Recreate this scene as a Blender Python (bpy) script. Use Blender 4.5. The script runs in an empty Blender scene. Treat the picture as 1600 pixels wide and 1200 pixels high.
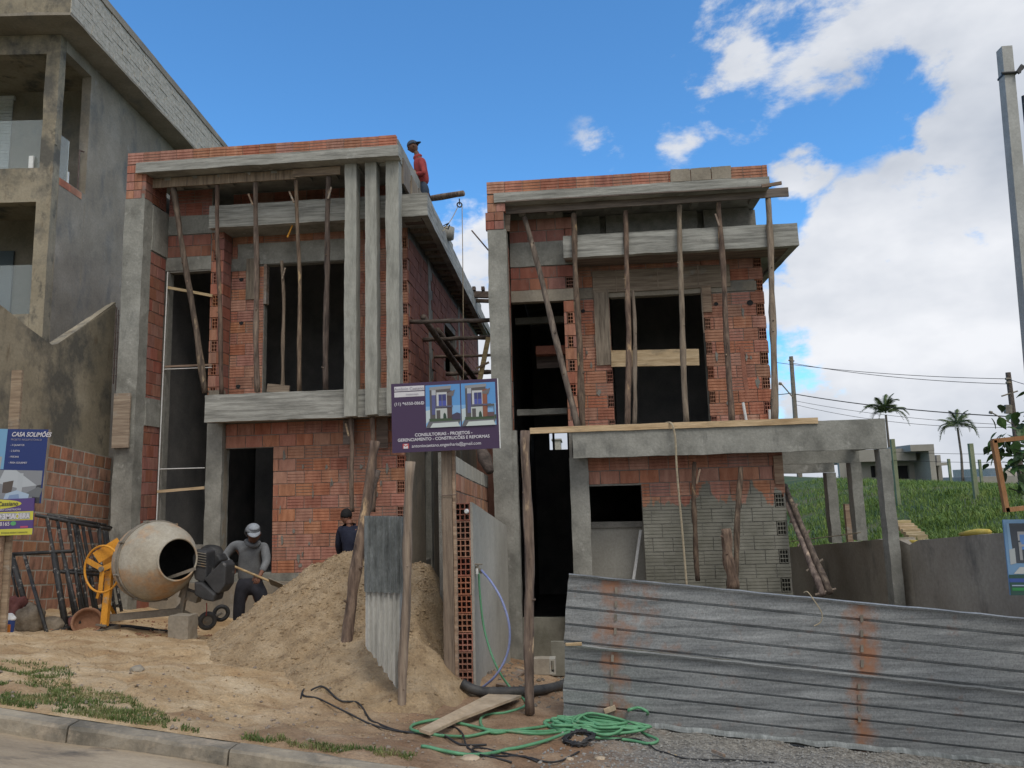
import bpy, bmesh, math, random
import numpy as np
from mathutils import Vector, Matrix, noise
random.seed(7)
S = bpy.context.scene
COL = S.collection
R_ = math.radians

# ------------------------------------------------------------------ camera
F, YAW, PIT, ROLL = 1150.0, 4.8, 8.0, -1.64
EYE = Vector((0, 0, 1.6))
cam = bpy.data.objects.new('camera', bpy.data.cameras.new('camera'))
COL.objects.link(cam)
RM = Matrix.Rotation(R_(YAW), 3, 'Z') @ Matrix.Rotation(R_(90 + PIT), 3, 'X') @ Matrix.Rotation(R_(ROLL), 3, 'Z')
cam.matrix_world = Matrix.Translation(EYE) @ RM.to_4x4()
cam.data.sensor_width = 36
cam.data.lens = F / 1600 * 36
cam.data.clip_end = 4000
S.camera = cam

def ray(px, py): return RM @ Vector(((px - 800) / F, -(py - 600) / F, -1.0))
def W(px, py, Y):
    d = ray(px, py); return EYE + d * (Y / d.y)
def WX(px, py, X):
    d = ray(px, py); return EYE + d * (X / d.x)
def hit(px, py, P, n):
    d = ray(px, py); return EYE + d * ((Vector(P) - EYE).dot(n) / d.dot(n))

# ------------------------------------------------------------------ world, sun, exposure
SUN_EL, SUN_AZ = 55, 150          # azimuth clockwise from +Y
w = bpy.data.worlds.new('World'); S.world = w; w.use_nodes = True
nt = w.node_tree; nt.nodes.clear()
def N(tree, typ, **kw):
    n = tree.nodes.new(typ)
    for k, v in kw.items():
        if k == 'ins':
            for a, b in v.items(): n.inputs[a].default_value = b
        else: setattr(n, k, v)
    return n
def build_sky():
    L = nt.links.new
    sky = N(nt, 'ShaderNodeTexSky', sky_type='NISHITA', sun_disc=False, sun_elevation=R_(SUN_EL), sun_rotation=R_(SUN_AZ))
    sky.altitude = 700; sky.air_density = 1.0; sky.dust_density = 0.4; sky.ozone_density = 2.5
    tc = N(nt, 'ShaderNodeTexCoord')
    nrm = N(nt, 'ShaderNodeVectorMath', operation='NORMALIZE'); L(tc.outputs['Generated'], nrm.inputs[0])
    # flatten the clouds towards the horizon
    mp = N(nt, 'ShaderNodeMapping'); mp.inputs['Scale'].default_value = (1, 1, 1.7); L(nrm.outputs[0], mp.inputs[0])
    n1 = N(nt, 'ShaderNodeTexNoise', ins={'Scale': 5.2, 'Detail': 11, 'Roughness': .6, 'Distortion': .15}); L(mp.outputs[0], n1.inputs[0])
    n2 = N(nt, 'ShaderNodeTexNoise', ins={'Scale': 2.1, 'Detail': 6, 'Roughness': .55}); L(mp.outputs[0], n2.inputs[0])
    blobs = [((1490, 560), 11.5, 1.0), ((1350, 400), 5.5, .66), ((1430, 680), 13, .85), ((1580, 170), 5.5, .85), ((1540, 60), 6, .7), ((1240, 50), 7.5, .56), ((1380, 30), 8, .6), ((1500, 330), 6, .5),
             ((1130, 120), 4.6, .40), ((1062, 212), 2.3, .28), ((720, 440), 6, .62), ((945, 222), 2.6, .22), ((1290, 560), 7.5, .55), ((1250, 268), 2.6, .34), ((1800, 380), 13, .95), ((700, 600), 12, .7), ((870, 690), 16, 1.0)]
    acc = None
    for (p, r, s) in blobs:
        c = ray(*p).normalized()
        d = N(nt, 'ShaderNodeVectorMath', operation='DOT_PRODUCT'); L(nrm.outputs[0], d.inputs[0]); d.inputs[1].default_value = c
        m = N(nt, 'ShaderNodeMapRange', interpolation_type='SMOOTHSTEP'); L(d.outputs['Value'], m.inputs[0])
        m.inputs['From Min'].default_value = math.cos(R_(r * 1.25)); m.inputs['From Max'].default_value = math.cos(R_(r * .15))
        m.inputs['To Min'].default_value = 0; m.inputs['To Max'].default_value = s
        if acc is None: acc = m.outputs[0]
        else:
            a = N(nt, 'ShaderNodeMath', operation='MAXIMUM'); L(acc, a.inputs[0]); L(m.outputs[0], a.inputs[1]); acc = a.outputs[0]
    # everywhere behind the photographer: broken cloud cover
    back = N(nt, 'ShaderNodeVectorMath', operation='DOT_PRODUCT'); L(nrm.outputs[0], back.inputs[0]); back.inputs[1].default_value = Vector((.35, -1, .35)).normalized()
    bm_ = N(nt, 'ShaderNodeMapRange', interpolation_type='SMOOTHSTEP'); L(back.outputs['Value'], bm_.inputs[0])
    bm_.inputs['From Min'].default_value = -.1; bm_.inputs['From Max'].default_value = .4; bm_.inputs['To Max'].default_value = .95
    a = N(nt, 'ShaderNodeMath', operation='MAXIMUM'); L(acc, a.inputs[0]); L(bm_.outputs[0], a.inputs[1]); acc = a.outputs[0]
    # mask = acc + (noise-.5)*k - .35
    s1 = N(nt, 'ShaderNodeMath', operation='MULTIPLY_ADD', ins={1: 2.7, 2: -1.35}); L(n1.outputs[0], s1.inputs[0])
    s2 = N(nt, 'ShaderNodeMath', operation='ADD'); L(acc, s2.inputs[0]); L(s1.outputs[0], s2.inputs[1])
    mk = N(nt, 'ShaderNodeMapRange', interpolation_type='SMOOTHSTEP'); L(s2.outputs[0], mk.inputs[0])
    mk.inputs['From Min'].default_value = .28; mk.inputs['From Max'].default_value = .58
    mul = N(nt, 'ShaderNodeMapRange'); L(acc, mul.inputs[0]); mul.inputs['From Min'].default_value = 0; mul.inputs['From Max'].default_value = .22
    mk2 = N(nt, 'ShaderNodeMath', operation='MULTIPLY'); L(mk.outputs[0], mk2.inputs[0]); L(mul.outputs[0], mk2.inputs[1])
    cr = N(nt, 'ShaderNodeValToRGB'); L(n2.outputs[0], cr.inputs[0])
    cr.color_ramp.elements[0].position = .38; cr.color_ramp.elements[0].color = (4.0, 4.4, 5.1, 1)
    cr.color_ramp.elements[1].position = .6; cr.color_ramp.elements[1].color = (7.2, 7.35, 7.7, 1)
    tint = N(nt, 'ShaderNodeMix', data_type='RGBA', blend_type='MULTIPLY'); tint.inputs[0].default_value = 1
    L(sky.outputs[0], tint.inputs[6]); tint.inputs[7].default_value = SKYT
    mx = N(nt, 'ShaderNodeMix', data_type='RGBA'); L(mk2.outputs[0], mx.inputs[0]); L(tint.outputs[2], mx.inputs[6]); L(cr.outputs[0], mx.inputs[7])
    bg = N(nt, 'ShaderNodeBackground'); bg.inputs['Strength'].default_value = .09
    L(mx.outputs[2], bg.inputs[0]); o = N(nt, 'ShaderNodeOutputWorld'); L(bg.outputs[0], o.inputs[0])
SKYT = (.84, 1.50, 1.86, 1)
build_sky()
sun = bpy.data.objects.new('sun', bpy.data.lights.new('sun', 'SUN')); COL.objects.link(sun)
sun.data.energy = 1.1; sun.data.angle = R_(24); sun.data.color = (1, .95, .86)
sd = Vector((math.sin(R_(SUN_AZ)) * math.cos(R_(SUN_EL)), math.cos(R_(SUN_AZ)) * math.cos(R_(SUN_EL)), math.sin(R_(SUN_EL))))
sun.rotation_euler = sd.to_track_quat('Z', 'Y').to_euler(); sun.location = (10, 10, 30)
S.view_settings.view_transform = 'Standard'; S.view_settings.look = 'None'; S.view_settings.gamma = 1
S.view_settings.use_curve_mapping = False; S.view_settings.exposure = 0.48
S.render.engine = 'CYCLES'
S.cycles.max_bounces = 6; S.cycles.diffuse_bounces = 4

# ------------------------------------------------------------------ materials
def mkmat(name, cols, scale=3, detail=5, rough=.85, bump=.25, bscale=40, stretch=(1, 1, 1), rnd=0.0, stain=None, metal=0.0, bdist=.01, drip=None, spec=.35, dist=0.0, coords='Object'):
    """cols: list of rgb for the ramp; stain: (rgb, scale, lo, hi, stretch)"""
    m = bpy.data.materials.new(name); m.use_nodes = True; t = m.node_tree; L = t.links.new
    b = t.nodes['Principled BSDF']; b.inputs['Roughness'].default_value = rough; b.inputs['Metallic'].default_value = metal
    b.inputs['Specular IOR Level'].default_value = spec
    tc = N(t, 'ShaderNodeTexCoord'); oi = N(t, 'ShaderNodeObjectInfo')
    src = tc.outputs[coords]
    if rnd > 0:
        k = N(t, 'ShaderNodeVectorMath', operation='SCALE'); k.inputs[0].default_value = (37, 53, 71); L(oi.outputs['Random'], k.inputs['Scale'])
        ad = N(t, 'ShaderNodeVectorMath', operation='ADD'); L(src, ad.inputs[0]); L(k.outputs[0], ad.inputs[1]); src = ad.outputs[0]
    mp = N(t, 'ShaderNodeMapping'); mp.inputs['Scale'].default_value = stretch; L(src, mp.inputs[0])
    n1 = N(t, 'ShaderNodeTexNoise', ins={'Scale': scale, 'Detail': detail, 'Roughness': .6, 'Distortion': dist}); L(mp.outputs[0], n1.inputs[0])
    cr = N(t, 'ShaderNodeValToRGB'); L(n1.outputs[0], cr.inputs[0]); e = cr.color_ramp.elements
    n = len(cols)
    pos = [.32 + .36 * i / (n - 1) for i in range(n)] if n > 1 else [0.5]
    while len(e) < n: e.new(.5)
    while len(e) > n: e.remove(e[-1])
    for i, c in enumerate(cols): e[i].position = pos[i]; e[i].color = (*c, 1)
    out = cr.outputs[0]
    if stain:
        sts = stain if isinstance(stain, list) else [stain]
        for (c, sc, lo, hi, st) in sts:
            m2 = N(t, 'ShaderNodeMapping'); m2.inputs['Scale'].default_value = st; m2.inputs['Location'].default_value = (3.1 * sc, 1.7, 9.2); L(src, m2.inputs[0])
            n2 = N(t, 'ShaderNodeTexNoise', ins={'Scale': sc, 'Detail': 6, 'Roughness': .65}); L(m2.outputs[0], n2.inputs[0])
            mr = N(t, 'ShaderNodeMapRange', ins={1: lo, 2: hi}); L(n2.outputs[0], mr.inputs[0])
            mx = N(t, 'ShaderNodeMix', data_type='RGBA'); L(mr.outputs[0], mx.inputs[0]); L(out, mx.inputs[6]); mx.inputs[7].default_value = (*c, 1); out = mx.outputs[2]
    if rnd > 0:
        mr = N(t, 'ShaderNodeMapRange', ins={3: 1 - rnd, 4: 1 + rnd}); L(oi.outputs['Random'], mr.inputs[0])
        hs = N(t, 'ShaderNodeHueSaturation'); L(out, hs.inputs['Color']); L(mr.outputs[0], hs.inputs['Value'])
        rr = N(t, 'ShaderNodeMath', operation='MULTIPLY', ins={1: 17.3}); L(oi.outputs['Random'], rr.inputs[0]); fr = N(t, 'ShaderNodeMath', operation='FRACT'); L(rr.outputs[0], fr.inputs[0])
        mh = N(t, 'ShaderNodeMapRange', ins={3: .493, 4: .511}); L(fr.outputs[0], mh.inputs[0]); L(mh.outputs[0], hs.inputs['Hue'])
        r3 = N(t, 'ShaderNodeMath', operation='MULTIPLY', ins={1: 91.7}); L(oi.outputs['Random'], r3.inputs[0]); f3 = N(t, 'ShaderNodeMath', operation='FRACT'); L(r3.outputs[0], f3.inputs[0])
        ms = N(t, 'ShaderNodeMapRange', ins={3: 1 - rnd, 4: 1.08}); L(f3.outputs[0], ms.inputs[0]); L(ms.outputs[0], hs.inputs['Saturation'])
        out = hs.outputs[0]
    # fine speckle
    n3 = N(t, 'ShaderNodeTexNoise', ins={'Scale': bscale, 'Detail': 4, 'Roughness': .7}); L(mp.outputs[0], n3.inputs[0])
    mr = N(t, 'ShaderNodeMapRange', ins={1: .3, 2: .7, 3: .84, 4: 1.12}); L(n3.outputs[0], mr.inputs[0])
    mx = N(t, 'ShaderNodeVectorMath', operation='SCALE'); L(out, mx.inputs[0]); L(mr.outputs[0], mx.inputs['Scale']); out = mx.outputs[0]
    L(out, b.inputs['Base Color'])
    if bump:
        bp = N(t, 'ShaderNodeBump', ins={'Strength': bump, 'Distance': bdist}); L(n3.outputs[0], bp.inputs['Height']); L(bp.outputs[0], b.inputs['Normal'])
    return m
def flat(name, c, rough=.7, metal=0, trans=0):
    m = bpy.data.materials.new(name); m.use_nodes = True; b = m.node_tree.nodes['Principled BSDF']
    b.inputs['Base Color'].default_value = (*c, 1); b.inputs['Roughness'].default_value = rough; b.inputs['Metallic'].default_value = metal
    if trans: b.inputs['Transmission Weight'].default_value = trans
    return m
M = {}
M['concrete'] = mkmat('concrete', [(.17, .167, .147), (.265, .26, .23), (.345, .337, .30)], 2.2, 7, stain=[((.42, .41, .37), 5, .6, .75, (1, 1, 1)), ((.12, .12, .11), 3.5, .58, .8, (1.6, 1.6, .5))], bump=.5, bscale=28)
M['beam'] = mkmat('board_marked_concrete', [(.17, .167, .15), (.31, .305, .275), (.44, .435, .395)], 2.4, 8, stretch=(.6, 1, 9), stain=[((.47, .46, .42), 3, .6, .78, (1, 1, 3)), ((.15, .15, .14), 3, .6, .78, (1, 1, 1))], bump=.6, bscale=14)
M['fin'] = mkmat('fin_concrete', [(.25, .248, .22), (.33, .327, .29), (.39, .385, .345)], 2.0, 7, stretch=(5, 5, .7), stain=[((.19, .19, .17), 3, .6, .8, (1, 1, .6))], bump=.5, bscale=12)
M['mortar'] = mkmat('mortar', [(.17, .165, .145), (.28, .265, .235)], 6, 6, bump=.8, bscale=50)
M['mortar_pale'] = mkmat('pale_mortar', [(.25, .235, .20), (.36, .34, .295), (.44, .42, .37)], 4, 6, bump=.8, bscale=40)
M['brick'] = mkmat('fired_clay', [(.31, .13, .085), (.40, .172, .112), (.48, .225, .15)], 3.2, 5, rnd=.15, stain=[((.36, .30, .24), 4.5, .62, .76, (1, 1, 1)), ((.17, .08, .055), 6, .62, .8, (1, 1, 1))], bump=.35, bscale=60)
M['brick_old'] = mkmat('weathered_clay', [(.27, .13, .085), (.38, .185, .12), (.45, .23, .15)], 3, 5, rnd=.14, stain=[((.12, .085, .065), 2.3, .50, .72, (1, 1, 1)), ((.38, .34, .29), 6, .63, .75, (1, 1, 1))], bump=.45, bscale=45)
M['brick_shaded'] = mkmat('red_clay_shaded', [(.22, .085, .06), (.28, .11, .078), (.33, .14, .10)], 3, 5, rnd=.15, stain=[((.20, .17, .15), 5, .6, .76, (1, 1, 1))], bump=.35, bscale=60)  # darker clay copy: shade of recessed and side faces put into the colour
M['plaster'] = mkmat('grey_render', [(.215, .185, .145), (.275, .24, .19), (.34, .30, .245)], 1.1, 8, stain=[((.14, .14, .135), 1.6, .52, .75, (1, 1, .6)), ((.37, .36, .34), 3, .64, .8, (1, 1, .5))], bump=.25, bscale=24)
M['plaster_tan'] = mkmat('stained_render', [(.22, .19, .135), (.31, .265, .19), (.38, .33, .245)], .9, 8, stain=[((.12, .112, .095), 1.1, .48, .62, (1, 1, .8)), ((.085, .08, .07), 3.5, .58, .72, (1, 1, .6)), ((.42, .39, .34), 5, .68, .74, (1, 1, 1)), ((.15, .11, .07), 4, .6, .75, (1, 1, .4))], bump=.35, bscale=22)
M['plaster_new'] = mkmat('fresh_render', [(.32, .305, .265), (.39, .375, .33), (.45, .435, .39)], 1.0, 6, stretch=(1, 1, .8), stain=[((.27, .26, .235), 1.6, .55, .8, (1, 1, .8))], bump=.12, bscale=30)
M['retain'] = mkmat('smooth_grey_render', [(.27, .235, .185), (.34, .30, .245), (.40, .36, .295)], 1.0, 7, stain=[((.12, .115, .105), 1.7, .55, .75, (1, 1, .5))], bump=.12, bscale=20)
M['wood'] = mkmat('bark_wood', [(.06, .04, .03), (.14, .095, .07), (.24, .17, .12)], 7, 6, stretch=(3, 3, .45), rnd=.3, stain=[((.48, .33, .19), 3.4, .6, .68, (2, 2, .5)), ((.05, .035, .03), 5, .6, .75, (2, 2, .6))], bump=.8, bscale=22)
M['wood_dark'] = mkmat('old_dark_wood', [(.05, .037, .03), (.11, .08, .062), (.17, .125, .10)], 7, 6, stretch=(1, 2, 2), rnd=.25, bump=.8, bscale=22)
M['wood_grey'] = mkmat('weathered_wood', [(.13, .10, .075), (.23, .175, .13), (.30, .24, .18)], 6, 6, stretch=(4, 4, .35), rnd=.2, bump=.6, bscale=20, stain=[((.10, .07, .05), 4, .6, .75, (3, 3, .3))])
M['board'] = mkmat('formwork_board', [(.17, .115, .08), (.27, .19, .13), (.36, .27, .19)], 5, 6, stretch=(.35, 3, 5), rnd=.25, bump=.5, bscale=16, stain=[((.33, .32, .29), 4, .58, .72, (.6, 1, 1))])
M['board_dark'] = mkmat('dark_formwork_board', [(.10, .075, .065), (.16, .12, .10), (.22, .165, .135)], 5, 6, stretch=(.35, 3, 5), rnd=.25, bump=.5, bscale=16)
M['board_new'] = mkmat('pine_board', [(.36, .25, .13), (.50, .37, .21), (.60, .46, .28)], 4, 6, stretch=(.4, 3, 5), rnd=.1, bump=.3, bscale=16, stain=[((.25, .2, .13), 3, .56, .72, (.6, 1, 1))])
M['oldsheet'] = mkmat('dark_weathered_sheet', [(.12, .13, .13), (.19, .205, .205), (.29, .31, .31)], 5, 7, stretch=(3, 1, .8), rough=.6, metal=.25, stain=[((.34, .36, .36), 9, .58, .72, (3, 1, .5))], bump=.2)
M['orangewood'] = mkmat('orange_brown_wood', [(.25, .12, .05), (.36, .19, .09)], 5, 5, stretch=(3, 3, .5))
M['ply'] = mkmat('plywood', [(.34, .26, .17), (.45, .35, .24), (.52, .42, .30)], 3, 6, stretch=(1, 1, 1), bump=.2, bscale=16)
M['sand'] = mkmat('yellow_sand', [(.40, .275, .155), (.51, .365, .215), (.61, .455, .285)], 4.5, 10, bump=1.0, bscale=42, bdist=.05, stain=[((.26, .175, .10), 7, .55, .75, (1, 1, 1))])
M['galv'] = None
M['claypiece'] = mkmat('clay_tile_piece', [(.19, .09, .05), (.28, .15, .09)], 5, 6, bump=.4)
M['inner'] = mkmat('shaded_inner_render', [(.13, .13, .13), (.22, .21, .20)], 2, 5)  # render colour lowered to deepen the shade inside the rooms
M['dark'] = flat('painted_shade_black', (.02, .02, .022), .9)  # flat black standing in for the darkness inside holes and far windows
M['white'] = mkmat('white_plastic', [(.7, .7, .68), (.8, .8, .78)], 5, 2, bump=0)
M['steel'] = mkmat('rebar', [(.10, .07, .06), (.2, .15, .13)], 20, 3, metal=.5, rough=.6)
M['blackpaint'] = mkmat('black_painted_tube', [(.02, .02, .021), (.035, .035, .035), (.06, .055, .05)], 9, 6, rough=.5, stain=[((.30, .28, .25), 14, .58, .68, (1, 1, 1))], bump=.4, bscale=40)
M['yellow'] = mkmat('yellow_paint', [(.62, .27, .03), (.74, .34, .04)], 4, 4, rough=.45, stain=[((.40, .32, .22), 8, .6, .74, (1, 1, 1))], bump=.1)
M['drum'] = mkmat('cement_caked_drum', [(.30, .26, .20), (.38, .34, .27), (.44, .40, .33)], 2.6, 7, rough=.75, stain=[((.46, .26, .12), 2.3, .48, .66, (1, 1, 1)), ((.23, .22, .20), 4, .6, .75, (1, 1, 1)), ((.53, .40, .33), 9, .66, .74, (1, 1, 1))], bump=.4, bscale=30)
M['drumin'] = mkmat('drum_inside', [(.03, .03, .03), (.06, .055, .05)], 5, 3)
M['blackplastic'] = mkmat('dusty_black_plastic', [(.03, .031, .033), (.06, .06, .062)], 4, 6, rough=.55, stain=[((.22, .21, .20), 9, .6, .72, (1, 1, 1))], bump=.2)
M['framesteel'] = mkmat('dusty_steel', [(.16, .14, .11), (.26, .23, .19)], 6, 5, rough=.7, stain=[((.36, .22, .1), 5, .58, .7, (1, 1, 1))])
M['road'] = mkmat('dusty_asphalt', [(.19, .15, .105), (.31, .245, .17), (.44, .355, .25)], 1.3, 8, stretch=(.5, 2.6, 1), stain=[((.47, .38, .27), 1.2, .46, .66, (.4, 3.0, 1)), ((.09, .08, .07), 2.2, .6, .72, (.6, 2, 1))], bump=.5, bscale=60)
M['kerb'] = mkmat('kerb_concrete', [(.13, .115, .09), (.25, .215, .165), (.38, .32, .235)], 2.2, 7, stain=[((.42, .34, .25), 3.0, .56, .72, (1, 1, 1)), ((.06, .06, .055), 2.5, .6, .75, (1, 1, 1))], bump=.6, bscale=30)
M['gravelstone'] = mkmat('crushed_stone', [(.17, .165, .155), (.25, .24, .22), (.36, .345, .31)], 30, 2, coords='Object')
M['pebble'] = mkmat('pebble', [(.18, .14, .11), (.30, .25, .19)], 9, 5, rnd=.3)
M['grass'] = mkmat('grass_blade', [(.075, .135, .028), (.14, .225, .045), (.23, .30, .085)], 1.3, 5, rough=.6, bump=0, bscale=3)
M['grassdry'] = mkmat('short_grass', [(.06, .10, .025), (.11, .15, .04), (.25, .23, .10)], 5, 5, rough=.6, bump=0, bscale=3)
M['fieldsoil'] = mkmat('field_green', [(.03, .055, .015), (.055, .085, .025), (.12, .11, .05)], .5, 8)
M['hosegreen'] = mkmat('green_hose', [(.09, .26, .13), (.14, .35, .19)], 6, 4, rough=.45, bump=.05, stain=[((.25, .30, .2), 8, .62, .75, (1, 1, 1))])
M['hoseblue'] = mkmat('blue_hose', [(.22, .26, .48), (.30, .34, .55)], 6, 4, rough=.35, bump=.05)
M['cable'] = mkmat('black_cable', [(.02, .02, .022), (.05, .05, .05)], 10, 3, rough=.6)
M['pipe'] = mkmat('dusty_black_pipe', [(.035, .035, .036), (.09, .085, .078)], 8, 5, rough=.6)
M['rope'] = mkmat('rope', [(.33, .27, .18), (.45, .38, .27)], 30, 3)
M['palmleaf'] = mkmat('palm_frond', [(.06, .085, .035), (.11, .15, .06)], 2, 3, bump=0)
M['palmtrunk'] = mkmat('palm_trunk', [(.10, .085, .07), (.18, .15, .12)], 4, 4)
M['leaf'] = mkmat('broad_leaf', [(.04, .085, .02), (.07, .13, .035)], 3, 3, rough=.45, rnd=.3, bump=0)
M['pole'] = mkmat('pole_concrete', [(.33, .33, .31), (.44, .44, .42)], 3, 5)
M['postgreen'] = mkmat('mossy_post', [(.19, .22, .13), (.28, .31, .20)], 3, 5)
M['farwall'] = mkmat('far_render', [(.27, .25, .22), (.36, .34, .30)], .6, 6)
M['tile'] = mkmat('pale_stone_cladding', [(.34, .31, .26), (.44, .41, .35), (.52, .48, .42)], 10, 4, rnd=.12, bump=.4)
M['shutter'] = mkmat('white_shutter', [(.6, .62, .64), (.7, .71, .73)], 4, 2, bump=0)
M['skin'] = mkmat('skin', [(.17, .075, .045), (.22, .10, .065)], 8, 2, rough=.6, bump=0)
M['skin2'] = mkmat('skin_dark', [(.11, .05, .03), (.15, .07, .045)], 8, 2, rough=.6, bump=0)
M['greycloth'] = mkmat('grey_hoodie', [(.13, .135, .14), (.19, .195, .20)], 8, 5, bump=.3, bscale=60, stain=[((.10, .10, .105), 4, .5, .7, (1, 1, 1))])
M['hoodcloth'] = mkmat('grey_hood', [(.17, .18, .19), (.24, .25, .265)], 8, 5, bump=.3, bscale=50)
M['capcloth'] = mkmat('pale_grey_cap', [(.24, .26, .29), (.32, .34, .37)], 8, 5, bump=.2, bscale=60)
M['pants'] = mkmat('dark_trousers', [(.018, .018, .024), (.035, .035, .045)], 8, 4, bump=.3)
M['navy'] = mkmat('navy_shirt', [(.010, .012, .028), (.02, .024, .045)], 8, 4, bump=.3)
M['redcloth'] = mkmat('red_shirt', [(.25, .035, .035), (.36, .06, .055)], 8, 4, bump=.3)
M['jeans'] = mkmat('dark_jeans', [(.03, .045, .07), (.06, .08, .12)], 8, 4, bump=.3)
M['hair'] = mkmat('black_hair', [(.008, .008, .009), (.015, .014, .014)], 30, 3)
M['boot'] = mkmat('boot', [(.03, .025, .02), (.06, .05, .04)], 8, 4)

# glass
m = bpy.data.materials.new('railing_glass'); m.use_nodes = True; b = m.node_tree.nodes['Principled BSDF']
b.inputs['Base Color'].default_value = (.85, .93, .92, 1); b.inputs['Roughness'].default_value = .02; b.inputs['Transmission Weight'].default_value = .9; b.inputs['IOR'].default_value = 1.4
M['glass'] = m

# brick wall with cement slurry thrown on its lower part (a coating with its own ragged edge)
def slurry_mat():
    m = M['brick'].copy(); m.name = 'clay_with_cement_slurry'; t = m.node_tree; L = t.links.new
    b = t.nodes['Principled BSDF']; src = b.inputs['Base Color'].links[0].from_socket
    geo = N(t, 'ShaderNodeNewGeometry'); sp = N(t, 'ShaderNodeSeparateXYZ'); L(geo.outputs['Position'], sp.inputs[0])
    mp = N(t, 'ShaderNodeMapping'); mp.inputs['Scale'].default_value = (1, 1, .22); L(geo.outputs['Position'], mp.inputs[0])
    n = N(t, 'ShaderNodeTexNoise', ins={'Scale': 5.5, 'Detail': 4, 'Roughness': .5}); L(mp.outputs[0], n.inputs[0])
    a = N(t, 'ShaderNodeMath', operation='MULTIPLY_ADD', ins={1: 1.25, 2: .78}); L(n.outputs[0], a.inputs[0])
    s = N(t, 'ShaderNodeMath', operation='SUBTRACT'); L(a.outputs[0], s.inputs[0]); L(sp.outputs['Z'], s.inputs[1])
    mr = N(t, 'ShaderNodeMapRange', ins={1: -.01, 2: .03}); L(s.outputs[0], mr.inputs[0])
    n2 = N(t, 'ShaderNodeTexNoise', ins={'Scale': 2.3, 'Detail': 8, 'Roughness': .65}); L(geo.outputs['Position'], n2.inputs[0])
    cr = N(t, 'ShaderNodeValToRGB'); L(n2.outputs[0], cr.inputs[0]); cr.color_ramp.elements[0].position = .35; cr.color_ramp.elements[0].color = (.15, .145, .115, 1)
    cr.color_ramp.elements[1].position = .68; cr.color_ramp.elements[1].color = (.29, .28, .235, 1)
    mx = N(t, 'ShaderNodeMix', data_type='RGBA'); L(mr.outputs[0], mx.inputs[0]); L(src, mx.inputs[6]); L(cr.outputs[0], mx.inputs[7]); L(mx.outputs[2], b.inputs['Base Color'])
    return m
M['slurry'] = slurry_mat()

# galvanised sheet with rust where it was screwed down
def galv_mat(name, rustx, width=.16):
    m = bpy.data.materials.new(name); m.use_nodes = True; t = m.node_tree; L = t.links.new; b = t.nodes['Principled BSDF']
    tc = N(t, 'ShaderNodeTexCoord'); mp = N(t, 'ShaderNodeMapping'); mp.inputs['Scale'].default_value = (.35, 1, 5); L(tc.outputs['Object'], mp.inputs[0])
    n = N(t, 'ShaderNodeTexNoise', ins={'Scale': 3, 'Detail': 8, 'Roughness': .7}); L(mp.outputs[0], n.inputs[0])
    cr = N(t, 'ShaderNodeValToRGB'); L(n.outputs[0], cr.inputs[0]); e = cr.color_ramp.elements
    e[0].position = .3; e[0].color = (.14, .15, .155, 1); e[1].position = .72; e[1].color = (.46, .475, .475, 1)
    vo = N(t, 'ShaderNodeTexVoronoi', ins={'Scale': 90}); L(tc.outputs['Object'], vo.inputs[0])
    mv = N(t, 'ShaderNodeMapRange', ins={1: 0, 2: 1, 3: .75, 4: 1.2}); L(vo.outputs['Color'], mv.inputs[0])
    sc = N(t, 'ShaderNodeVectorMath', operation='SCALE'); L(cr.outputs[0], sc.inputs[0]); L(mv.outputs[0], sc.inputs['Scale']); out = sc.outputs[0]
    sp = N(t, 'ShaderNodeSeparateXYZ'); L(tc.outputs['Object'], sp.inputs[0])
    nn = N(t, 'ShaderNodeTexNoise', ins={'Scale': 6, 'Detail': 6, 'Roughness': .65}); L(tc.outputs['Object'], nn.inputs[0])
    acc = None
    for (rx, rw, amt) in rustx:
        a = N(t, 'ShaderNodeMath', operation='SUBTRACT', ins={1: rx}); L(sp.outputs['X'], a.inputs[0])
        ab = N(t, 'ShaderNodeMath', operation='ABSOLUTE'); L(a.outputs[0], ab.inputs[0])
        mr = N(t, 'ShaderNodeMapRange', ins={1: rw, 2: 0, 3: 0, 4: amt}); L(ab.outputs[0], mr.inputs[0])
        if acc is None: acc = mr.outputs[0]
        else:
            q = N(t, 'ShaderNodeMath', operation='MAXIMUM'); L(acc, q.inputs[0]); L(mr.outputs[0], q.inputs[1]); acc = q.outputs[0]
    k = N(t, 'ShaderNodeMath', operation='MULTIPLY_ADD', ins={1: 2.8, 2: -1.62}); L(nn.outputs[0], k.inputs[0])
    s = N(t, 'ShaderNodeMath', operation='ADD'); L(acc, s.inputs[0]); L(k.outputs[0], s.inputs[1])
    mk = N(t, 'ShaderNodeMapRange', ins={1: .05, 2: .85, 4: .9}); L(s.outputs[0], mk.inputs[0])
    mx = N(t, 'ShaderNodeMix', data_type='RGBA'); L(mk.outputs[0], mx.inputs[0]); L(out, mx.inputs[6]); mx.inputs[7].default_value = (.33, .15, .075, 1)
    L(mx.outputs[2], b.inputs['Base Color'])
    inv = N(t, 'ShaderNodeMapRange', ins={1: 0, 2: 1, 3: .35, 4: 0.0}); L(mk.outputs[0], inv.inputs[0]); L(inv.outputs[0], b.inputs['Metallic'])
    b.inputs['Roughness'].default_value = .5
    bp = N(t, 'ShaderNodeBump', ins={'Strength': .25, 'Distance': .01}); L(n.outputs[0], bp.inputs['Height']); L(bp.outputs[0], b.inputs['Normal'])
    return m

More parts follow.
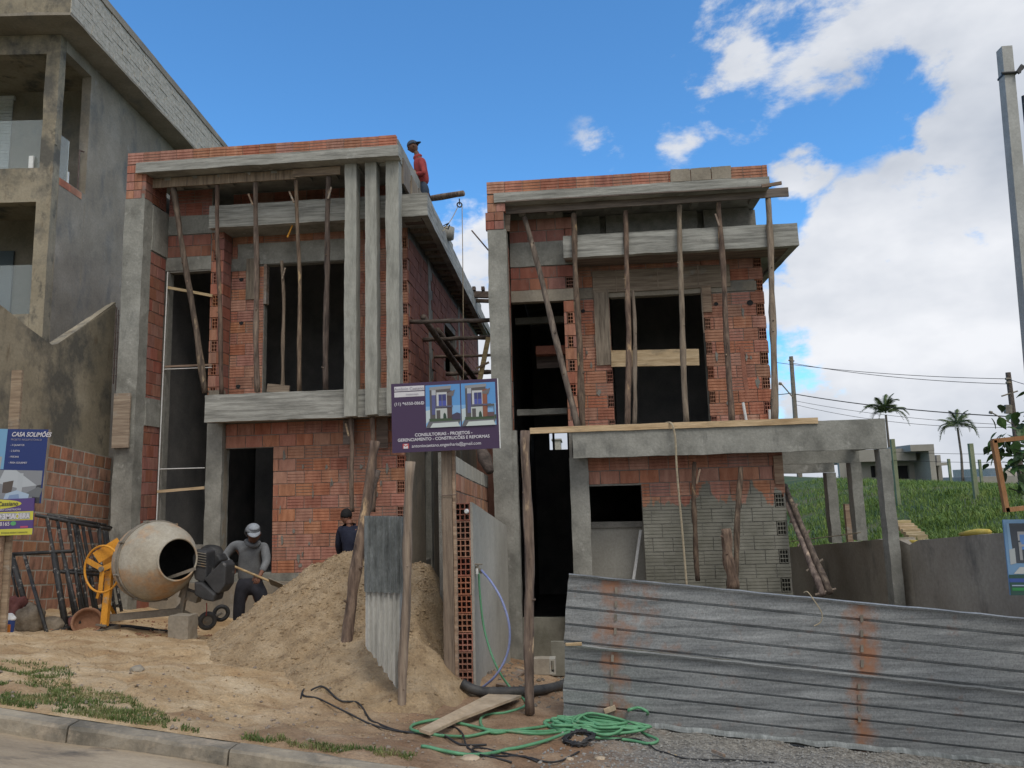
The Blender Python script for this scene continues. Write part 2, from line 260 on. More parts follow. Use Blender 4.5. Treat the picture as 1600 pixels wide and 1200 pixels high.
# ------------------------------------------------------------------ geometry helpers
BASE = {}
def tag(o, label=None, cat=None, group=None, kind=None):
    if label: o['label'] = label
    if cat: o['category'] = cat
    if group: o['group'] = group
    if kind: o['kind'] = kind
    return o
def thing(name, loc, label, cat, group=None, rz=0):
    o = bpy.data.objects.new(name, None); COL.objects.link(o); o.location = loc; o.rotation_euler.z = rz; o.empty_display_size = .2
    BASE[o.name] = Vector(loc); return tag(o, label, cat, group)
class MB:
    def __init__(s): s.v = []; s.f = []; s.mi = []; s.cur = 0
    def add(s, vs, fs):
        b = len(s.v); s.v += [tuple(v) for v in vs]; s.f += [tuple(i + b for i in f) for f in fs]; s.mi += [s.cur] * len(fs)
    def box(s, x0, x1, y0, y1, z0, z1):
        if x0 > x1: x0, x1 = x1, x0
        if y0 > y1: y0, y1 = y1, y0
        if z0 > z1: z0, z1 = z1, z0
        s.add([(x0, y0, z0), (x1, y0, z0), (x1, y1, z0), (x0, y1, z0), (x0, y0, z1), (x1, y0, z1), (x1, y1, z1), (x0, y1, z1)],
              [(0, 3, 2, 1), (4, 5, 6, 7), (0, 1, 5, 4), (1, 2, 6, 5), (2, 3, 7, 6), (3, 0, 4, 7)])
        return s
    def rbox(s, x0, x1, y0, y1, z0, z1, seg=.18, amp=.006, fr=3.0):
        """box cast with slightly uneven faces and edges"""
        if x0 > x1: x0, x1 = x1, x0
        if y0 > y1: y0, y1 = y1, y0
        if z0 > z1: z0, z1 = z1, z0
        lo = (x0, y0, z0); hi = (x1, y1, z1); n = [max(1, min(60, int(round((hi[i] - lo[i]) / seg)))) for i in range(3)]
        idx = {}; vs = []; fs = []
        def vid(i, j, k):
            q = (i, j, k)
            if q not in idx:
                p = Vector([lo[a] + (hi[a] - lo[a]) * q[a] / n[a] for a in range(3)])
                e = sum(1 for a in range(3) if q[a] in (0, n[a]))
                d = noise.noise_vector(p * fr) * amp + noise.noise_vector(p * fr * 5) * amp * (.5 if e < 2 else 1.0)
                idx[q] = len(vs); vs.append(p + d)
            return idx[q]
        for a in range(3):
            b_, c_ = (a + 1) % 3, (a + 2) % 3
            for side in (0, n[a]):
                for i in range(n[b_]):
                    for j in range(n[c_]):
                        q = []
                        for (di, dj) in ((0, 0), (1, 0), (1, 1), (0, 1)):
                            t = [0, 0, 0]; t[a] = side; t[b_] = i + di; t[c_] = j + dj; q.append(vid(*t))
                        fs.append(tuple(q) if side else tuple(reversed(q)))
        s.add(vs, fs); return s
    def tube(s, pts, rad, n=8, cap=True, wob=0.0):
        pts = [Vector(p) for p in pts]; k = len(pts)
        if not hasattr(rad, '__len__'): rad = [rad] * k
        t0 = (pts[1] - pts[0]).normalized(); up = Vector((0, 0, 1)) if abs(t0.z) < .9 else Vector((1, 0, 0))
        u = t0.cross(up).normalized(); vs = []; fs = []
        for i in range(k):
            t = (pts[min(i + 1, k - 1)] - pts[max(i - 1, 0)]).normalized()
            u = (u - t * u.dot(t)); u = u.normalized() if u.length > 1e-6 else t.orthogonal().normalized()
            v = t.cross(u)
            for j in range(n):
                a = 2 * math.pi * j / n; r = rad[i]
                if wob: r *= 1 + wob * noise.noise(pts[i] * 4 + Vector((math.cos(a), math.sin(a), 0)) * 1.3)
                vs.append(pts[i] + u * math.cos(a) * r + v * math.sin(a) * r)
        for i in range(k - 1):
            for j in range(n):
                fs.append((i * n + j, i * n + (j + 1) % n, (i + 1) * n + (j + 1) % n, (i + 1) * n + j))
        if cap: fs.append(tuple(reversed(range(n)))); fs.append(tuple(range((k - 1) * n, k * n)))
        s.add(vs, fs); return s
    def prism(s, poly, d):
        """poly: list of Vectors (ccw seen from -d), extruded by vector d"""
        n = len(poly); d = Vector(d); vs = [Vector(p) for p in poly] + [Vector(p) + d for p in poly]
        fs = [tuple(range(n)), tuple(reversed(range(n, 2 * n)))] + [(i, i + n, (i + 1) % n + n, (i + 1) % n) for i in range(n)]
        s.add(vs, fs); return s
    def obox(s, p0, p1, w_, t_, up=(0, 0, 1)):
        """board from p0 to p1, width w_ along 'up'-ish, thickness t_"""
        p0 = Vector(p0); p1 = Vector(p1); a = (p1 - p0).normalized(); up = Vector(up); n = a.cross(up).normalized(); v = n.cross(a).normalized()
        q = []
        for p in (p0, p1):
            for (i, j) in ((-1, -1), (1, -1), (1, 1), (-1, 1)): q.append(p + v * (w_ / 2 * i) + n * (t_ / 2 * j))
        s.add(q, [(0, 1, 2, 3), (7, 6, 5, 4), (0, 4, 5, 1), (1, 5, 6, 2), (2, 6, 7, 3), (3, 7, 4, 0)]); return s
    def lathe(s, prof, c, axis, n=32):
        """prof: list of (along, radius)"""
        c = Vector(c); a = Vector(axis).normalized(); u = a.orthogonal().normalized(); v = a.cross(u); vs = []; fs = []
        for (h, r) in prof:
            for j in range(n):
                q = 2 * math.pi * j / n; vs.append(c + a * h + (u * math.cos(q) + v * math.sin(q)) * r)
        for i in range(len(prof) - 1):
            for j in range(n): fs.append((i * n + j, i * n + (j + 1) % n, (i + 1) * n + (j + 1) % n, (i + 1) * n + j))
        s.add(vs, fs); return s
    def torus(s, c, axis, R, r, n=32, k=8):
        c = Vector(c); a = Vector(axis).normalized(); u = a.orthogonal().normalized(); v = a.cross(u)
        pts = [c + (u * math.cos(2 * math.pi * i / n) + v * math.sin(2 * math.pi * i / n)) * R for i in range(n)]
        vs = []; fs = []
        for i in range(n):
            rd = (pts[i] - c).normalized()
            for j in range(k):
                q = 2 * math.pi * j / k; vs.append(pts[i] + rd * math.cos(q) * r + a * math.sin(q) * r)
        for i in range(n):
            for j in range(k): fs.append((i * k + j, i * k + (j + 1) % k, ((i + 1) % n) * k + (j + 1) % k, ((i + 1) % n) * k + j))
        s.add(vs, fs); return s
    def build(s, name, mat, parent=None, smooth=False, world=True, fix=False):
        me = bpy.data.meshes.new(name)
        L = Vector((0, 0, 0)); p = parent
        while p is not None and p.name not in BASE: p = p.parent
        if p is not None and world: L = BASE[p.name]
        me.from_pydata([(v[0] - L.x, v[1] - L.y, v[2] - L.z) for v in s.v], [], s.f)
        for m_ in (mat if isinstance(mat, list) else [mat]): me.materials.append(M[m_] if isinstance(m_, str) else m_)
        if isinstance(mat, list): me.polygons.foreach_set('material_index', s.mi)
        if smooth: me.polygons.foreach_set('use_smooth', [True] * len(me.polygons))
        if fix:
            bm = bmesh.new(); bm.from_mesh(me); bmesh.ops.recalc_face_normals(bm, faces=bm.faces); bm.to_mesh(me); bm.free()
        o = bpy.data.objects.new(name, me); COL.objects.link(o)
        if parent is not None: o.parent = parent
        return o
def PB(Y, tl, br):
    a = W(tl[0], tl[1], Y); b_ = W(br[0], br[1], Y); return a.x, b_.x, b_.z, a.z
def part_box(parent, name, mat, Y, tl, br, dep, rough=True, amp=.006):
    x0, x1, z0, z1 = PB(Y, tl, br); mb = MB()
    (mb.rbox if rough else mb.box)(x0, x1, Y, Y + dep, z0, z1, **({'amp': amp} if rough else {}))
    return mb.build(name, mat, parent)

# ------------------------------------------------------------------ bricks
def groove_mesh():
    """hollow clay block lying on its side: four combed ridges along the face; local x 0..1 length, y 0 front, z height"""
    H = .188; pr = []; g = .009
    zs = [0, .040, .045, .086, .091, .137, .142, H]
    pr.append((0.0, 0.0)); 
    for a in (.045, .092, .139):
        pr += [(0, a - .005), (g, a - .002), (g, a + .004), (0, a + .007)]
    pr += [(0, H), (.088, H), (.088, 0)]
    vs = [(0, y, z) for y, z in pr] + [(1, y, z) for y, z in pr]; n = len(pr)
    fs = [tuple(reversed(range(n))), tuple(range(n, 2 * n))] + [(i, (i + 1) % n, (i + 1) % n + n, i + n) for i in range(n)]
    me = bpy.data.meshes.new('brick'); me.from_pydata(vs, [], [tuple(reversed(f)) for f in fs])
    bm = bmesh.new(); bm.from_mesh(me); bmesh.ops.recalc_face_normals(bm, faces=bm.faces); bm.to_mesh(me); bm.free(); return me
def flat_mesh():
    H = .188; c = .004
    vs = []; 
    for (y, i) in ((0, c), (c, 0), (.088, 0)):
        vs += [(i, y, i), (1 - i, y, i), (1 - i, y, H - i), (i, y, H - i)]
    fs = [(0, 1, 2, 3)] + [(a + j, a + (j + 1) % 4, a + 4 + (j + 1) % 4, a + 4 + j)[::-1] for a in (0, 4) for j in range(4)] + [(11, 10, 9, 8)]
    me = bpy.data.meshes.new('brick'); me.from_pydata(vs, [], fs)
    bm = bmesh.new(); bm.from_mesh(me); bmesh.ops.recalc_face_normals(bm, faces=bm.faces); bm.to_mesh(me); bm.free(); return me
def hole_mesh(nx=3, nz=3):
    """end face with open cells"""
    H = .188; wl = .085 if nx == 3 else .12
    xs = [0]; zs = [0]
    wx = .055; cx = (1 - wx * (nx + 1)) / nx
    for i in range(nx): xs += [xs[-1] + wx, xs[-1] + wx + cx]
    xs.append(1.0)
    wz = .009; cz = (H - wz * (nz + 1)) / nz
    for i in range(nz): zs += [zs[-1] + wz, zs[-1] + wz + cz]
    zs.append(H)
    vs = []; fs = []
    def q(a, b, c_, d): k = len(vs); vs.extend([a, b, c_, d]); fs.append((k, k + 1, k + 2, k + 3))
    D = .13
    for i in range(len(xs) - 1):
        for j in range(len(zs) - 1):
            x0, x1, z0, z1 = xs[i], xs[i + 1], zs[j], zs[j + 1]
            if i % 2 == 1 and j % 2 == 1:
                q((x0, 0, z0), (x0, D, z0), (x0, D, z1), (x0, 0, z1)); q((x1, 0, z1), (x1, D, z1), (x1, D, z0), (x1, 0, z0))
                q((x0, 0, z0), (x1, 0, z0), (x1, D, z0), (x0, D, z0)); q((x0, D, z1), (x1, D, z1), (x1, 0, z1), (x0, 0, z1))
            else: q((x0, 0, z0), (x1, 0, z0), (x1, 0, z1), (x0, 0, z1))
    q((0, 0, 0), (0, D, 0), (0, D, H), (0, 0, H)); q((1, 0, H), (1, D, H), (1, D, 0), (1, 0, 0))
    q((0, 0, H), (0, D, H), (1, D, H), (1, 0, H)); q((0, 0, 0), (1, 0, 0), (1, D, 0), (0, D, 0))
    me = bpy.data.meshes.new('brick'); me.from_pydata(vs, [], fs)
    return me
BM = {'groove': groove_mesh(), 'flat': flat_mesh(), 'hole': hole_mesh()}
BMC = {}
def bmesh_for(kind, mat):
    k = (kind, mat)
    if k not in BMC:
        me = BM[kind].copy(); me.name = 'brick'; me.materials.append(M[mat]); BMC[k] = me
    return BMC[k]
rb = random.Random(11)
def one_brick(wall, kind, mat, P, u_ang, length, hscale=1.0, tilt=0.0):
    o = bpy.data.objects.new('brick', bmesh_for(kind, mat)); COL.objects.link(o); o.parent = wall
    L = Vector((0, 0, 0)); p = wall
    while p is not None and p.name not in BASE: p = p.parent
    if p is not None: L = BASE[p.name]
    o.location = Vector(P) - L; o.rotation_euler = (0, -tilt, u_ang) if u_ang == 0 else (0, -tilt, u_ang)
    o.scale = (length, 1, hscale); return o
def lay(wall, P0, u_ang, length, z0, z1, mat='brick', openings=(), L=.29, pz=.20, gap=.011, kind='groove', kindfn=None, corners=(), tilt=0.0, off=0.0, top=None, jit=.004, fill=.95):
    """courses from z0 to z1 above P0 along direction u; openings and corners in (u,z) relative coords (absolute z). corners: (u0,u1,parity) show hollow ends on alternate courses"""
    ux, uy = math.cos(u_ang), math.sin(u_ang); ny = (-uy, ux)   # inward normal = left of u
    rows = int(round((z1 - z0) / pz)); rows = max(rows, 1); pz = (z1 - z0) / rows if abs((z1 - z0) / rows - pz) < .035 else pz
    for r in range(rows):
        zb = z0 + r * pz
        if zb > z1 - .04: break
        h = min(pz - gap, z1 - zb - .003); spans = [(0.0, length)]
        for (a, b_, c, d) in openings:
            if zb + h * .5 > c and zb + h * .5 < d:
                ns = []
                for (s, e) in spans:
                    if b_ <= s or a >= e: ns.append((s, e))
                    else:
                        if a > s: ns.append((s, a))
                        if b_ < e: ns.append((b_, e))
                spans = ns
        for (ca, cb, par) in corners:
            if r % 2 == par:
                ns = []
                for (s, e) in spans:
                    if s < ca + .02 and e > cb - .02:
                        if ca - s > .03: ns.append((s, ca))
                        if e - cb > .03: ns.append((cb, e))
                        d_ = rb.uniform(-jit, jit)
                        one_brick(wall, 'hole', mat, (P0[0] + ux * (ca + .004) + ny[0] * d_, P0[1] + uy * (ca + .004) + ny[1] * d_, zb + P0[2]), u_ang, cb - ca - .008, h / .188)
                    else: ns.append((s, e))
                spans = ns
        st = off + (L + gap) * (.5 if r % 2 else 0)
        for (s, e) in spans:
            x = s; first = True
            k = math.ceil((s - st) / (L + gap) - 1e-6)
            cuts = [s] + [c for c in [st + (L + gap) * i for i in range(int(k), int(k) + int((e - s) / (L + gap)) + 3)] if s + .06 < c < e - .06] + [e]
            for a, b_ in zip(cuts, cuts[1:]):
                ln = b_ - a - gap
                if ln < .02: continue
                kd = kindfn(r, rows, a) if kindfn else kind
                d_ = rb.uniform(-jit, jit); zz = zb + P0[2] + rb.uniform(-.002, .002) + math.tan(tilt) * a
                if top and zz + h * .6 > top(a + ln / 2): continue
                one_brick(wall, kd, mat, (P0[0] + ux * a + ny[0] * d_, P0[1] + uy * a + ny[1] * d_, zz), u_ang, ln, h / .188, tilt)
def core(parent, name, boxes, mat='mortar', amp=.004):
    mb = MB()
    for bx in boxes: mb.rbox(*bx, seg=.22, amp=amp)
    return mb.build(name, mat, parent)

def ncore(parent, name, x0, x1, Yf, th, z0, z1, ops, notches, mat='mortar'):
    bx = cuts_wall(x0, x1, Yf + .012, Yf + th, z0, z1, list(ops) + [(a, b_, z0 - 1, z1 + 1) for a, b_ in notches])
    for a, b_ in notches:
        bx += cuts_wall(max(a, x0) + .002, min(b_, x1) - .002, Yf + .133, Yf + th + .03, z0, z1, [o for o in ops if not (o[1] <= a or o[0] >= b_)])
    return core(parent, name, bx, mat, amp=.003)
def cuts_wall(x0, x1, y0, y1, z0, z1, ops):
    """boxes of a wall x0..x1 with rectangular openings (xa,xb,za,zb)"""
    xs = sorted({x0, x1, *[max(x0, min(x1, v)) for o in ops for v in o[:2]]}); out = []
    for a, b_ in zip(xs, xs[1:]):
        if b_ - a < 1e-4: continue
        zz = [(z0, z1)]
        for o in ops:
            if o[0] < (a + b_) / 2 < o[1]:
                nz = []
                for (s, e) in zz:
                    if o[2] > s: nz.append((s, min(e, o[2])))
                    if o[3] < e: nz.append((max(s, o[3]), e))
                zz = [q for q in nz if q[1] - q[0] > .01]
        out += [(a, b_, y0, y1, s, e) for (s, e) in zz]
    return out

# ------------------------------------------------------------------ terrain
def kerbY(X): return 4.2 - .06 * X
def kerbZ(X): return -.025 - .11 * X
_cp = [(x, kerbY(x), kerbZ(x)) for x in (-12, -9, -7, -5.5, -4, -2.5, -1, .5, 2, 4, 7)]
_cp += [(-.19, 6.3, -.27), (3.3, 6.3, -.62), (1.5, 6.3, -.44), (-1.44, 6.1, -.19), (-.48, 6.4, -.25), (-5.3, 8.5, .05), (-.48, 9, -.59), (-1.05, 7.1, -.24), (-4.27, 9.6, -.32), (-2.6, 8.3, -.12), (-7.4, 8, .22), (-7.5, 11, -.02),
        (-5, 11.3, -.38), (-2.5, 11, -.6), (-1, 11, -.85), (-.4, 11, -1.0), (2, 10.6, -1.15), (4.3, 10, -1.1), (4.3, 8, -.95), (2, 8, -.8), (-3, 16, -1.0), (-7, 16, -.5), (4, 16, -1.4), (-10, 9, .4), (7, 6.5, -1.0)]
_cp = np.array(_cp)
def _tps():
    P = _cp[:, :2]; n = len(P); d = np.linalg.norm(P[:, None] - P[None], axis=2); K = np.where(d > 0, d * d * np.log(np.maximum(d, 1e-9)), 0) + np.eye(n) * .15
    Q = np.hstack([np.ones((n, 1)), P]); A = np.block([[K, Q], [Q.T, np.zeros((3, 3))]]); return np.linalg.solve(A, np.concatenate([_cp[:, 2], np.zeros(3)]))
_w = _tps()
def ground(X, Y):
    d = np.hypot(_cp[:, 0] - X, _cp[:, 1] - Y); u = np.where(d > 0, d * d * np.log(np.maximum(d, 1e-9)), 0)
    z = float(u @ _w[:-3] + _w[-3] + _w[-2] * X + _w[-1] * Y)
    k = min(1, max(0, (Y - kerbY(X) - .05) / .6)); return z * k + kerbZ(X) * (1 - k)
def fbm(x, y, s, o=4):
    v = 0; a = 1
    for i in range(o): v += a * noise.noise(Vector((x * s, y * s, 7.7 * i))); a *= .5; s *= 2.1
    return v
_fr = random.Random(77); PRINTS = []
for _i in range(46):
    _x = _fr.uniform(-6.8, -1.5); _a = _fr.uniform(0, 3.14); PRINTS.append((_x, _fr.uniform(4.9, 7.9), math.cos(_a), math.sin(_a)))
def prints(X, Y):
    h = 0
    for (a, b_, c_, s_) in PRINTS:
        dx = X - a; dy = Y - b_
        if abs(dx) < .3 and abs(dy) < .3:
            u = (dx * c_ + dy * s_) / .14; v = (dy * c_ - dx * s_) / .06; q = u * u + v * v
            h += -.028 * math.exp(-q * q) + .012 * math.exp(-(q - 2) ** 2)
    return h
def bumpy(X, Y):
    k = min(1, max(0, (Y - kerbY(X)) / .5))
    t = .038 * fbm(X, Y, 1.1, 3) + .034 * fbm(X, Y, 4, 4)
    # tracks and raked ridges of the sand spread before the left house
    t += prints(X, Y)
    t += .022 * abs(noise.noise(Vector((X * 2.2 + Y * 1.2, Y * 4.5 - X, 3)))) * (1 if X < -1.5 else .4)
    return t * k
def gz(X, Y): return ground(X, Y) + bumpy(X, Y)
def gpix(px, py):
    """point of the ground seen at a pixel"""
    d = ray(px, py); t = 3.0
    for i in range(400):
        p = EYE + d * t
        if p.z <= max(gz(p.x, p.y), sand_h(p.x, p.y)): break
        t += .04
    return p
def grid_mesh(name, xs, ys, fn, mat, kind=None, parent=None, smooth=True):
    vs = [(x, y, fn(x, y)) for y in ys for x in xs]; n = len(xs)
    fs = [(j * n + i, j * n + i + 1, (j + 1) * n + i + 1, (j + 1) * n + i) for j in range(len(ys) - 1) for i in range(n - 1)]
    me = bpy.data.meshes.new(name); me.from_pydata(vs, [], fs); me.materials.append(mat)
    if smooth: me.polygons.foreach_set('use_smooth', [True] * len(me.polygons))
    o = bpy.data.objects.new(name, me); COL.objects.link(o)
    if kind: o['kind'] = kind
    return o
def ground_mat():
    m = bpy.data.materials.new('lot_soil'); m.use_nodes = True; t = m.node_tree; L = t.links.new; b = t.nodes['Principled BSDF']; b.inputs['Roughness'].default_value = .95; b.inputs['Specular IOR Level'].default_value = .2
    geo = N(t, 'ShaderNodeNewGeometry'); P = geo.outputs['Position']; sp = N(t, 'ShaderNodeSeparateXYZ'); L(P, sp.inputs[0])
    def nz(sc, det=7, r=.62, off=0):
        mp = N(t, 'ShaderNodeMapping'); mp.inputs['Location'].default_value = (off, off * 2, 0); L(P, mp.inputs[0]); n = N(t, 'ShaderNodeTexNoise', ins={'Scale': sc, 'Detail': det, 'Roughness': r}); L(mp.outputs[0], n.inputs[0]); return n.outputs[0]
    def ramp(f, cs, a=.33, b_=.67):
        cr = N(t, 'ShaderNodeValToRGB'); L(f, cr.inputs[0]); e = cr.color_ramp.elements
        while len(e) < len(cs): e.new(.5)
        for i, c in enumerate(cs): e[i].position = a + (b_ - a) * i / (len(cs) - 1); e[i].color = (*c, 1)
        return cr.outputs[0]
    sand = ramp(nz(2.4, 9, .68), [(.36, .23, .12), (.50, .355, .205), (.64, .50, .33)])
    soil = ramp(nz(2.6, 9, .65, 4), [(.20, .125, .075), (.32, .21, .13), (.44, .32, .21)])
    grav = ramp(nz(24, 5, .7), [(.10, .095, .085), (.24, .225, .20), (.38, .36, .32)])
    def mask(x0, x1, y0=None, y1=None, wob=.9, off=9):
        n = nz(1.3, 5, .6, off); a = N(t, 'ShaderNodeMath', operation='MULTIPLY_ADD', ins={1: wob * 2, 2: -wob}); L(n, a.inputs[0])
        s = N(t, 'ShaderNodeMath', operation='ADD'); L(sp.outputs['X'], s.inputs[0]); L(a.outputs[0], s.inputs[1])
        mr = N(t, 'ShaderNodeMapRange', ins={1: x0, 2: x1}); L(s.outputs[0], mr.inputs[0]); return mr.outputs[0]
    m1 = mask(-2.6, -1.3); m2 = mask(-.1, .5, off=2, wob=.5)
    a = N(t, 'ShaderNodeMix', data_type='RGBA'); L(m1, a.inputs[0]); L(sand, a.inputs[6]); L(soil, a.inputs[7])
    c = N(t, 'ShaderNodeMix', data_type='RGBA'); L(m2, c.inputs[0]); L(a.outputs[2], c.inputs[6]); L(grav, c.inputs[7])
    # reddish damp soil patches
    n5 = nz(1.0, 6, .6, 21); mr = N(t, 'ShaderNodeMapRange', ins={1: .55, 2: .72, 4: .7}); L(n5, mr.inputs[0])
    d = N(t, 'ShaderNodeMix', data_type='RGBA'); L(mr.outputs[0], d.inputs[0]); L(c.outputs[2], d.inputs[6]); d.inputs[7].default_value = (.30, .165, .09, 1)
    sk = nz(55, 5, .8, 3); mr = N(t, 'ShaderNodeMapRange', ins={1: .3, 2: .7, 3: .68, 4: 1.22}); L(sk, mr.inputs[0]); sc = N(t, 'ShaderNodeVectorMath', operation='SCALE'); L(d.outputs[2], sc.inputs[0]); L(mr.outputs[0], sc.inputs['Scale'])
    L(sc.outputs[0], b.inputs['Base Color'])
    f = nz(38, 6, .7); bp = N(t, 'ShaderNodeBump', ins={'Strength': .9, 'Distance': .02}); L(f, bp.inputs['Height']); L(bp.outputs[0], b.inputs['Normal'])
    return m
M['ground'] = ground_mat()
def frange(a, b, s): return list(np.arange(a, b + s * .5, s))
def gfn(u, Y):
    return gz(u, max(Y, kerbY(u)))
# the lot (its front edge follows the kerb)
def lot():
    xs = frange(-12, -8, .25) + frange(-7.9, 4.4, .055) + frange(4.6, 9, .3); ts = frange(0, 7.2, .055) + frange(7.4, 14, .3)
    vs = []; n = len(xs)
    for t_ in ts:
        for x in xs:
            y = kerbY(x) + .02 + t_; vs.append((x, y, gz(x, y) - (.01 if t_ == 0 else 0)))
    fs = [(j * n + i, j * n + i + 1, (j + 1) * n + i + 1, (j + 1) * n + i) for j in range(len(ts) - 1) for i in range(n - 1)]
    me = bpy.data.meshes.new('lot_ground'); me.from_pydata(vs, [], fs); me.materials.append(M['ground']); me.polygons.foreach_set('use_smooth', [True] * len(me.polygons))
    o = bpy.data.objects.new('ground', me); COL.objects.link(o); o['kind'] = 'structure'
lot()
# road, sloping down to the right along the kerb
def road():
    xs = frange(-40, -10, 2) + frange(-9.5, 6, .12) + frange(7, 40, 2); vs = []; n = len(xs); ds = [.10 + .12 * i for i in range(20)] + [3.2, 5, 7.5, 9]
    for d in ds:
        for x in xs: y = kerbY(x) - d; vs.append((x, y, kerbZ(x) - .088 + .012 * fbm(x, y, 1.5, 3) + .004 * fbm(x, y, 11, 2)))
    fs = [(j * n + i, (j + 1) * n + i, (j + 1) * n + i + 1, j * n + i + 1) for j in range(len(ds) - 1) for i in range(n - 1)]
    me = bpy.data.meshes.new('road'); me.from_pydata(vs, [], fs); me.materials.append(M['road']); me.polygons.foreach_set('use_smooth', [True] * len(me.polygons))
    o = bpy.data.objects.new('road', me); COL.objects.link(o); o['kind'] = 'structure'
road()
far = MB(); far.add([(-1500, -1500, -9), (1500, -1500, -9), (1500, 1500, -9), (-1500, 1500, -9)], [(0, 1, 2, 3)]); far.build('far_ground', 'fieldsoil')['kind'] = 'structure'
# kerb stones, one by one
kroot = thing('kerb', (0, kerbY(0), kerbZ(0)), 'weathered concrete kerb stones between the dusty road and the sandy verge', 'kerb'); kroot['kind'] = 'structure'
if 'category' in kroot: pass
kx = -14.0
while kx < 9:
    ln = 1.0; x0, x1 = kx + .006, kx + ln - .006; mb = MB(); vs = []; ns = 10
    jz = random.uniform(-.006, .006)
    prof = [(-.135, -.30), (-.130, -.07), (-.120, -.014), (-.105, 0.0), (-.02, .003), (.03, -.01), (.03, -.30)]
    for i in range(ns + 1):
        x = x0 + (x1 - x0) * i / ns
        for (dy, dz) in prof:
            q = noise.noise_vector(Vector((x * 7, dy * 20, dz * 20))) * .010; y = kerbY(x) + dy
            vs.append((x, y + q.y, kerbZ(x) + dz + q.z + jz))
    k = len(prof); fs = [(i * k + j, (i + 1) * k + j, (i + 1) * k + j + 1, i * k + j + 1) for i in range(ns) for j in range(k - 1)] + [tuple(range(k)), tuple(reversed(range(ns * k, ns * k + k)))]
    mb.add(vs, fs); mb.build('kerb_stone', 'kerb', kroot, smooth=False, fix=True); kx += ln

# right-hand boundary: retaining wall and the grassy field beyond
WXR = 4.45
def wall_top(Y): 
    return 1.06 - .11 * (Y - 7.6) if Y < 10.4 else .70 - .105 * (Y - 10.4)
rw = thing('retaining_wall', (WXR + .1, 5.6, -1), 'smooth grey rendered retaining wall on the right running back beside the concrete portico', 'wall')
mb = MB(); ys = frange(5.6, 10.75, .25) + [10.78, 10.79] + frange(11, 19, .25)
vs = []; fs = []
wxf = lambda y: WXR if y < 10.785 else 4.36
for i, y in enumerate(ys):
    t_ = wall_top(y) + .008 * fbm(y, 0, 3)
    t_ += 0 if y < 10.785 else .10
    vs += [(wxf(y), y, -1.9), (wxf(y) + .004 * fbm(y, 3, 2), y, t_), (WXR + .15, y, t_ + .01), (WXR + .15, y, -1.9)]
for i in range(len(ys) - 1):
    for j in range(4): fs.append((i * 4 + j, i * 4 + (j + 1) % 4, i * 4 + 4 + (j + 1) % 4, i * 4 + 4 + j))
fs += [(0, 1, 2, 3), tuple(reversed([len(vs) - 4 + j for j in range(4)]))]
mb.add(vs, fs); mb.build('wall_face', 'retain', rw, fix=True)
def hill(X, Y):
    d = max(0, X - WXR - .15); k = min(1, d / 9.0); k = k * k * (3 - 2 * k); zw = wall_top(min(max(Y, 5), 19)) - .12
    zt = max(-3, 1.38 + .0265 * min(Y, 70) - .0695 * min(X, 60)) + .05 * fbm(X, Y, .08, 2)
    return zw * (1 - k) + zt * k + .03 * fbm(X, Y, .7, 2)
hx = frange(WXR + .1, 14, .4) + frange(15, 60, 3) + frange(70, 200, 20); hy = frange(3, 24, .5) + frange(26, 80, 3) + frange(100, 260, 20)
grid_mesh('field', hx, hy, hill, M['fieldsoil'], 'structure')
grid_mesh('field_rear', frange(-60, WXR + .1, 4), frange(26, 90, 4), lambda x, y: -1.5 + .02 * fbm(x, y, .2), M['fieldsoil'], 'structure')
def blades(name, pts, mat, h0, h1, wd, lean=.5, kind='stuff', label=None, cat=None):
    rg = np.random.default_rng(5); n = len(pts); pts = np.array(pts); a = rg.uniform(0, 6.283, n); h = rg.uniform(h0, h1, n); ln = rg.uniform(.1, lean, n); b_ = rg.uniform(0, 6.283, n)
    ux = np.cos(a) * wd / 2; uy = np.sin(a) * wd / 2; lx = np.cos(b_) * ln * h; ly = np.sin(b_) * ln * h
    V = np.zeros((n, 5, 3)); V[:, 0] = pts + np.stack([-ux, -uy, 0 * ux], 1); V[:, 1] = pts + np.stack([ux, uy, 0 * ux], 1)
    m_ = pts + np.stack([lx * .35, ly * .35, h * .6], 1); V[:, 2] = m_ + np.stack([ux, uy, 0 * ux], 1) * .8; V[:, 3] = m_ - np.stack([ux, uy, 0 * ux], 1) * .8
    V[:, 4] = pts + np.stack([lx, ly, h * (1 - ln * .3)], 1)
    me = bpy.data.meshes.new(name); base = np.arange(n) * 5
    fs = []
    for b0 in base.tolist(): fs.append((b0, b0 + 1, b0 + 2, b0 + 3)); fs.append((b0 + 3, b0 + 2, b0 + 4))
    me.from_pydata(V.reshape(-1, 3).tolist(), [], fs); me.materials.append(M[mat]); o = bpy.data.objects.new(name, me); COL.objects.link(o)
    o['kind'] = kind
    if label: o['label'] = label; o['category'] = cat
    return o
rg = random.Random(3); pts = []
while len(pts) < 60000:
    # denser near the camera's line of sight along the field
    Y = 7 + 33 * rg.random() ** 1.4; X = WXR + .15 + (1.0 + Y * .62 - WXR) * rg.random()
    if X < WXR + .2: continue
    dens = noise.noise(Vector((X * .5, Y * .5, 1))) * .7 + noise.noise(Vector((X * 1.6, Y * 1.6, 4))) * .6
    if 11.3 < Y < 14.2 and X < 6.3 and rg.random() < .75: continue
    if rg.random() > .62 + dens: continue
    pts.append((X, Y, hill(X, Y) - .03))
tall = [p for p in pts if noise.noise(Vector((p[0] * .4, p[1] * .4, 9))) > -.05]; short = [p for p in pts if noise.noise(Vector((p[0] * .4, p[1] * .4, 9))) <= -.05]
blades('tall_grass', tall, 'grass', .12, .32, .022, .9, label='tall bright green grass covering the raised field behind the grey retaining wall', cat='grass')
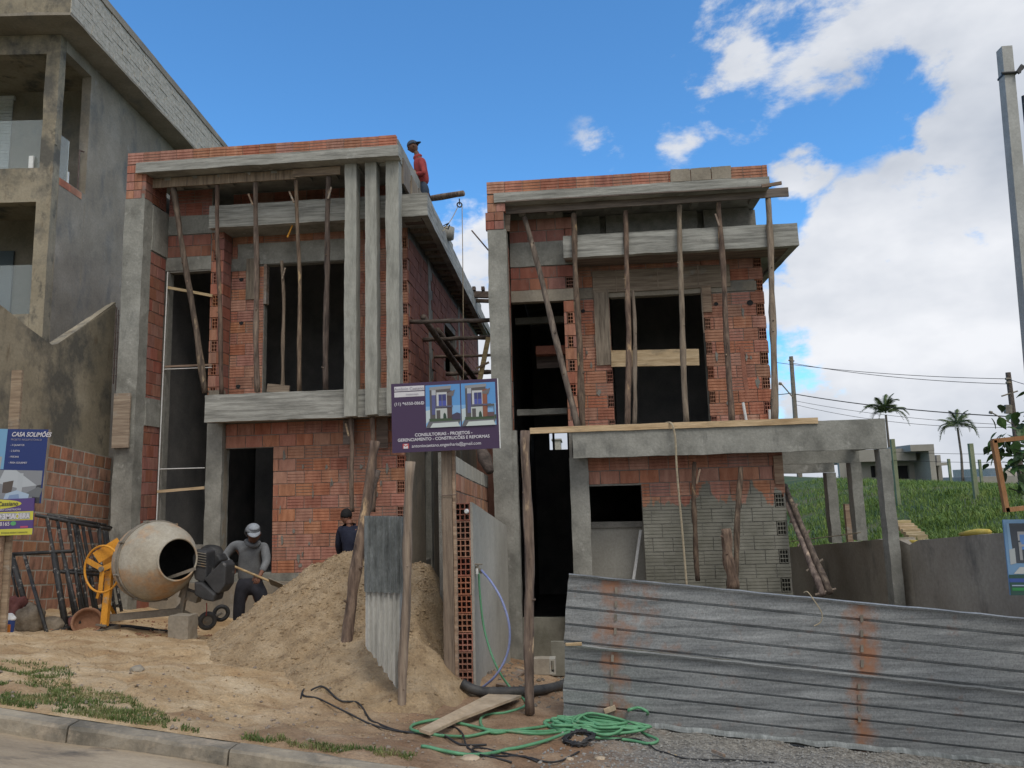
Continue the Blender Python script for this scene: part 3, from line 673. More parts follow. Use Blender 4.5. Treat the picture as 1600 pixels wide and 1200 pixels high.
blades('short_grass', short, 'grass', .10, .24, .020, .8, label='lower green grass between the taller clumps of the raised field', cat='grass')
# verge grass along the kerb
pts = []
while len(pts) < 26000:
    X = rg.uniform(-7.5, -1.0); d = rg.random() ** 1.3 * 1.6; Y = kerbY(X) + .05 + d
    lim = 1.15 * max(0, min(1, (-2.5 - X) / 1.6)) + .14
    if X > -2.6: lim = .14
    if d > lim * (1.0 + .6 * noise.noise(Vector((X * 1.5, 2, 0)))): continue
    if noise.noise(Vector((X * 2.2, Y * 3.2, 0))) + .45 * noise.noise(Vector((X * 8, Y * 8, 2))) < (-.16 if X < -2.7 else .0): continue
    pts.append((X, Y, gz(X, Y) - .005))
blades('verge_grass', pts, 'grassdry', .012, .045, .006, 1.2, label='patchy short grass on the sandy verge behind the kerb', cat='grass')

# ------------------------------------------------------------------ neighbour house on the far left (turned slightly)
NA = R_(5.3)
NC = W(80, 300, 13.5); NC = Vector((NC.x, NC.y, 0))
fdir = Vector((math.cos(NA), math.sin(NA), 0)); ddir = Vector((-math.sin(NA), math.cos(NA), 0))
def NF(px, py, b_=0.0):   # on the plane parallel to the front at depth b -> (a, z)
    p = hit(px, py, NC + ddir * b_, ddir); return (p - NC).dot(fdir), p.z
def NS(px, py, a_=0.0):
    p = hit(px, py, NC + fdir * a_, fdir); return (p - NC).dot(ddir), p.z
class LMB(MB):
    def build(s, *a, **k):
        s.v = [tuple(NC + fdir * v[0] + ddir * v[1] + Vector((0, 0, v[2]))) for v in s.v]; return super().build(*a, **k)
nb = thing('neighbour_house', (NC.x, NC.y, -1), 'tall unfinished grey rendered house at far left with pale clad roof fascia and glass balconies', 'house')
o1a, o1zt = NF(73, 84); _, o1zb = NF(66, 262); o2a, o2zt = NF(57, 315); sb, szt = NS(143, 120); s0b, szb = NS(92, 276)
soff = NF(88, 54)[1]
gzb = -2.0
mb = LMB()
for bx in cuts_wall(-8, 0, 0, .22, gzb, soff, [(-7.2, o1a, o1zb, o1zt), (-7.2, o2a, o2zt - 2.35, o2zt)]): mb.rbox(*bx, seg=.5, amp=.008)
mb.build('front_wall', 'plaster_tan', nb)
s_near = NS(99, 90)[0]
mb = LMB()
for bx in cuts_wall(.225, 14, 0, .2, gzb, soff, [(s_near, sb, szb, szt)]):
    y0, y1, a0, a1, z0, z1 = bx; mb.rbox(-.2, 0.003, y0, y1, z0, z1, seg=.5, amp=.008)
mb.build('side_wall', 'plaster', nb)
# rooms behind the balconies
mb = LMB(); mb.rbox(-8, -.21, 2.2, 2.35, gzb, soff, seg=1); mb.build('balcony_back_wall', 'plaster', nb)
for (nm, z0, z1) in (('ceiling_slab', soff, soff + .25), ('floor_slab', o1zb - .25, o1zb - .005), ('lower_floor_slab', o2zt - 2.6, o2zt - 2.36)):
    mb = LMB(); mb.box(-7.9, -.205, .23, 14, z0, z1); mb.build(nm, 'plaster_tan', nb)
# soffit and fascia
fz = soff + .01; ao = (hit(110, 23, NC + Vector((0, 0, fz)), Vector((0, 0, 1))) - NC); OA = ao.dot(fdir); OB = ao.dot(ddir)
mb = LMB(); mb.rbox(-9, OA, OB, 15, fz, fz + .06, seg=.4, amp=.012); mb.build('roof_soffit', 'plaster', nb)
mb = LMB(); mb.rbox(-9, OA - .02, OB + .01, OB + .17, fz + .064, fz + 1.0, seg=.5, amp=.006); mb.build('front_fascia', 'plaster_tan', nb)
fc = LMB(); fc.box(OA - .17, OA - .03, OB + .18, 15, fz + .064, fz + 1.06); fas = fc.build('side_fascia', 'plaster', nb)
for k_ in range(2):
    mb = LMB(); mb.rbox(OA - .25, OA + .02 - .02 * k_, OB, 15, fz + 1.06 + .10 * k_, fz + 1.16 + .10 * k_, seg=.5, amp=.006); mb.build('fascia_cap', 'plaster', nb)
# stone cladding strips on the side fascia
rows_ = 9; ts_ = LMB(); rr = random.Random(2)
for r in range(rows_):
    y = OB + .02; z0 = fz + .07 + r * .1095
    while y < 14.9:
        l_ = rr.uniform(.25, .5); t_ = rr.uniform(0, .014); ts_.box(OA - .03, OA - .012 + t_, y, min(y + l_ - .006, 14.95), z0, z0 + .104); y += l_
cl = ts_.build('cladding_strips', 'tile', nb); cl['kind'] = 'stuff'
# exposed bricks under the side opening
for i in range(2):
    mb = LMB(); ya = NS(92, 276)[0] + .02; mb.rbox(-.03, .012, ya + .4 * i, ya + .4 * i + .39, szb - .17, szb - .02, seg=.2); mb.build('brick', 'brick', nb)
# glass balustrades and posts
mb = LMB(); za = NF(40, 188, .1)[1]; mb.box(-7.1, o1a - .03, .10, .112, o1zb + .03, za); mb.build('glass_panel', 'glass', nb)
mb = LMB(); zs_ = NS(98, 200)[1]; mb.box(-.10, -.088, s_near + .05, s_near + .52, szb + .03, zs_ - .1); mb.build('glass_panel', 'glass', nb)
mb = LMB(); mb.box(-7.1, o2a - .03, .10, .112, o2zt - 2.33, o2zt - 1.3); mb.build('glass_panel', 'glass', nb)
a_, z_ = NF(49, 262, .06)
for (aa, bb, zz) in ((a_, .05, o1zb),): mb = LMB(); mb.box(aa - .045, aa + .045, bb - .02, bb + .02, zz, zz + .28); mb.build('glass_clamp', 'white', nb)
for yy in (s_near + .04, s_near + .5): mb = LMB(); mb.box(-.13, -.07, yy, yy + .05, szb, szb + .3); mb.build('glass_clamp', 'white', nb)
mb = LMB(); mb.tube([(-.1, sb - .12, szb), (-.1, sb - .12, szb + 1.0)], .018); mb.tube([(-.1, sb - .12, szb + .98), (-.04, sb - .05, szb + .98)], .02); mb.build('rail_post', 'steel', nb)
# white shutter in the upper balcony, door below
a1, zt1 = NF(22, 157, 2.2); zb1 = NF(16, 262, 2.2)[1]
sh = LMB(); z = zb1 - .6
while z < zt1: sh.box(a1 - 1.4, a1, 2.16, 2.19, z, z + .075); z += .085
sh.build('shutter', 'shutter', nb)
mb = LMB(); mb.box(a1 - 1.5, a1 + .05, 2.12, 2.195, zt1, zt1 + .08); mb.build('shutter_box', 'shutter', nb)
a2, zt2 = NF(24, 393, 2.2); mb = LMB(); mb.box(a2 - 1.2, a2, 2.14, 2.19, zt2 - 2.2, zt2); dr_ = mb.build('glass_door', flat('dull_blue_glass', (.12, .15, .17), .15), nb)
# chipped plaster edges on the pillar
mb = LMB()
for i in range(14):
    z0 = szt + .2 - i * .17; mb.rbox(-.03, .012, s_near - .13, s_near - .05 + .02 * rr.random(), z0 - .17, z0, seg=.06, amp=.012)
mb.build('chipped_edge', 'plaster_tan', nb)

# ------------------------------------------------------------------ left boundary: tall stained wall and lower brick wall
XB = -7.86
bw = thing('boundary_wall', (XB, 9, 0), 'tall stained ochre and grey rendered boundary wall below the neighbour house', 'wall')
def yz(px, py, X=XB): p = WX(px, py, X); return p.y, p.z
tops = [yz(-70, 470), yz(0, 476), yz(40, 508), yz(84, 541), yz(120, 517), yz(181, 476)]
y_end = tops[-1][0]
def ptop(Y):
    for (a, b_) in zip(tops, tops[1:]):
        if Y <= b_[0]: t_ = max(0, (Y - a[0]) / (b_[0] - a[0])); return a[1] + (b_[1] - a[1]) * t_
    return tops[-1][1]
vs = []; fs = []; ys = [tops[0][0]] + frange(tops[0][0] + .1, y_end - .05, .12) + [y_end]
for y in ys:
    t_ = ptop(y) + .015 * noise.noise(Vector((y * 6, 0, 0)))
    for k in range(7): vs.append((XB + .01 * noise.noise(Vector((y * 2, k * .8, 0))), y, -.6 + (t_ + .6) * k / 6))
    vs += [(XB - .15, y, t_ + .01), (XB - .15, y, -.6)]
n = 9
for i in range(len(ys) - 1):
    for j in range(n): fs.append((i * n + j, i * n + (j + 1) % n, i * n + n + (j + 1) % n, i * n + n + j))
fs += [tuple(range(n)), tuple(reversed(range(len(vs) - n, len(vs))))]
mb = MB(); mb.add(vs, fs); mb.build('wall_face', 'plaster_tan', bw, fix=True)
p0 = Vector((XB + .02, *yz(84, 541))); p1 = Vector((XB + .02, *yz(181, 476)))
mb = MB(); mb.obox(p0 + Vector((-.06, .1, .03)), p1 + Vector((-.06, 0, .03)), .03, .07); mb.build('coping', 'plaster_tan', bw)
mb = MB(); y1_, z1_ = yz(178, 480); mb.tube([(XB + .05, y1_, z1_), (XB + .05, y1_ + .01, yz(172, 600)[1])], .012); mb.tube([(XB + .09, y1_, z1_ - .05), (XB + .08, y1_ + .03, yz(170, 610)[1])], .008)
for i in range(8): mb.tube([(XB + .03, y1_, z1_ - .15 - .15 * i), (XB + .10, y1_ + .02, z1_ - .15 - .15 * i)], .006, 5)
tag(mb.build('rebar_cage', 'steel'), 'rusty reinforcing bars tied upright at the end of the stained boundary wall', 'rebar')
XL = -7.62
lw = thing('brick_wall', (XL, 9, 0), 'low hollow-brick wall with pale mortar joints at left behind the black scaffold frames', 'wall')
yA, zA = yz(60, 688, XL); yB, zB = yz(186, 717, XL); yS = yA - 1.6
sl = (zB - zA) / (yB - yA); tl = math.atan(sl)
mb = MB(); vs = []; fs = []
zt = lambda y: zA + sl * (y - yA)
mb.prism([(XL - .003, yS, -.7), (XL - .003, 11.6, -.7), (XL - .003, 11.6, zt(11.6) - .004), (XL - .003, yS, zt(yS) - .004)], (-.14, 0, 0)); lcore = mb.build('mortar', 'mortar_pale', lw, fix=True)
rowsn = 15
for r in range(rowsn):
    z0 = zt(yS) - .2 * (r + 1)
    lay(lcore, (XL, yS, 0), math.pi / 2, 11.55 - yS, z0, z0 + .2, mat='brick_old', kind='flat', L=.24, gap=.02, off=.13 * (r % 2), tilt=tl, jit=.002)

# ------------------------------------------------------------------ the two brick houses
def house_bits(): pass
def shored(name, px0, px1, Y0, Y1, r, mat, label, cat='wooden prop', group=None, bend=.03, split=None, n=11, r1=None):
    p0 = W(*px0, Y0); p1 = W(*px1, Y1); L = p1 - p0; pts = []; r *= .92; rr_ = random.Random(hash((px0, px1)) & 0xffff)
    ax = Vector((rr_.uniform(-1, 1), rr_.uniform(-1, 1), 0)) * bend; ph = rr_.uniform(0, 6); r1 = r1 or r * .85
    rad = []
    for i in range(n * 2):
        t_ = i / (n * 2 - 1); pts.append(p0 + L * t_ + ax * math.sin(t_ * math.pi) + Vector((math.sin(t_ * 9 + ph), math.cos(t_ * 8 + ph), 0)) * .007)
        rad.append((r + (r1 - r) * t_) * (1 + .09 * math.sin(t_ * 17 + ph) + rr_.uniform(-.06, .06)))
    root = thing(name, tuple(p0), label, cat, group)
    mb = MB(); mb.tube(pts, rad, 10, wob=.25); o = mb.build('trunk', mat, root, smooth=True)
    for i in range(rr_.randint(2, 4)):
        kn = MB(); j = rr_.randint(2, n * 2 - 3); a = rr_.uniform(3.4, 6.0); d = Vector((math.cos(a), math.sin(a), rr_.uniform(.2, .8))).normalized()
        kn.tube([pts[j], pts[j] + d * rad[j] * rr_.uniform(1.2, 1.7)], [rad[j] * .45, rad[j] * .18], 6); kn.build('branch_stub', mat, root)
    if group and rr_.random() < .45:
        d = (pts[-1] - pts[-4]).normalized(); q = pts[-2] - d * .10; a = rr_.choice((-1, 1)); mb = MB(); mb.obox(q + Vector((a * .02, -.05, -.13)), q + Vector((a * (.06 + rr_.uniform(0, .05)), -.04, .07)), .025, .018, up=(1, 0, 0)); mb.build('wedge', 'board', root)
    return root

h1 = thing('brick_house', (-5.3, 11.4, -.3), 'left two-storey hollow-brick house under construction with three tall concrete fins', 'house')
YF, YFN, YLG, YCN, YW1, YU1 = 11.0, 11.12, 11.2, 11.45, 11.7, 12.0
X = lambda px, py, Y: W(px, py, Y).x
Zp = lambda px, py, Y: W(px, py, Y).z
# left column and pier
xa, xb = X(187, 500, YF), X(218, 500, YF); zc = Zp(205, 311, YF)
mb = MB(); mb.rbox(xa, xb, YF, YF + .24, -.6, zc, amp=.01, seg=.14); mb.build('column', 'concrete', h1)
pierc = core(h1, 'pier_wall', [(xa + .01, xb - .012, YF + .245, YW1 + .2, -.6, Zp(205, 345, YF))])
lay(pierc, (xb, YF + .25, 0), math.pi / 2, YW1 - YF - .25 - .005, -.35, Zp(222, 385, YF), kind='flat', mat='brick_shaded', L=.19)
mb = MB(); mb.rbox(xa + .02, xb + .012, YF + .245, YW1 + .1, Zp(222, 383, YF), zc - .02, amp=.006); mb.build('tie_beam', 'concrete', h1)
zt0, zt1 = Zp(230, 665, YF + .3), Zp(230, 622, YF + .3)
mb = MB(); mb.rbox(xb - .05, xb + .018, YF + .245, YW1, zt0, zt1, amp=.008); mb.build('tie_beam', 'concrete', h1)
# fascia, soffit, parapet
fx0, fx1 = X(212, 262, YF - .06), X(622, 240, YF - .06); fz0, fz1 = Zp(330, 262, YF - .06), Zp(330, 246, YF - .06)
mb = MB(); mb.rbox(fx0, fx1, YF - .06, YF + .16, fz0, fz1, amp=.007, seg=.12); mb.build('fascia_beam', 'beam', h1)
mb = MB(); mb.rbox(fx0 + .02, fx1 - .03, YF + .165, 21.5, fz0 + .015, fz1 - .01, amp=.004, seg=.6); mb.build('roof_slab', 'beam', h1)
pz1 = Zp(330, 230, YF)
px0 = X(200, 240, YF); pw = core(h1, 'parapet_wall', [(px0 + .02, fx1 - .06, YF + .01, YF + .09, fz1 + .003, pz1 - .012)])
lay(pw, (px0 + .0, YF + .0, 0), 0, fx1 - .04 - px0, fz1 + .006, pz1, L=.275, pz=pz1 - fz1, gap=.008)
# stacked bricks left of the fascia, above the column
cw = core(h1, 'corner_wall', [(px0 + .01, xb - .01, YF + .01, YF + .5, zc + .005, fz1 - .003)])
rows_ = 4; hh = (fz1 - zc - .01) / rows_
for r in range(rows_):
    for c_ in range(2): one_brick(cw, 'flat', 'brick', (px0 + .135 * c_, YF, zc + .008 + hh * r), 0, .128, (hh - .012) / .188)
    for c_ in range(3): one_brick(cw, 'groove' if c_ else 'flat', 'brick_shaded', (xb + .003, YF + .01 + .21 * c_, zc + .008 + hh * r), math.pi / 2, .2, (hh - .012) / .188)
# form board hanging behind the fascia
x0, x1 = X(236, 280, YF + .2), X(532, 270, YF + .2); z0, z1 = fz0 - .165, fz0 - .004
bd = thing('soffit_board', (x0, YF + .2, z0), 'long grey form board under the top slab of the left house', 'board')
mb = MB(); mb.rbox(x0, x1 - .75, YF + .2, YF + .225, z0, z1, amp=.005); mb.build('board', 'wood_grey', bd)
mb = MB(); mb.rbox(x1 - .8, x1, YF + .17, YF + .195, z0 + .02, z1 - .002, amp=.01, seg=.1); mb.build('board', 'board', bd)
# joist ends seen under the soffit
for i in range(9):
    xj = fx0 + .35 + i * .46; mb = MB(); mb.box(xj, xj + .11, YF + .2, YF + .62, fz0 - .045, fz0 + .011); mb.build('joist', 'beam', h1)
# side of roof slab / parapet on the right
XR = X(638, 520, YU1)           # right face of the house
mb = MB(); mb.rbox(fx1 - .16, fx1 - .05, YF + .165, 16.5, fz0 - .02, pz1 + .0, amp=.006, seg=.3); mb.build('side_parapet', 'concrete', h1)
for i in range(5):
    y = YF + .35 + i * .62; mb = MB(); mb.rbox(fx1 - .05, fx1 - .01, y, y + .5, fz0 - .30, fz1 - .03 - .03 * (i % 2), amp=.006); mb.build('form_panel', 'wood_grey', h1)
# canopy beam and side canopy slab
cx0, cx1 = X(327, 335, YCN), X(668, 320, YCN); cz0, cz1 = Zp(500, 346, YCN), Zp(500, 311.5, YCN)
mb = MB(); mb.rbox(cx0, cx1, YCN, YCN + .12, cz0, cz1, amp=.007, seg=.12); mb.build('canopy_beam', 'beam', h1)
mb = MB(); mb.rbox(cx0 + .02, cx1 - .15, YCN + .125, YU1 - .003, cz0 + .01, cz0 + .13, amp=.004); mb.build('canopy_slab', 'concrete', h1)
cyE = 22.0; cxE = X(766, 520, cyE)
def side_edge(y): return cx1 + (cxE - cx1) * (y - YCN) / (cyE - YCN)
mb = MB(); vs = []; ys = frange(YCN + .125, cyE, .3)
for y in ys:
    e = side_edge(y); j = .012 * noise.noise(Vector((y * 3, 0, 0)))
    vs += [(e - .12, y, cz0 + .004), (e + j * .3, y, cz0 + .003 * 0 + j * .4), (e + j * .3, y, cz1 + j), (e - .12, y, cz1 + j)]
fs = []
for i in range(len(ys) - 1):
    for j in range(4): fs.append((i * 4 + j, i * 4 + (j + 1) % 4, i * 4 + 4 + (j + 1) % 4, i * 4 + 4 + j))
fs += [(0, 1, 2, 3), tuple(reversed(range(len(vs) - 4, len(vs))))]
mb.add(vs, fs); mb.build('canopy_edge', 'beam', h1, fix=True)
mb = MB(); mb.rbox(XR + .003, side_edge(YCN) - .125, YU1 + .0, cyE - .1, cz0 + .05, cz0 + .16, seg=.6, amp=.004); mb.build('canopy_slab', 'concrete', h1)
for i in range(24):
    y = YCN + .3 + i * .42; mb = MB(); mb.box(max(XR, XR) + .01, side_edge(y) - .13, y, y + .12, cz0 + .0, cz0 + .052); mb.build('canopy_rib', 'wood_grey' if i % 3 else 'board_dark', h1)
# fins
for (l, r_, tp, bt) in (((538, 262), (556.5, 262), 262, 650), ((570.5, 258), (588.5, 258), 258, 648), ((603.5, 256), (624, 256), 256, 646)):
    a, b_ = X(l[0], 460, YFN), X(r_[0], 460, YFN); mb = MB(); mb.rbox(a, b_, YFN, YFN + .22, Zp(l[0], bt, YFN), fz0 - .004, amp=.008, seg=.14)
    mb.build('fin', 'fin', h1)
# ledge (balcony beam) and first-floor slab
lx0, lx1 = X(318, 640, YLG), X(641, 620, YLG); lz0, lz1 = Zp(430, 655.5, YLG), Zp(430, 612.5, YLG)
mb = MB(); mb.rbox(lx0, lx1, YLG + .03, YLG + .18, lz0, lz1, amp=.008, seg=.12); mb.build('balcony_beam', 'beam', h1)
mb = MB(); mb.rbox(lx0 + .03, lx1, YLG + .185, YU1 - .004, lz0 + .02, lz1 - .06, amp=.004); mb.build('balcony_slab', 'concrete', h1)
mb = MB(); mb.rbox(X(352, 640, YU1), XR - .12, YU1 + .2, 20.8, lz0 + .05, lz1 - .02, amp=.004, seg=.8); mb.build('floor_slab', 'concrete', h1)
# --- recessed wall with the tall stair window
sx0, sx1 = X(262, 500, YW1), X(331, 500, YW1); szt, szb_ = Zp(300, 424, YW1), Zp(300, 852, YW1)
jx0, jx1 = X(327, 520, YW1), X(346.5, 520, YW1)
lzl0, lzl1 = Zp(300, 422, YW1), Zp(300, 401, YW1); rz0, rz1 = Zp(300, 366, YW1), Zp(300, 337, YW1)
wtop = fz0 - .005
rw1 = core(h1, 'recessed_wall', [b_ for b_ in cuts_wall(xb + .015, jx0 - .003, YW1 + .01, YW1 + .15, -.5, wtop, [(sx0, sx1 + .1, szb_, szt), (X(258, 400, YW1), jx0, lzl0, lzl1), (xb, jx0 - .003, rz0, rz1)])])
mb = MB(); mb.rbox(X(258, 400, YW1), jx0 - .004, YW1, YW1 + .14, lzl0 + .004, lzl1, amp=.005); mb.build('lintel', 'concrete', h1)
mb = MB(); mb.rbox(xb + .02, jx0 + .1, YW1 - .01, YW1 + .2, rz0, rz1, amp=.006); mb.build('ring_beam', 'concrete', h1)
lay(rw1, (xb + .02, YW1, 0), 0, jx0 - xb - .03, lzl1 + .005, rz0, kind='flat', mat='brick_shaded')
lay(rw1, (xb + .02, YW1, 0), 0, jx0 - xb - .03, rz1 + .005, wtop - .01, kind='groove', mat='brick_shaded')
mb = MB(); mb.rbox(xb + .06, sx0, YW1 - .015, YW1 + .005, -.3, lzl0, amp=.01, seg=.1); mb.build('plastered_jamb', 'concrete', h1)
# --- jamb pier with hollow ends
jc = ncore(h1, 'jamb_wall', jx0 + .01, jx1 - .01, YW1, .44, lz1, cz0 + .1, [], [(jx0 + .03, jx1 - .025)])
lay(jc, (jx0, YW1, 0), 0, jx1 - jx0, lz1 + .004, cz0 + .1, kind='flat', corners=[(.035, jx1 - jx0 - .03, 0)], mat='brick', L=.5)
lay(jc, (jx1, YW1, 0), math.pi / 2, YU1 - YW1 - .005, lz1 + .004, cz0 + .1, kind='flat', mat='brick_shaded', L=.5)
mb = MB(); mb.rbox(jx0 + .02, jx1 + .04, YW1 - .02, YW1 + .1, lz1 + .0, lz1 + .14, amp=.014, seg=.05); mb.build('mortar_lump', 'plaster', h1)
# --- first-floor wall with the balcony opening
ox0, ox1 = X(412, 500, YU1), X(540, 500, YU1); ozt = Zp(470, 411, YU1)
li0, li1 = X(372, 395, YU1), X(542, 395, YU1); lzb, lzt_ = Zp(450, 411, YU1), Zp(450, 378, YU1)
uw = ncore(h1, 'upper_wall', jx1 + .003, XR - .01, YU1, .14, lz1 - .02, wtop, [(ox0, ox1, lz1 - .05, ozt), (li0, li1, lzb, lzt_)], [(XR - .14, XR - .008)])
mb = MB(); mb.rbox(li0, li1, YU1 - .015, YU1 + .14, lzb + .002, lzt_, amp=.006); mb.build('lintel', 'concrete', h1)
x0 = jx1 + .004
lay(uw, (x0, YU1, 0), 0, XR - x0, lz1 + .005, cz0 + .05, L=.285, openings=[(ox0 - x0, ox1 - x0, 0, ozt), (li0 - x0, li1 - x0, lzb - .05, lzt_ + .02)], corners=[(XR - x0 - .135, XR - x0 - .01, 1)], off=-.02, jit=.006)
lay(uw, (x0, YU1, 0), 0, XR - x0 - .1, cz1 + .02, wtop - .01, L=.285, mat='brick_shaded')
for (a, b_, c_, d_) in (((358, 405), (385, 423), .012, 'concrete'), ((385, 404), (404, 467), .03, 'wood_grey')):
    q0, q1, q2, q3 = PB(YU1 - c_ - .004, a, b_); mb = MB(); mb.rbox(q0, q1, YU1 - c_ - .004, YU1 - .006, q2, q3, amp=.003); mb.build('form_patch', d_, h1)
mb = MB(); a0 = X(411, 500, YU1 - .01); mb.rbox(a0, a0 + .05, YU1 - .012, YU1 + .1, Zp(411, 475, YU1), Zp(411, 412, YU1), amp=.003); mb.build('jamb_board', 'board', h1)
# black patches standing in for the shade in pockets knocked into the bricks
for (px, py) in ((377, 437), (377, 505), (372, 604), (486, 0)):
    if py: p = W(px, py, YU1 - .008); mb = MB(); mb.prism([p + Vector((math.cos(a) * .04 * (1 + .3 * math.sin(3 * a)), 0, math.sin(a) * .035)) for a in [i * .785 for i in range(8)]], (0, .004, 0)); mb.build('hole_shade_patch', 'dark', h1)
# --- ground floor
dx0, dx1 = X(349, 790, YW1), X(426, 790, YW1); dzt, dzb = Zp(390, 700, YW1), Zp(390, 896, YW1)
kx0, kx1 = X(320, 780, YW1 - .1), X(345, 780, YW1 - .1)
mb = MB(); mb.rbox(kx0, kx1, YW1 - .1, YW1 + .15, -.5, lz0 + .018, amp=.008, seg=.13); mb.build('column', 'concrete', h1)
mb = MB(); mb.rbox(kx1 + .003, dx0, YW1 - .03, YW1 + .1, dzb, dzt + .02, amp=.004); mb.build('door_jamb', 'plaster', h1)
gw = ncore(h1, 'ground_floor_wall', kx1 + .004, XR - .02, YW1, .14, dzb, lz0 + .017, [(dx0 - .01, dx1, dzb - .1, dzt)], [(XR - .14, XR - .018)])
x0 = kx1 + .006; gh = lz0 + .015 - dzb
def kf(r, rows, a):
    return 'flat' if r >= rows - 2 else 'groove'
def kf1(r, rows, a): return 'flat' if (r == rows - 2 or (a < dx1 - x0 + .2 and r > 3)) else 'groove'
lay(gw, (x0, YW1, 0), 0, XR - x0, dzb, lz0 + .012, L=.275, kindfn=kf1, openings=[(dx0 - x0 - .01, dx1 - x0, dzb - .1, dzt)], corners=[(XR - x0 - .135, XR - x0 - .012, 0)], off=.06, jit=.006)
for (a, b_) in (((536, 656), (551, 694)), ((588, 652), (604, 700)), ((616, 650), (632, 690))):
    q0, q1, q2, q3 = PB(YW1 - .13, a, b_); mb = MB(); mb.rbox(q0, q1 + .02, YW1 - .13, YW1 - .1, q2, q3, amp=.004); mb.build('form_board', 'board_dark', h1)
# mortar smears on the wall
rr = random.Random(4)
sm = MB()
for i in range(26):
    x = rr.uniform(dx1 + .05, XR - .2); z = rr.uniform(dzb + .1, lz0 - .5); n_ = 9; rx, rz = rr.uniform(.010, .03), rr.uniform(.04, .09)
    sm.prism([Vector((x + math.cos(k * 6.283 / n_) * rx * rr.uniform(.5, 1.2), YW1 - .011, z + math.sin(k * 6.283 / n_) * rz * rr.uniform(.5, 1.2))) for k in range(n_)], (0, .014, 0))
sm.build('mortar_smears', 'mortar', h1)['kind'] = 'stuff'
# foundation
fd = MB(); fd.rbox(xb - .1, XR + .02, YW1 - .13, YW1 + .3, -.7, dzb - .12, amp=.008, seg=.3); fd.build('foundation_beam', 'plaster', h1)
fd = MB(); fd.rbox(xb + .02, XR, YW1 - .05, YW1 + .2, dzb - .118, dzb - .003, amp=.006, seg=.3); fd.build('foundation_beam', 'concrete', h1)
mb = MB(); mb.rbox(xb + .05, sx1 + .15, YW1 + .0, YW1 + .14, -.3, szb_, amp=.006); mb.build('stair_wall', 'mortar', h1)
# --- side wall on the right (real courses, too foreshortened to pick apart)
mb = MB(); 
for bx in cuts_wall(YU1 + .145, 21, 0, .14, -.8, wtop, [(13.2, 14.0, dzb, dzb + 2.1), (15.6, 17.0, lz1 + .9, lz1 + 2.0)]):
    y0, y1, a0, a1, z0, z1 = bx; mb.rbox(XR - .15, XR - .012, y0, y1, z0, z1, seg=.8, amp=.003)
mb.build('side_wall', 'mortar', h1)
sb_ = MB(); rr = random.Random(6)
rws = int((cz0 - dzb) / .2)
for r in range(rws):
    z = dzb + r * .2; y = YU1 + .02 + (.15 if r % 2 else 0)
    while y < 20.9:
        l_ = .285
        if not (z > lz0 - .2 and z < lz1) and not (13.1 < y < 14.0 and z < dzb + 2.1) and not (15.4 < y < 17 and lz1 + .8 < z < lz1 + 2) and abs(y - 13.9) > .14 and abs(y - 16.2) > .0 and z > lz0:
            j = rr.uniform(-.004, .006); sb_.box(XR - .05, XR + j, y, y + l_, z, z + .188)
        y += l_ + .012
o = sb_.build('side_bricks', 'brick_shaded', h1); o['kind'] = 'stuff'
for y in (13.75, 17.4): mb = MB(); mb.rbox(XR - .1, XR + .012, y, y + .22, -.6, cz0 + .05, amp=.006); mb.build('side_column', 'concrete', h1)
mb = MB(); mb.rbox(XR - .1, XR + .018, YU1 + .02, 20.9, lz0 - .02, lz1 - .04, amp=.006); mb.build('side_beam', 'concrete', h1)
for (y0, y1) in ((YU1 + .02, 13.2), (14.0, 20.9)):
    mb = MB(); mb.rbox(XR - .1, XR + .008, y0, y1, -.7, lz0 - .025, amp=.006, seg=.4); mb.build('rendered_side', 'plaster', h1)
# closing walls and back
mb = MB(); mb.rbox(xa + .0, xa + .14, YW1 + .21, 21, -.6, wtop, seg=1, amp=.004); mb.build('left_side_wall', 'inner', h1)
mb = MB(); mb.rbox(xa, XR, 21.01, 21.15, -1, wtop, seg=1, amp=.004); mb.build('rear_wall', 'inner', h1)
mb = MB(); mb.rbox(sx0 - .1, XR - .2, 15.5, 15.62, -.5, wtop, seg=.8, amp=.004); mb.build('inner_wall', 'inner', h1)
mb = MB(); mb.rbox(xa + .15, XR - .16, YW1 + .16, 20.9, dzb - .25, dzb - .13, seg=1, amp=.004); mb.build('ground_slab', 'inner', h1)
# bits hanging in the stair window
def stick(nm, a, b_, Y, r, mat, label, cat):
    t_ = thing(nm, tuple(W(*a, Y)), label, cat); mb = MB(); p, q = W(*a, Y), W(*b_, Y); mb.tube([p, (p + q) / 2, q], r, 7); mb.build('bar', mat, t_); return t_
def plank(nm, a, b_, Y, wd, th, mat, label, cat='board', Y1=None, group=None):
    p, q = W(*a, Y), W(*b_, Y1 or Y); t_ = thing(nm, tuple(p), label, cat, group); mb = MB(); k_ = max(3, int((q - p).length / .15)); dl = (q - p) / k_
    up = Vector((0, 0, 1)) if abs((q - p).normalized().z) < .8 else Vector((1, 0, 0))
    ax = (q - p).normalized(); n_ = ax.cross(up).normalized(); v_ = n_.cross(ax).normalized(); vs = []
    for i in range(k_ + 1):
        c_ = p + dl * i + noise.noise_vector(p * 3 + dl * i * 4) * .004; w2 = wd / 2 + .003 * noise.noise(c_ * 9)
        for (s_, u_) in ((-1, -1), (1, -1), (1, 1), (-1, 1)): vs.append(c_ + v_ * w2 * s_ + n_ * th / 2 * u_)
    fs = [(i * 4 + j, i * 4 + (j + 1) % 4, i * 4 + 4 + (j + 1) % 4, i * 4 + 4 + j) for i in range(k_) for j in range(4)] + [(3, 2, 1, 0), (k_ * 4, k_ * 4 + 1, k_ * 4 + 2, k_ * 4 + 3)]
    mb.add(vs, fs); mb.build('board', mat, t_, fix=True); return t_
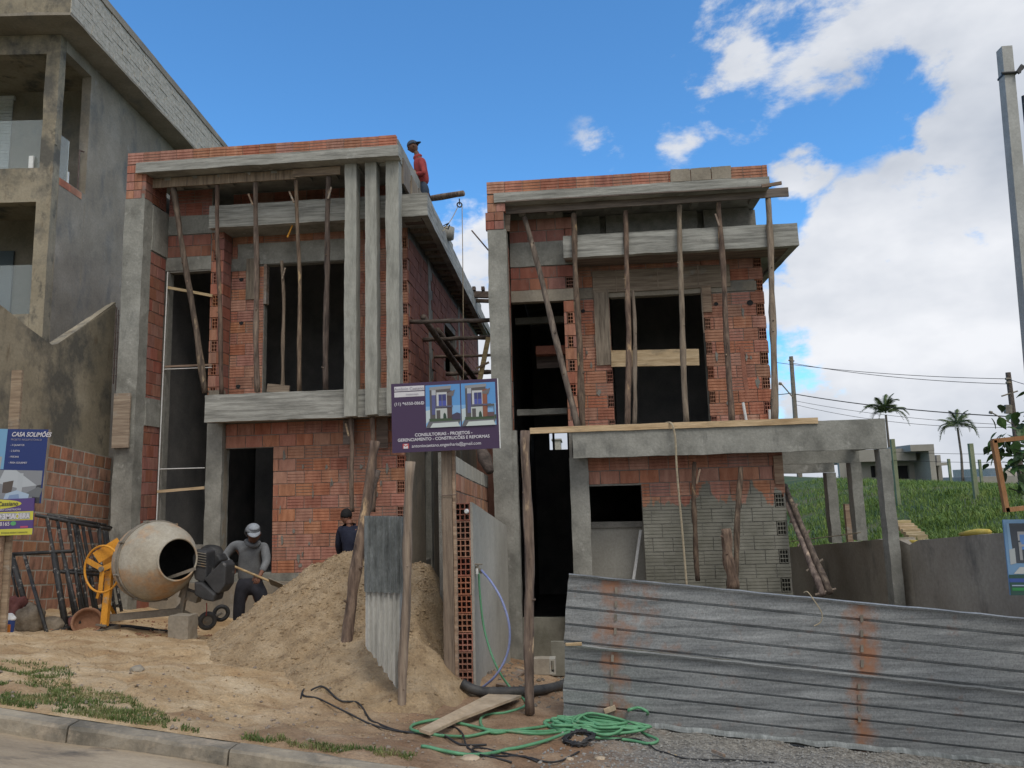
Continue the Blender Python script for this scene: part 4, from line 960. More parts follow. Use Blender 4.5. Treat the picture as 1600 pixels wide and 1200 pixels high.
plank('nailed_board', (261, 449), (332, 462), YW1 - .03, .045, .02, 'board_new', 'pale thin batten nailed slanting across the top of the stair window of the left house')
plank('crossbar', (258, 573), (331, 570), YW1 - .03, .03, .02, 'board', 'brown batten across the middle of the tall stair window, just above a thin white bar')
stick('crossbar', (257, 577), (331, 574), YW1 - .04, .008, 'white', 'thin white bar across the middle of the tall stair window', 'bar')
stick('crossbar', (250, 733), (320, 731), YW1 - .05, .008, 'white', 'thin pale bar across the lower part of the stair window beside the door column', 'bar')
plank('crossbar', (246, 768), (320, 762), YW1 - .06, .045, .02, 'board_new', 'pale batten across the lowest part of the stair window above the mixer')
stick('guide_profile', (262, 425), (243, 850), YW1 - .06, .009, 'white', 'thin white plumb strip running down the left edge of the tall stair window', 'strip')

# wooden props of the left house
G1 = 'wooden props under the top slab of the left house'
zl = 614
shored('wooden_prop', (321, 614), (270, 293), YLG + .22, YF + .25, .055, 'wood', 'slanting rough prop crossing the tall stair window of the left house', group=G1, bend=.05)
shored('wooden_prop', (347, 616), (339, 288), YLG + .12, YF + .25, .042, 'wood', 'split pale-edged prop standing at the left end of the balcony ledge', group=G1)
shored('wooden_prop', (402, 613), (400, 286), YLG + .12, YF + .25, .048, 'wood', 'dark prop standing left of the balcony opening of the left house', group=G1)
shored('wooden_prop', (441, 611), (441, 408), YU1 - .2, YU1 - .15, .034, 'wood_grey', 'short prop under the balcony lintel, standing deepest in the left opening', group=G1)
shored('wooden_prop', (468, 611), (463, 282), YLG + .12, YF + .25, .038, 'wood', 'thin wavy prop in the middle of the left balcony opening', group=G1)
shored('wooden_prop', (509, 609), (514, 276), YLG + .12, YF + .25, .052, 'wood', 'thick reddish prop standing just left of the three fins', group=G1)
shored('wooden_prop', (550, 800), (549, 652), 11.3, YLG + .1, .04, 'wood', 'round prop under the first fin in front of the ground floor wall', group=G1)
shored('wooden_prop', (583, 800), (581, 650), 11.3, YLG + .1, .045, 'wood', 'round prop under the second fin, behind the leaning log', group=G1)
plank('spreader_board', (418, 606), (452, 609), YLG + .05, .13, .03, 'board', 'small brown board lying on the balcony ledge between two props').rotation_euler.x = 0
stick('hanging_strap', (457, 352), (449, 371), YCN + .1, .014, 'yellow', 'short yellow strap hanging under the canopy beam', 'strap')

# ------------------------------------------------------------------ right house
h2 = thing('brick_house', (1.0, 11.0, -.9), 'right two-storey hollow-brick house under construction with grey slurry on its ground floor wall', 'house')
YB2, YG2, YC2, YU2, YF2, YR2 = 10.6, 11.0, 11.2, 11.8, 11.0, 11.5
# left column
ca, cb_ = X(765, 500, YF2), X(794.5, 500, YF2); zc2 = Zp(775, 359, YF2)
mb = MB(); mb.rbox(ca, cb_, YF2, YF2 + .28, -1.2, zc2, amp=.009, seg=.14); mb.build('column', 'concrete', h2)
mb = MB(); mb.rbox(X(800, 850, YF2) , X(812, 850, YF2), YF2 + .02, YF2 + .2, -1.2, Zp(800, 672, YF2), amp=.008, seg=.14); mb.build('column_casing', 'concrete', h2)
pier2 = core(h2, 'pier_wall', [(ca + .01, cb_ - .012, YF2 + .285, YR2 + .2, -1.2, zc2)])
lay(pier2, (cb_, YF2 + .29, 0), math.pi / 2, YR2 - YF2 - .3, Zp(800, 672, YF2), zc2 - .15, kind='flat', mat='brick_shaded', L=.2)
# fascia and parapet
gx0, gx1 = X(772, 310, YF2), X(1203, 285, YF2 - .03); gz0, gz1 = Zp(980, 304, YF2 - .03), Zp(980, 289, YF2 - .03)
mb = MB(); mb.rbox(gx0 + .0, gx1, YF2 - .03, YF2 + .16, gz0, gz1, amp=.006, seg=.12); mb.build('fascia_beam', 'beam', h2)
mb = MB(); mb.rbox(gx0, gx1 - .02, YF2 + .165, 21, gz0 + .012, gz1 - .01, amp=.004, seg=.6); mb.build('roof_slab', 'beam', h2)
qz1 = Zp(980, 270.5, YF2); qx0 = X(760.5, 300, YF2)
pw2 = core(h2, 'parapet_wall', [(qx0 + .02, gx1 - .03, YF2 + .01, YF2 + .09, gz1 + .003, qz1 - .012)])
def pk(r, rows, a): return 'groove'
lay(pw2, (qx0, YF2, 0), 0, gx1 - qx0 - .01, gz1 + .006, qz1, L=.275, pz=qz1 - gz1, gap=.008)
gxa, gxb = X(1047, 275, YF2), X(1143, 275, YF2)
for i in range(3):
    d_ = (gxb - gxa) / 3; mb = MB(); mb.rbox(gxa + d_ * i + .006, gxa + d_ * (i + 1) - .006, YF2 - .022, YF2 + .0, gz1 + .01, qz1 + .004, amp=.006, seg=.08); mb.build('mortared_block', 'plaster', h2)
cw2 = core(h2, 'corner_wall', [(qx0 + .01, cb_ - .03, YF2 + .012, YF2 + .5, zc2 + .004, gz1)])
hh = (gz1 - zc2 - .01) / 4
for r in range(4):
    for c_ in range(2): one_brick(cw2, 'flat', 'brick_shaded' if r < 2 else 'brick', (qx0 + .145 * c_ - (.03 if r < 2 else 0), YF2 - (.01 if r < 2 else 0) - (0.024 if c_ and r == 3 else 0), zc2 + .006 + hh * r), 0, .138, (hh - .012) / .188)
for i in range(9):
    xj = gx0 + .35 + i * .46; mb = MB(); mb.box(xj, xj + .11, YF2 + .2, YF2 + .6, gz0 - .045, gz0 + .01); mb.build('joist', 'beam', h2)
plank('soffit_board', (790, 328), (1232, 300), YF2 + .17, .145, .025, 'board_dark', 'long dark form board sticking out past the right end of the right house roof')
plank('soffit_board', (1190, 291), (1221, 286), YF2 - .1, .05, .03, 'board', 'short batten end poking out at the upper right corner of the right house')
plank('edge_board', (790, 315), (1205, 291), YF2 - .045, .02, .02, 'board_dark', 'thin batten along the lower edge of the fascia of the right house')
plank('soffit_board', (789, 348), (797, 348), YF2 + .2, .28, .03, 'board', 'short upright board at the left end under the roof of the right house')
# canopy
dx0_, dx1_ = X(880, 388, YC2), X(1247, 365, YC2); dz0, dz1 = Zp(1060, 393, YC2), Zp(1060, 358.5, YC2)
mb = MB(); mb.rbox(dx0_, dx1_, YC2, YC2 + .12, dz0, dz1, amp=.007, seg=.12); mb.build('canopy_beam', 'beam', h2)
mb = MB(); mb.rbox(dx0_ + .02, dx1_ - .125, YC2 + .125, YU2 - .003, dz0 + .01, dz0 + .13, amp=.004); mb.build('canopy_slab', 'board_dark', h2)
XR2 = X(1196, 480, YU2)
mb = MB(); mb.rbox(dx1_ - .12, dx1_ - .001, YC2 + .125, 20.5, dz0, dz1, amp=.006, seg=.3); mb.build('canopy_edge', 'beam', h2)
mb = MB(); mb.rbox(XR2 + .003, dx1_ - .125, YU2, 20.4, dz0 + .04, dz0 + .15, amp=.004, seg=.6); mb.build('canopy_slab', 'concrete', h2)
# recessed left part: lintel, window void
wtop2 = gz0 - .003
vx0, vx1 = X(803, 560, YR2), X(884, 560, YR2); vzt = Zp(845, 471, YR2); vlt = Zp(845, 453, YR2); jb1 = X(906, 560, YR2)
rz0, rz1 = Zp(850, 415, YR2), Zp(850, 378, YR2)
rw2 = ncore(h2, 'recessed_wall', cb_ + .01, jb1 - .01, YR2, .15, -1.2, wtop2, [(vx0 - .05, vx1, Zp(850, 967, YR2), vzt), (vx0 - .05, jb1, vzt, vlt), (cb_, jb1, rz0, rz1)], [(vx1 + .045, jb1 - .02)])
mb = MB(); mb.rbox(cb_ + .012, jb1, YR2 - .005, YR2 + .14, vzt + .003, vlt, amp=.005); mb.build('lintel', 'plaster', h2)
mb = MB(); mb.rbox(cb_ + .012, jb1, YR2 - .015, YR2 + .14, rz0, rz1, amp=.007); mb.build('ring_beam', 'concrete', h2)
x0 = cb_ + .014
lay(rw2, (x0, YR2, 0), 0, jb1 - x0, vlt + .004, rz0, kind='flat', mat='brick_shaded', corners=[(jb1 - x0 - .17, jb1 - x0 - .05, 0)])
lay(rw2, (x0, YR2, 0), 0, jb1 - x0, rz1 + .004, wtop2, kind='flat', mat='brick_shaded')
lz2 = Zp(900, 668, YB2)
lay(rw2, (vx1, YR2, 0), 0, jb1 - vx1, lz2, vzt, kind='flat', mat='brick', L=.6, corners=[(.05, jb1 - vx1 - .025, 1)])
lay(rw2, (jb1, YR2, 0), math.pi / 2, YU2 - YR2 - .01, lz2, vlt, kind='flat', mat='brick', L=.6)
lwz = Zp(850, 966, YR2)
x0_, x1_ = X(803, 980, YR2), X(893, 980, YR2)
mb = MB(); mb.rbox(x0_ - .2, x1_, YR2 - .08, YR2 - .002, -1.3, lwz + .02, amp=.006, seg=.15); mb.build('sill_wall', 'slurry', h2)
# upper wall
BX0 = jb1 + .006; wx0, wx1 = X(957, 560, YU2), X(1106, 590, YU2); wzt = Zp(1030, 462, YU2); wlt = Zp(1030, 446, YU2)
uw2 = ncore(h2, 'upper_wall', BX0, XR2 - .01, YU2, .15, lz2 - .02, wtop2, [(wx0, wx1, lz2 - .2, wzt), (X(905, 470, YU2), X(1182, 470, YU2), wzt + .01, wlt)], [(wx0 - .105, wx0 - .001), (wx1 + .001, wx1 + .105), (XR2 - .14, XR2 - .009)])
mb = MB(); mb.rbox(X(905, 470, YU2), X(1182, 450, YU2), YU2 - .004, YU2 + .14, wzt + .012, wlt - .002, amp=.005); mb.build('lintel', 'plaster', h2)
lay(uw2, (BX0, YU2, 0), 0, XR2 - BX0, lz2 + .01, dz0 + .06, L=.285, openings=[(wx0 - BX0, wx1 - BX0, lz2 - .1, wzt), (-1, X(1182, 450, YU2) - BX0, wzt - .02, wlt + .02)],
    corners=[(wx0 - BX0 - .10, wx0 - BX0 - .005, 0), (wx1 - BX0 + .01, wx1 - BX0 + .10, 0), (XR2 - BX0 - .135, XR2 - BX0 - .012, 1)], off=.1, jit=.007)

for (a, b_, mt, nm) in (((925, 424), (1142, 447), 'board', 'lintel_form_board'), ((927, 452), (956, 570), 'wood_grey', 'side_form_board'), ((1096, 447), (1113, 487), 'board', 'side_form_board')):
    q0, q1, q2, q3 = PB(YU2 - .035, a, b_); mb = MB(); mb.rbox(q0, q1, YU2 - .035, YU2 - .009, q2, q3, amp=.004, seg=.12); mb.build(nm, mt, h2)
q0, q1, q2, q3 = PB(YU2 - .04, (1097, 487), (1101, 520)); mb = MB(); mb.box(q0, q1, YU2 - .045, YU2 - .037, q2, Zp(1100, 450, YU2)); mb.build('batten', 'wood_grey', h2)
rr = random.Random(14); sm = MB()
for i in range(34):
    x = rr.uniform(BX0 + .05, XR2 - .2); z = rr.uniform(lz2 + .2, dz0 - .35); n_ = 9; rx, rz = rr.uniform(.012, .035), rr.uniform(.04, .10)
    if wx0 - .14 < x < wx1 + .14: continue
    sm.prism([Vector((x + math.cos(k * 6.283 / n_) * rx * rr.uniform(.5, 1.2), YU2 - .010, z + math.sin(k * 6.283 / n_) * rz * rr.uniform(.5, 1.2))) for k in range(n_)], (0, .013, 0))
sm.build('mortar_smears', 'mortar', h2)['kind'] = 'stuff'
# chase cut into the right-hand bricks, black discs as drain-hole shade, white conduits
ch = MB(); pp = [W(1159, 540, YU2 - .004), W(1164, 590, YU2 - .004), W(1169, 622, YU2 - .004), W(1178, 625, YU2 - .004)]
pl = []; wd = .033
for i, p in enumerate(pp[:3]): pl.append(p + Vector((-wd, 0, 0)))
pl2 = [p + Vector((wd, 0, 0)) for p in reversed(pp[:3])]
ch.prism(pl + pl2, (0, .003, 0)); ch.build('cut_chase', 'brick_shaded', h2)
for (px, py, r) in ((1172, 473, .05), (1119, 475, .035), (911, 486, .035)):
    p = W(px, py, YU2 - .008); mb = MB(); mb.prism([p + Vector((math.cos(a) * r, 0, -math.sin(a) * r * .9)) for a in [i * .5236 for i in range(12)]], (0, .003, 0)); mb.build('drain_shade_disc', 'dark', h2)
mb = MB(); mb.tube([W(1161, 629, YU2 - .05), W(1166, 657, YU2 - .06)], .022); mb.build('conduit', 'white', h2)
mb = MB(); mb.tube([W(1202, 640, YU2 - .05), W(1203, 655, YU2 - .05)], .02); mb.build('conduit', 'white', h2)
# thin rods hanging from the slabs
for (x_, y0_, y1_) in ((962, 422, 455), (1027, 418, 448), (1090, 414, 446)):
    mb = MB(); mb.tube([W(x_, y0_, YU2 - .15), W(x_ + 1, y1_, YU2 - .15)], .008, 5); mb.build('tie_rod', 'wood_grey', h2)
# balcony beam running on into the portico
bx0, bx1 = X(895, 693, YB2), X(1385, 680, YB2); bz0, bz1 = Zp(1060, 711, YB2), Zp(1060, 665, YB2)
mb = MB(); mb.rbox(bx0, bx1, YB2, YB2 + .16, bz0, bz1, amp=.007, seg=.12); mb.build('balcony_beam', 'concrete', h2)
mb = MB(); mb.rbox(bx0 + .02, X(1226, 700, YG2), YB2 + .165, YU2 - .003, bz0 + .03, bz1 - .05, amp=.004, seg=.4); mb.build('balcony_slab', 'concrete', h2)
mb = MB(); mb.rbox(jb1 + .02, XR2 - .15, YU2 + .2, 20, bz0 + .05, bz1 - .03, amp=.004, seg=.9); mb.build('floor_slab', 'concrete', h2)
plank('edge_plank', (828, 673), (1278, 657), YB2 - .015, .085, .025, 'board_new', 'long thin plank on edge along the top of the right balcony beam', 'board')
# ground floor of the right house
kx0, kx1 = X(892, 780, YG2 - .06), X(921, 780, YG2 - .06)
mb = MB(); mb.rbox(kx0, kx1, YG2 - .06, YG2 + .2, -1.4, bz0 + .025, amp=.008, seg=.13); mb.build('column', 'concrete', h2)
wgx0, wgx1 = X(922, 790, YG2), X(1004, 790, YG2); wgt = Zp(960, 759, YG2); wgb = Zp(960, 1000, YG2); XG2 = X(1229, 780, YG2)
gw2 = ncore(h2, 'ground_floor_wall', kx1 + .003, XG2 - .012, YG2, .15, -1.6, bz0 + .025, [(wgx0, wgx1, wgb, wgt)], [(XG2 - .165, XG2 - .028)])
x0 = kx1 + .005
lay(gw2, (x0, YG2, 0), 0, XG2 - x0, -1.35, bz0 + .02, L=.275, mat='slurry', kindfn=lambda r, rows, a: 'flat' if r == rows - 2 else 'groove', openings=[(wgx0 - x0, wgx1 - x0, wgb, wgt)], corners=[(XG2 - x0 - .16, XG2 - x0 - .03, 1)], off=.03, jit=.005)
q0, q1, q2, q3 = PB(YG2 - .04, (1208, 712), (1226, 756)); mb = MB(); mb.rbox(q0, q1, YG2 - .04, YG2 - .01, q2, q3, amp=.004); mb.build('form_board', 'board', h2)
# pale panel and sill inside the window
mb = MB(); mb.rbox(wgx0 - .05, wgx1 + .05, YG2 + .5, YG2 + .54, -1.2, Zp(960, 824, YG2 + .5), amp=.002); mb.build('inner_panel', 'plaster_new', h2)
mb = MB(); mb.rbox(wgx0 - .05, wgx1 + .05, YG2 + .46, YG2 + .56, Zp(960, 824, YG2 + .5), Zp(960, 815, YG2 + .5), amp=.005); mb.build('inner_ledge', 'mortar', h2)
plank('leaning_batten', (1001, 828), (990, 905), YG2 + .3, .04, .02, 'white', 'pale grey batten leaning inside the ground floor window of the right house')
# side wall, back, floor
mb = MB(); mb.rbox(XR2 - .15, XR2 - .012, YU2 + .155, 20, bz1, wtop2, seg=.8, amp=.003); mb.build('side_wall', 'mortar', h2)
mb = MB(); mb.rbox(XG2 - .15, XG2 - .004, YG2 + .155, 20, -1.6, bz1, seg=.8, amp=.004); mb.build('side_wall', 'slurry', h2)
sb_ = MB()
for r in range(int((dz0 - bz1) / .2)):
    y = YU2 + .02 + (.15 if r % 2 else 0)
    while y < 19.8: sb_.box(XR2 - .05, XR2 + rr.uniform(-.004, .006), y, y + .285, bz1 + .2 * r, bz1 + .2 * r + .188); y += .297
sb_.build('side_bricks', 'brick_shaded', h2)['kind'] = 'stuff'
hx0, hx1, hz0, hz1 = PB(20, (858, 677), (887, 702))
mb = MB()
for bx in cuts_wall(ca, XR2, 20.01, 20.15, -1.6, wtop2, [(hx0, hx1, hz0, hz1)]): mb.rbox(*bx, seg=1, amp=.002)
mb.build('rear_wall', 'inner', h2)
mb = MB(); xx = hx0 + (hx1 - hx0) * .17; mb.box(xx, xx + .06, 20.0, 20.1, hz0, hz1); mb.build('window_mullion', 'board_dark', h2)
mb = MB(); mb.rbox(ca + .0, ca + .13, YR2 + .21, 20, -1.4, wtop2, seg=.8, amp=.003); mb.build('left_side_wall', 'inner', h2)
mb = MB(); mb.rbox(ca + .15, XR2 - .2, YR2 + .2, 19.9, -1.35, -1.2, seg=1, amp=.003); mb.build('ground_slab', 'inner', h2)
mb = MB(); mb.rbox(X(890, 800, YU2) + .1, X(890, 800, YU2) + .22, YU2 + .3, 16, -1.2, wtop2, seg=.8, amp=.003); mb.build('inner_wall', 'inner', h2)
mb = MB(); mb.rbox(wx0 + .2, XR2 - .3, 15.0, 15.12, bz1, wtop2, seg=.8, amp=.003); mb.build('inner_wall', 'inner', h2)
# ledges seen inside the stair void
q0, q1, q2, q3 = PB(12.6, (837, 541), (884, 552)); mb = MB(); mb.rbox(q0, q1, 12.6, 12.8, q2, q3); mb.build('landing_edge', 'brick', h2)
q0, q1, q2, q3 = PB(12.9, (838, 556), (884, 574)); mb = MB(); mb.rbox(q0, q1, 12.9, 12.93, q2, q3); mb.build('landing_board', 'board_dark', h2)
q0, q1, q2, q3 = PB(12.4, (808, 640), (886, 646)); mb = MB(); mb.rbox(q0, q1, 12.4, 12.6, q2, q3); mb.build('landing_beam', 'concrete', h2)
q0, q1, q2, q3 = PB(12.5, (805, 497), (882, 503)); mb = MB(); mb.rbox(q0, q1, 12.5, 12.6, q2, q3); mb.build('landing_beam', 'concrete', h2)
# portico frames (front column, then two more frames behind)
def frame(pxr, pyt, pyb, pyt_beam_bot, Y, pxl_col, x_left, nm):
    zt_ = Zp(pxr, pyt, Y); zb_ = Zp(pxr, pyt_beam_bot, Y); xr_ = X(pxr, pyt + 20, Y); xl_ = X(pxl_col, pyt + 20, Y)
    if nm: mb = MB(); mb.rbox(x_left, xr_, Y + .002, Y + .14, zb_, zt_, amp=.006, seg=.15); mb.build('portico_beam', 'concrete', h2)
    mb = MB(); mb.rbox(xl_, xr_ + .01, Y - .012, Y + .18, (wall_top(Y) + .10 if Y > 11 else -1.4), zb_ - .003, amp=.007, seg=.14); mb.build('portico_column', 'concrete', h2)
frame(1387, 660, 840, 701, YB2, 1371.5, 0, False)
frame(1342, 690, 830, 722, 11.75, 1327, XG2 + .01, True)
frame(1304, 712, 835, 738, 12.75, 1290, XG2 + .01, True)
for (ya, yb_) in ((YB2 + .19, 11.72), (11.94, 12.72)):
    za_ = bz0 + .02; mb = MB(); mb.rbox(X(1373, 690, YB2) + .03, X(1387, 690, YB2) - .005, ya, yb_, za_ - .0, za_ + .22, amp=.005); mb.build('portico_side_beam', 'concrete', h2)

# wooden props of the right house
G2 = 'wooden props of the right house'
shored('wooden_prop', (903, 672), (820, 340), YB2 + .12, YF2 + .21, .052, 'wood', 'slanting prop crossing the stair void of the right house', group=G2, bend=.04)
shored('wooden_prop', (911, 672), (896, 334), YB2 + .14, YF2 + .21, .055, 'wood', 'dark prop meeting the foot of the slanting one on the right house', group=G2)
shored('wooden_prop', (981, 670), (977, 330), YB2 + .12, YF2 + .21, .048, 'wood', 'prop with a pale split streak standing at the left side of the right house window', group=G2)
shored('wooden_prop', (991, 664), (989, 455), YU2 - .25, YU2 - .2, .038, 'wood_grey', 'short grey prop just behind the split-streak prop under the lintel', group=G2)
shored('wooden_prop', (1073, 664), (1062, 322), YB2 + .12, YF2 + .21, .048, 'wood_grey', 'knotty grey prop in the right half of the right house window', group=G2)
shored('wooden_prop', (1143, 662), (1123, 318), YB2 + .12, YF2 + .21, .05, 'wood', 'straight reddish prop in front of the bricks right of the window', group=G2)
shored('wooden_prop', (1210, 662), (1200, 310), YB2 + .12, YF2 + .21, .055, 'wood_grey', 'prop at the right corner of the right house under the board end', group=G2)
plank('cross_plank', (955, 560.5), (1092, 558), YU2 - .06, .265, .025, 'board_new', 'wide pale pine plank nailed across the upper window of the right house')
shored('wooden_prop', (1091, 908), (1085, 722), 10.55, 10.75, .038, 'wood', 'round prop under the balcony beam beside the hanging rope', group=G2)
shored('wooden_prop', (1148, 908), (1157, 730), 10.5, 10.75, .045, 'wood', 'prop behind the broken stump under the right balcony beam', group=G2)
st = shored('broken_stump', (1146, 920), (1134, 826), 10.2, 10.25, .085, 'wood', 'broken peeling tree stump standing against the slurry-covered wall', 'stump', bend=.02, n=6, r1=.06)
# leaning pair of poles like a rough ladder
lad = thing('rough_ladder', tuple(W(1297, 925, 10.0)), 'rough wooden ladder of two poles leaning against the right side of the right house', 'ladder')
for (a, b_) in (((1297, 927), (1226, 758)), ((1286, 930), (1224, 772))):
    p, q = W(*a, 10.0), W(*b_, 11.2); mb = MB(); mb.tube([p + (q - p) * i / 8 + noise.noise_vector(p * i) * .012 for i in range(9)], [.045 - .001 * i for i in range(9)], 8, wob=.3); mb.build('rail', 'wood', lad, smooth=True)
for t_ in (.02, .25, .5, .75):
    a = W(1286, 930, 10.0).lerp(W(1224, 772, 11.2), t_); b_ = W(1297, 927, 10.0).lerp(W(1226, 758, 11.2), t_); e = (b_ - a).normalized() * .09; mb = MB(); mb.tube([a - e, b_ + e], .017, 6); mb.build('rung', 'wood_grey', lad)
# rope over the balcony beam
def curve_tube(pts, r, n=6, sub=6, clamp=False):
    pts = [Vector(p) for p in pts]; out = []
    for i in range(len(pts) - 1):
        p0, p1, p2, p3 = pts[max(i - 1, 0)], pts[i], pts[i + 1], pts[min(i + 2, len(pts) - 1)]
        for k in range(sub):
            t = k / sub; out.append(.5 * ((2 * p1) + (p2 - p0) * t + (2 * p0 - 5 * p1 + 4 * p2 - p3) * t * t + (3 * p1 - 3 * p2 + p3 - p0) * t ** 3))
    out.append(pts[-1])
    if clamp:
        for q in out: q.z = max(q.z, max(gz(q.x, q.y), sand_h(q.x, q.y)) + r * .8)
        for _ in range(3):
            zz = [q.z for q in out]
            for i in range(1, len(out) - 1): out[i].z = max((zz[i - 1] + zz[i] + zz[i + 1]) / 3, max(gz(out[i].x, out[i].y), sand_h(out[i].x, out[i].y)) + r * .3)
    mb = MB(); mb.tube(out, r, n); return mb
tag(curve_tube([W(1030, 668, 10.8), W(1041, 661, 10.65), W(1050, 663, 10.52), W(1055, 685, 10.5), W(1058, 740, 10.52), W(1066, 830, 10.55), W(1073, 915, 10.5)], .015).build('hanging_rope', 'rope'),
    'beige rope hanging over the balcony beam of the right house', 'rope')

# ------------------------------------------------------------------ between the houses
GL = 'scaffold logs spanning between the two houses'
for i, (a, b_, Y, r, lab) in enumerate([((641, 503), (768, 500), 12.1, .038, 'highest round scaffold log spanning between the two houses'), ((659, 531), (770, 527), 13.2, .038, 'second scaffold log down, spanning between the two houses'),
        ((678, 558), (770, 555), 14.2, .028, 'third, thinner scaffold log down between the two houses'), ((696, 585), (770, 581), 15.2, .045, 'lowest dark scaffold log between the two houses, just above the purple sign')]):
    p, q = W(*a, Y), W(*b_, Y); t_ = thing('scaffold_log', tuple(p), lab, 'log', GL)
    mb = MB(); mb.tube([p + (q - p) * k / 8 + noise.noise_vector(p + Vector((k, 0, 0))) * .012 for k in range(9)], [r * (1 + .1 * math.sin(k * 2)) for k in range(9)], 9, wob=.2); mb.build('trunk', 'wood_dark', t_, smooth=True)
for (a, b_, Y0, Y1, lab) in (((661, 495), (733, 600), 12.3, 14.6, 'dark diagonal brace log crossing the scaffold logs nearest the left house'), ((683, 515), (752, 605), 13.4, 15.6, 'dark diagonal brace log deeper between the houses')):
    p, q = W(*a, Y0), W(*b_, Y1); t_ = thing('brace_log', tuple(p), lab, 'log'); mb = MB(); mb.tube([p.lerp(q, k / 6) for k in range(7)], .055, 8, wob=.2); mb.build('trunk', 'wood_dark', t_, smooth=True)
plank('pale_plank', (748, 602), (763, 527), 12.6, .085, .03, 'board_new', 'pale new plank standing slanted between the houses behind the purple sign')
plank('cross_stick', (744, 576), (764, 566), 12.55, .035, .03, 'board', 'short stick nailed across the pale slanted plank')
for (y0, y1, Y, nm) in ((455, 465, 18, 'upper'), (467, 472, 18.3, 'lower')):
    plank('roof_timber', (727, (y0 + y1) / 2), (772, (y0 + y1) / 2 + 1), Y, (y1 - y0) / 1150 * Y, .12, 'wood_dark', f'{nm} dark roof timber crossing the gap high between the houses')
for i in range(2):
    p = W(741 + 14 * i, 452, 18); t_ = MB(); t_.box(p.x - .04, p.x + .04, 17.9, 18.05, p.z - .04, p.z + .05); tag(t_.build('timber_block', 'wood_dark'), ('left' if i == 0 else 'right') + ' small block sitting on the upper roof timber between the houses', 'block')
p0, p1 = W(708, 640, 15.5), W(768, 640, 15.5)
mb = MB(); mb.rbox(p0.x - .8, p1.x + .5, 20.2, 20.35, -1.4, 4.2, seg=1); tag(mb.build('rear_passage_wall', 'brick_shaded'), 'dark red brick wall closing the passage between the two houses', 'wall')

# divider walls between the lots
dv = thing('divider_wall', (-1.1, 7.1, -.2), 'hollow-block divider wall with open block ends in front and fresh render on its right face', 'wall')
XD = W(738, 900, 7.1).x; wD = abs(W(712.5, 900, 7.1).x - XD); zTd = Zp(725, 785, 7.1); zBd = Zp(738, 1078, 7.1); yBk = 10.5; zBk = WX(790, 822, XD).z
vs = [(XD - .001, 7.14, -.6), (XD - .001, yBk, -1.2), (XD - .001, yBk, zBk), (XD - .001, 7.14, zTd)]
mb = MB(); ys = frange(7.12, yBk, .2); vs = []
for y in ys:
    t_ = (y - 7.12) / (yBk - 7.12); zt_ = zTd + (zBk - zTd) * t_
    for k in range(6): vs.append((XD + .012 + .003 * noise.noise(Vector((y * 2, k, 5))), y, -1.2 + (zt_ + 1.2) * k / 5))
    vs += [(XD - .012, y, zt_), (XD - .012, y, -1.2)]
n = 8; fs = [(i * n + j, i * n + (j + 1) % n, i * n + n + (j + 1) % n, i * n + n + j) for i in range(len(ys) - 1) for j in range(n)] + [tuple(range(n)), tuple(reversed(range(len(vs) - n, len(vs))))]
mb.add(vs, fs); mb.build('render_coat', 'plaster_new', dv, fix=True)
mb = MB(); mb.prism([(XD - .013, 7.22, -.8), (XD - .013, yBk, -1.3), (XD - .013, yBk, zBk - .01), (XD - .013, 7.22, zTd - .01)], (-wD + .02, 0, 0)); dvc = mb.build('block_core', 'mortar', dv, fix=True)
nb_ = 10; hb = (zTd - zBd) / nb_
for r in range(nb_):
    one_brick(dvc, 'hole', 'brick', (XD - wD + random.uniform(-.004, .004), 7.1 + random.uniform(-.006, .01), zBd + hb * r), 0, wD - .012, (hb - .008) / .188)
one_brick(dvc, 'hole', 'brick', (XD - wD, 7.1, zBd - hb), 0, wD - .012, (hb - .008) / .188)
p = W(729, 799, 7.08); mb = MB(); mb.lathe([(-.02, .0), (-.02, .018), (0, .024), (.03, .016), (.03, .0)], p, (0, -1, 0), 12); mb.build('plaster_blob', 'white', dv)
# brick wall stepping up behind it
XE = -1.36; ya0, ya1 = 7.9, 11.3; za0 = WX(703, 705, XE).z; za1 = WX(769, 743, XE).z; sl2 = (za1 - za0) / (ya1 - ya0)
dw = thing('divider_wall', (XE, 8, 0), 'higher brick divider wall with grey mortar runs, behind the sign post', 'wall')
mb = MB(); mb.prism([(XE - .01, ya0, -.8), (XE - .01, ya1, -.8), (XE - .01, ya1, za1 - .01), (XE - .01, ya0, za0 - .01)], (-.12, 0, 0)); dwc = mb.build('mortar', 'mortar', dw, fix=True)
for r in range(8):
    z0 = za0 - .2 * (r + 1); lay(dwc, (XE, ya0, 0), math.pi / 2, ya1 - ya0, z0, z0 + .2, mat='brick_old' if r else 'plaster_new', kind='flat', L=.28, off=.14 * (r % 2), tilt=math.atan(sl2), gap=.014)

# ------------------------------------------------------------------ sand heap
def sand_h(x, y):
    h = -1e9
    for (cx, cy, top, k, r0) in ((-2.62, 8.35, .95, .64, .10), (-2.35, 8.3, .90, .62, .1), (-1.75, 8.1, .80, .66, .10), (-1.55, 7.2, .30, .5, .1), (-2.1, 7.2, .32, .5, .15), (-3.0, 7.6, .35, .45, .1)):
        d = math.hypot(x - cx, y - cy); d = math.sqrt(d * d + r0 * r0) - r0
        h = max(h, top - k * d)
    h -= max(0, x + 1.62 - .30 * max(0, 7.3 - y)) * (1.3 if y > 7 else .55)
    h += .045 * fbm(x, y, 1.6, 3) + .036 * fbm(x, y, 5, 4) + .030 * abs(noise.noise(Vector((x * 13, y * 13, 1)))) - .02 * abs(noise.noise(Vector((x * 3.1, y * 3.1, 8))))
    return h
vs = []; xs = frange(-5.2, .2, .04); ys = frange(5.4, 11.2, .04); nx = len(xs)
